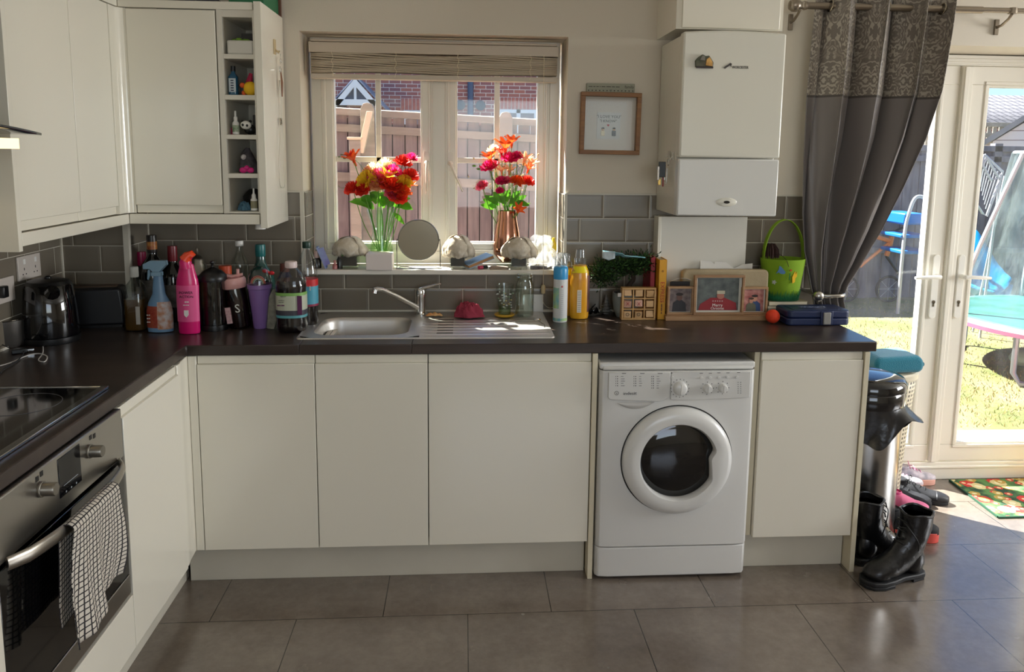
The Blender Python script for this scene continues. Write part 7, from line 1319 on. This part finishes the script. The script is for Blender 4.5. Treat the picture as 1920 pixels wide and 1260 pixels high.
# side return of the fence and far garden fence
dkf = wood('shaded fence', '5d5a63', '6d6a72', '7f7c84', 'z', .85, 8)  # blue-grey tint puts shade and haze into the boards
def fence_line(name, label, A, Bp, zt_, mat, post_w=.05, gap=.0, rails=(.3, .9)):
    A, Bp = Vector(A), Vector(Bp); d = Bp-A; L_ = d.length; k = T(name, label, 'fence', (A.x, A.y, GZ), math.atan2(d.y, d.x)); H_ = zt_-GZ; n_ = max(1, int(L_/1.83)+1)
    for i in range(n_):
        xa, xb = L_*i/n_, L_*(i+1)/n_; b = MB(); x = xa+.05
        while x < xb-.05: w_ = min(.1, xb-.05-x); b.box(x, x+w_-.005-gap, -.008+.008*(int(x*10) % 2), .008+.008*(int(x*10) % 2), 0, H_-.03); x += .1
        b.obj('board_panel', mat, k, sm=0)
    for i in range(n_+1):
        x = L_*i/n_; b = MB(); b.box(x-post_w, x+post_w, -.05, .05, 0, H_+.04); b.obj('post', mat, k, bev=.003)
    for z in (*[H_*r_ for r_ in rails], H_-.06): b = MB(); b.box(0, L_, -.05, -.01, z, z+.07); b.obj('rail', mat, k, bev=.003)
    return k
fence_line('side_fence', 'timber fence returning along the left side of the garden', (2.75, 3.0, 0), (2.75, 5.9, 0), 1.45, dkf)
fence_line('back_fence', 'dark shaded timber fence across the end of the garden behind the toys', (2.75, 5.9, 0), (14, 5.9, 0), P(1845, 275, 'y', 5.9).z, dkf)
ptf = M('pale sunlit timber', 'a89c8a', .8, mott=('8e8474', 20)); zz_ = P(1860, 231, 'y', 9).z  # pale colour carries the sunlit look of these slats
fence_line('neighbour_fence', 'gapped fence coloured pale as if sunlit beyond the dark garden fence', (4.5, 9, 0), (16, 9, 0), zz_, ptf, gap=.03)
# ---------------------------------------------------------------- brick house with porch beyond the fence
def brick_m():
    m = bpy.data.materials.new('red brick'); m.use_nodes = True; t = m.node_tree; bb = t.nodes['Principled BSDF']; c_ = N(t, 'TexCoord'); s_ = N(t, 'SeparateXYZ'); t.links.new(c_.outputs['Object'], s_.inputs[0]); cb = N(t, 'CombineXYZ'); t.links.new(math_n(t, 'ADD', s_.outputs[0], s_.outputs[1]), cb.inputs[0]); t.links.new(s_.outputs[2], cb.inputs[1])
    n = N(t, 'TexBrick'); n.inputs['Scale'].default_value = 1; n.inputs['Brick Width'].default_value = .225; n.inputs['Row Height'].default_value = .075; n.inputs['Mortar Size'].default_value = .006; n.inputs['Color1'].default_value = lin('b06a5c'); n.inputs['Color2'].default_value = lin('8c5a60'); n.inputs['Mortar'].default_value = lin('d8ccc4'); t.links.new(cb.outputs[0], n.inputs[0]); t.links.new(n.outputs[0], bb.inputs['Base Color']); bb.inputs['Roughness'].default_value = .9; return m
brk = brick_m(); struct(outer_brick.obj('wall_outer_brick', brk, sm=0)); YH = 12.5; k = T('brick_house', 'red brick neighbouring house seen over the fence through the window', 'house', (0, YH, GZ)); o = Vector(k.location)
xl, xr2 = -4.0, P(1046, 200, 'y', YH).x+.6
b = MB(); b.box(xl, xr2, 0, 5, 0, 5.0); b.obj('wall', brk, k, sm=0)
b = MB(); b.prism([(-.3, 4.95), (5.3, 4.95), (2.5, 6.8)], 'x', xl-.2, xr2+.2); b.obj('roof', M('grey slate', '8a8c96', .8, mott=('7a7c88', 5)), k)
wf = M('white painted timber', 'dfe4ea', .5)
def hwin(u0, u1, v0, name='window', panes=2):
    a, e = P(u0, v0, 'y', YH), P(u1, v0, 'y', YH); zt_ = a.z-GZ; h_ = 1.15; b = MB(); frame_ring(b, a.x, e.x, zt_-h_, zt_, .07, -.03, .0); b.box((a.x+e.x)/2-.04, (a.x+e.x)/2+.04, -.03, 0, zt_-h_, zt_); f_ = b.obj(name, wf, k); b = MB(); b.box(a.x+.05, e.x-.05, -.012, -.004, zt_-h_+.05, zt_-.05); b.obj('pane', M('house glass', '5a6a7a', .08, coat=.4), f_)
    b = MB(); n_ = int((e.x-a.x+.1)/.075)
    for i in range(n_): x = a.x-.05+i*.075; b.box(x, x+.062, -.012, .0, zt_+.01, zt_+.235)
    b.obj('soldier_course', M('soldier brick', 'c07060', .85, mott=('a05a56', 12)), k); b = MB(); b.box(a.x-.06, e.x+.06, -.005, .0, zt_+.005, zt_+.24); b.obj('soldier_mortar', M('mortar', 'd8ccc4', .9), k)
hwin(757, 830, 207); hwin(936, 1008, 205)
p_ = P(882, 200, 'y', YH); b = MB(); b.cyl((p_.x, -.05, .0), (p_.x, -.05, 4.95), .06, 12); b.obj('downpipe', M('blue grey pipe', '3a4a6a', .4), k)
for u, v in ((863, 197), (901, 198)):
    p_ = P(u, v, 'y', YH); b = MB(); b.X = Matrix.Translation((p_.x, -.002, p_.z-GZ)) @ Matrix.Rotation(PI/2, 4, 'X'); b.lathe([(.0001, 0), (.10, 0), (.10, .03), (.075, .035), (.0001, .02)], 20); b.obj('wall_vent', M('vent grey', '2c3a4c', .5), k)
YG = 10.9; k = T('porch', 'white gabled timber porch canopy on the left of the brick house', 'porch', (0, YG, GZ)); o = Vector(k.location)
ap = P(666, 147, 'y', YG)-o; lf_ = P(624, 197, 'y', YG)-o; rt_ = P(722, 207, 'y', YG)-o; rt_.z = lf_.z; rt_.x = 2*ap.x-lf_.x+.02; Hh = ap.z-lf_.z; bw = .2*Hh
b = MB(); b.prism([(lf_.x, lf_.z), (ap.x, ap.z), (ap.x, ap.z-bw*1.4), (lf_.x+bw*1.3, lf_.z)], 'y', -.05, .0); b.obj('barge_board', wf, k); b = MB(); b.prism([(rt_.x, rt_.z), (ap.x, ap.z), (ap.x, ap.z-bw*1.4), (rt_.x-bw*1.3, rt_.z)], 'y', -.05, .0); b.obj('barge_board', wf, k)
b = MB(); b.box(lf_.x+.02, rt_.x-.02, -.05, 0, lf_.z, lf_.z+.22*Hh); b.obj('tie_beam', wf, k); b = MB(); b.box(ap.x-.045*Hh, ap.x+.045*Hh, -.045, 0, lf_.z+.2*Hh, ap.z-.2*Hh); b.obj('king_post', wf, k)
b = MB(); b.prism([(lf_.x+.03, lf_.z+.01), (rt_.x-.03, lf_.z+.01), (ap.x, ap.z-.03)], 'y', .003, .03); b.obj('gable_infill', M('slate infill', '5c626e', .8), k)
b = MB(); d_ = .03; b.prism([(lf_.x-.1, lf_.z-.06), (ap.x, ap.z+.02), (ap.x, ap.z+.02+d_), (lf_.x-.1, lf_.z-.06+d_)], 'y', 0, 1.55); b.prism([(rt_.x+.1, rt_.z-.06), (ap.x, ap.z+.02), (ap.x, ap.z+.02+d_), (rt_.x+.1, rt_.z-.06+d_)], 'y', 0, 1.55); b.obj('porch_roof', M('porch tiles', '8e94a6', .8, mott=('767c90', 14)), k)
for x in (lf_.x+.05, rt_.x-.05): b = MB(); b.box(x-.02, x+.02, -.05, .05, 0, lf_.z); b.obj('porch_post', wf, k)
# ---------------------------------------------------------------- roof of a far house and shed
def roof_m():
    m = bpy.data.materials.new('pantile roof'); m.use_nodes = True; t = m.node_tree; bb = t.nodes['Principled BSDF']; c_ = N(t, 'TexCoord'); s_ = N(t, 'SeparateXYZ'); t.links.new(c_.outputs['UV'], s_.inputs[0])
    fy = math_n(t, 'FRACT', math_n(t, 'MULTIPLY', s_.outputs[1], 8)); fx = math_n(t, 'FRACT', math_n(t, 'MULTIPLY', s_.outputs[0], 110)); g = math_n(t, 'MULTIPLY', math_n(t, 'GREATER_THAN', fy, .16), math_n(t, 'GREATER_THAN', fx, .25))
    t.links.new(mixc(t, g, '2e2c33', '5c585c'), bb.inputs['Base Color']); bb.inputs['Roughness'].default_value = .85; bump(t, bb, math_n(t, 'SUBTRACT', 1, fy), .6, .1); return m
z0, z1 = P(1880, 236, 'y', 17).z, P(1880, 181, 'y', 20).z
k = T('far_house', 'distant house with a grey tiled roof beyond the fences', 'house', (20, 17, GZ)); b = MB(); b.surf(lambda u, v: (-13+26*u, 3*v, z0-GZ+(z1-z0)*v), 2, 2); b.obj('roof', roof_m(), k, solid=.08); b = MB(); b.box(-12.8, 12.8, .3, 5.6, 0, z0-GZ-.05); b.obj('wall', brk, k, sm=0); b = MB(); b.surf(lambda u, v: (-13+26*u, 3+3*v, z1-GZ-(z1-z0)*v), 2, 2); b.obj('roof', _M.get('x') or M('rear roof', '8a8484', .85), k, solid=.08)
YS = 7.6; a = P(1852, 268, 'y', YS); e = P(1920, 217, 'y', YS); sl = (e.z-a.z)/(e.x-a.x); half = 1.15; k = T('garden_shed', 'pale timber shed gable behind the trampoline net', 'shed', (a.x+half*.77, YS-half*.64, GZ), math.radians(-40)); zl = a.z-GZ; zp = zl+.75*half
bd_ = bpy.data.materials.new('shiplap boards'); bd_.use_nodes = True; t = bd_.node_tree; s_ = N(t, 'SeparateXYZ'); t.links.new(pos(t), s_.inputs[0]); f_ = math_n(t, 'FRACT', math_n(t, 'MULTIPLY', s_.outputs[2], 7.5)); t.links.new(mixc(t, math_n(t, 'LESS_THAN', f_, .1), 'd8c8bc', '8a7468'), t.nodes['Principled BSDF'].inputs['Base Color'])  # light board colour stands in for sun on the gable
b = MB(); b.prism([(-half+.06, 0), (half-.06, 0), (half-.06, zl+.02), (0, zp-.04), (-half+.06, zl+.02)], 'y', 0, 1.0); b.obj('shed_wall', bd_, k, sm=0)
b = MB(); b.prism([(-half-.04, zl-.04), (0, zp), (0, zp+.07), (-half-.04, zl+.05)], 'y', -.06, 1.05); b.prism([(half+.04, zl-.04), (0, zp), (0, zp+.07), (half+.04, zl+.05)], 'y', -.06, 1.05); b.obj('shed_roof', M('shed roof', '8a8480', .7), k)
# ---------------------------------------------------------------- garden toys
blu = M('toy blue', '1468b4', .35); cyan = M('toy cyan', '0e86b8', .3); wt = M('white tube', 'b4b8bc', .35)
# paddling pool
q = P(1722, 522, 'z', GZ+.1); k = T('paddling_pool', 'blue oval paddling pool lying at the edge of the shade', 'paddling pool', (q.x, q.y, GZ)); rp_ = q.x-P(1652, 505, 'y', q.y).x
b = MB(); b.shell([(rp_*.82, 0), (rp_*.92, .1), (rp_*1.0, .2), (rp_*1.03, .21)], .02, 48, sy=.7); b.obj('pool_shell', blu, k, sm=50); b = MB(); b.lathe([(.0001, .205), (rp_*.78, .205), (rp_*.78, .225), (.0001, .225)], 40, sy=.7); b.obj('white_lid', M('white disc', 'e4e8ec', .4), k)
# slide
ys = 4.9; k = T('garden_slide', 'blue and turquoise plastic slide with white tube ladder', 'slide', (P(1722, 500, 'y', ys).x, ys, GZ)); o = Vector(k.location)
def gp(u, v, y): return P(u, v, 'y', y)-o
for dy in (0, .42):
    pts = [gp(1690, 500, ys+dy), gp(1696, 440, ys+dy), gp(1706, 395, ys+dy), gp(1716, 372, ys+dy), gp(1728, 369, ys+dy), gp(1738, 378, ys+dy), gp(1742, 410, ys+dy)]; pts[0].z = 0; b = MB(); b.tube(smooth(pts, 4), .02, 8); b.obj('ladder_tube', wt, k)
a, e = gp(1697, 400, ys), gp(1732, 422, ys); b = MB(); b.box(a.x, e.x, .0, .44, e.z, a.z); b.obj('side_panel', blu, k, bev=.02)
a, e = gp(1690, 440, ys), gp(1742, 447, ys); b = MB(); b.box(a.x, e.x, .0, .44, e.z, a.z); b.obj('step', blu, k, bev=.01); a, e = gp(1690, 470, ys), gp(1742, 477, ys); b = MB(); b.box(a.x, e.x, .0, .44, e.z, a.z); b.obj('step', blu, k, bev=.01)
path = smooth([gp(1738, 418, ys), gp(1772, 440, 4.8), gp(1805, 478, 4.6), gp(1835, 535, 4.4), gp(1856, 560, 4.25), gp(1880, 570, 4.15)], 5); path = [Vector((p_.x, p_.y, max(.03, p_.z))) for p_ in path]
b = MB(); nP = len(path)-1
def chute(u, v):
    i = min(nP-1, int(v*nP)); f_ = v*nP-i; p_ = path[i].lerp(path[i+1], f_); d = (path[i+1]-path[i]).normalized(); s_ = Vector((0, 0, 1)).cross(d).normalized(); w_ = (u-.5)*.62; return tuple(p_+s_*w_+Vector((0, 0, .16*abs(u*2-1)**3)))
b.surf(chute, 12, 30); b.obj('chute', cyan, k, solid=.02)
b = MB(); b.surf(lambda u, v: tuple(Vector(chute(.38+.24*u, v))+Vector((0, 0, .012))), 3, 30); b.obj('chute_stripe', blu, k, solid=.008)
# small wendy slide end under the trampoline
# bike
ya = 5.6; k = T('kids_bike', 'orange kids bicycle leaning in the shade near the fence', 'bicycle', (P(1655, 500, 'y', ya).x, ya, GZ)); o = Vector(k.location); org = M('orange frame', 'e08a50', .4); zr = .16
c1, c2 = gp(1600, 540, ya), gp(1692, 500, ya)
for c_ in (Vector((gp(1625, 0, ya).x, 0, zr)), Vector((gp(1690, 0, ya).x+.12, 0, zr))):
    b = MB(); b.tube([(c_.x+zr*.95*math.cos(i*PI/16), 0, c_.z+zr*.95*math.sin(i*PI/16)) for i in range(32)], .016, 8, closed=True); wh_ = b.obj('wheel', M('tyre', '2a2a2e', .7), k); b = MB()
    for i in range(8): b.tube([(c_.x, 0, c_.z), (c_.x+zr*.93*math.cos(i*PI/4), 0, c_.z+zr*.93*math.sin(i*PI/4))], .003, 4)
    b.obj('spokes', wt, wh_)
p1, p2, p3, p4 = gp(1640, 443, ya), gp(1671, 452, ya), gp(1664, 478, ya), gp(1655, 492, ya)
b = MB(); b.tube([p1, p2], .028, 8); b.tube([gp(1673, 440, ya), gp(1668, 462, ya), gp(1662, 480, ya)], .03, 8); b.tube([p2, gp(1612, 500, ya)], .02, 8); b.obj('frame', org, k)
b = MB(); b.tube(smooth([gp(1655, 436, ya-.2), gp(1675, 434, ya-.05), gp(1680, 432, ya+.05), gp(1700, 424, ya+.25)], 4), .014, 8); b.tube([gp(1662, 480, ya), gp(1690, 520, ya)], .018, 8); b.obj('handlebar', black, k)
b = MB(); b.prism([(gp(1622, 430, ya).x, gp(1622, 434, ya).z), (gp(1642, 430, ya).x, gp(1642, 432, ya).z), (gp(1642, 430, ya).x, gp(1642, 440, ya).z), (gp(1622, 430, ya).x, gp(1622, 442, ya).z)], 'y', -.06, .06); b.obj('saddle', black, k, bev=.01)
# clothes airer
ya = 3.75; k = T('clothes_airer', 'folded white wire clothes airer leaning beside the trampoline net', 'clothes airer', (P(1858, 400, 'y', ya).x, ya, GZ)); o = Vector(k.location)
for nm, loop in (('outer_frame', ((1846, 290), (1880, 322), (1875, 338), (1850, 405), (1842, 400), (1822, 368), (1846, 290))), ('inner_frame', ((1850, 296), (1873, 334), (1858, 338), (1843, 310), (1850, 296)))):
    b = MB(); b.tube([gp(u, v, ya+.0) for u, v in loop], .012, 6); b.obj(nm, wt, k)
for i in range(7): t_ = i/6; b = MB(); b.tube([gp(1848+28*t_, 296+30*t_, ya), gp(1838+12*t_, 350+50*t_, ya+.05)], .005, 5); b.obj('drying_rail', wt, k)
b = MB(); b.tube([gp(1876, 330, ya), (gp(1850, 500, ya).x, 0, 0)], .012, 6); b.obj('leg', wt, k); b = MB(); b.tube([gp(1884, 330, ya+.15), (gp(1868, 500, ya).x, .25, 0)], .012, 6); b.obj('leg', wt, k)
# trampoline
yt = 2.6; pl_ = P(1815, 598, 'y', yt); rT = 1.0; k = T('trampoline', 'round garden trampoline with translucent safety net at the right edge', 'trampoline', (pl_.x+rT, yt, GZ)); o = Vector(k.location); zr = pl_.z-GZ
b = MB(); b.tube([(rT*.98*math.cos(i*PI/24), rT*.98*math.sin(i*PI/24), zr-.02) for i in range(48)], .022, 8, closed=True); b.obj('frame_ring', M('galvanised tube', '8a8c98', .35, .7), k)
b = MB(); b.lathe([(rT*.82, zr+.015), (rT*1.0, zr+.012), (rT*1.02, zr-.02), (rT*1.0, zr-.045)], 64); b.obj('edge_pad', M('pad green', '3c6e5c', .5, mott=('4f7f80', 4)), k, solid=.01); b = MB(); b.lathe([(rT*1.022, zr-.05), (rT*1.025, zr-.02)], 64); b.obj('pad_trim', M('pad pink', '9a5a78', .5), k, solid=.004)
b = MB(); b.lathe([(.0001, zr-.03), (rT*.84, zr-.0)], 48); b.obj('jump_mat', M('jump mat', '2a2c34', .7), k)
for i in range(4):
    a0_ = math.radians(205+i*90); a1_ = a0_+math.radians(48); f0, f1 = Vector((rT*.97*math.cos(a0_), rT*.97*math.sin(a0_), zr-.03)), Vector((rT*.97*math.cos(a1_), rT*.97*math.sin(a1_), zr-.03)); g0, g1 = f0.copy(), f1.copy(); g0.z = g1.z = .025
    b = MB(); b.tube([f0, f0.lerp(g0, .8), g0.lerp(g1, .06), g0.lerp(g1, .94), f1.lerp(g1, .8), f1], .022, 8); b.obj('leg', _M['galvanised tube'], k)
zh = P(1895, 285, 'y', yt).z-GZ; net = G('net mesh', 'e8eeee', .3, .3, dirt=.16, dirt_haze_col='c8d4d0')
b = MB(); b.surf(lambda u, v: tuple(Vector((math.cos(2*PI*u), math.sin(2*PI*u), 0))*(rT*(.96-.36*v**.7)+.02*math.sin(2*PI*u*18)*v)+Vector((0, 0, zr+(zh-zr)*v))), 120, 10); b.obj('safety_net', net, k, sm=60)
b = MB(); b.tube([(rT*.6*math.cos(i*PI/24), rT*.6*math.sin(i*PI/24), zh) for i in range(48)], .014, 8, closed=True); b.obj('top_hoop', wt, k)
for i in range(4):
    a_ = math.radians(170+i*90); b = MB(); b.tube(smooth([Vector((rT*.98*math.cos(a_), rT*.98*math.sin(a_), zr-.1)), Vector((rT*.92*math.cos(a_), rT*.92*math.sin(a_), zr+.4)), Vector((rT*.6*math.cos(a_), rT*.6*math.sin(a_), zh))], 5), .018, 8); b.obj('net_pole', wt, k)
q = P(1910, 690, 'z', GZ); k = T('garden_cushion', 'pale green garden cushion lying on the grass under the trampoline', 'cushion', (q.x+.08, q.y, GZ+.01)); b = MB(); b.ball((0, 0, .07), .16, 18, (1, .7, .45), .03); b.obj('cushion_cover', M('sage cloth', '8fa890', .9), k)
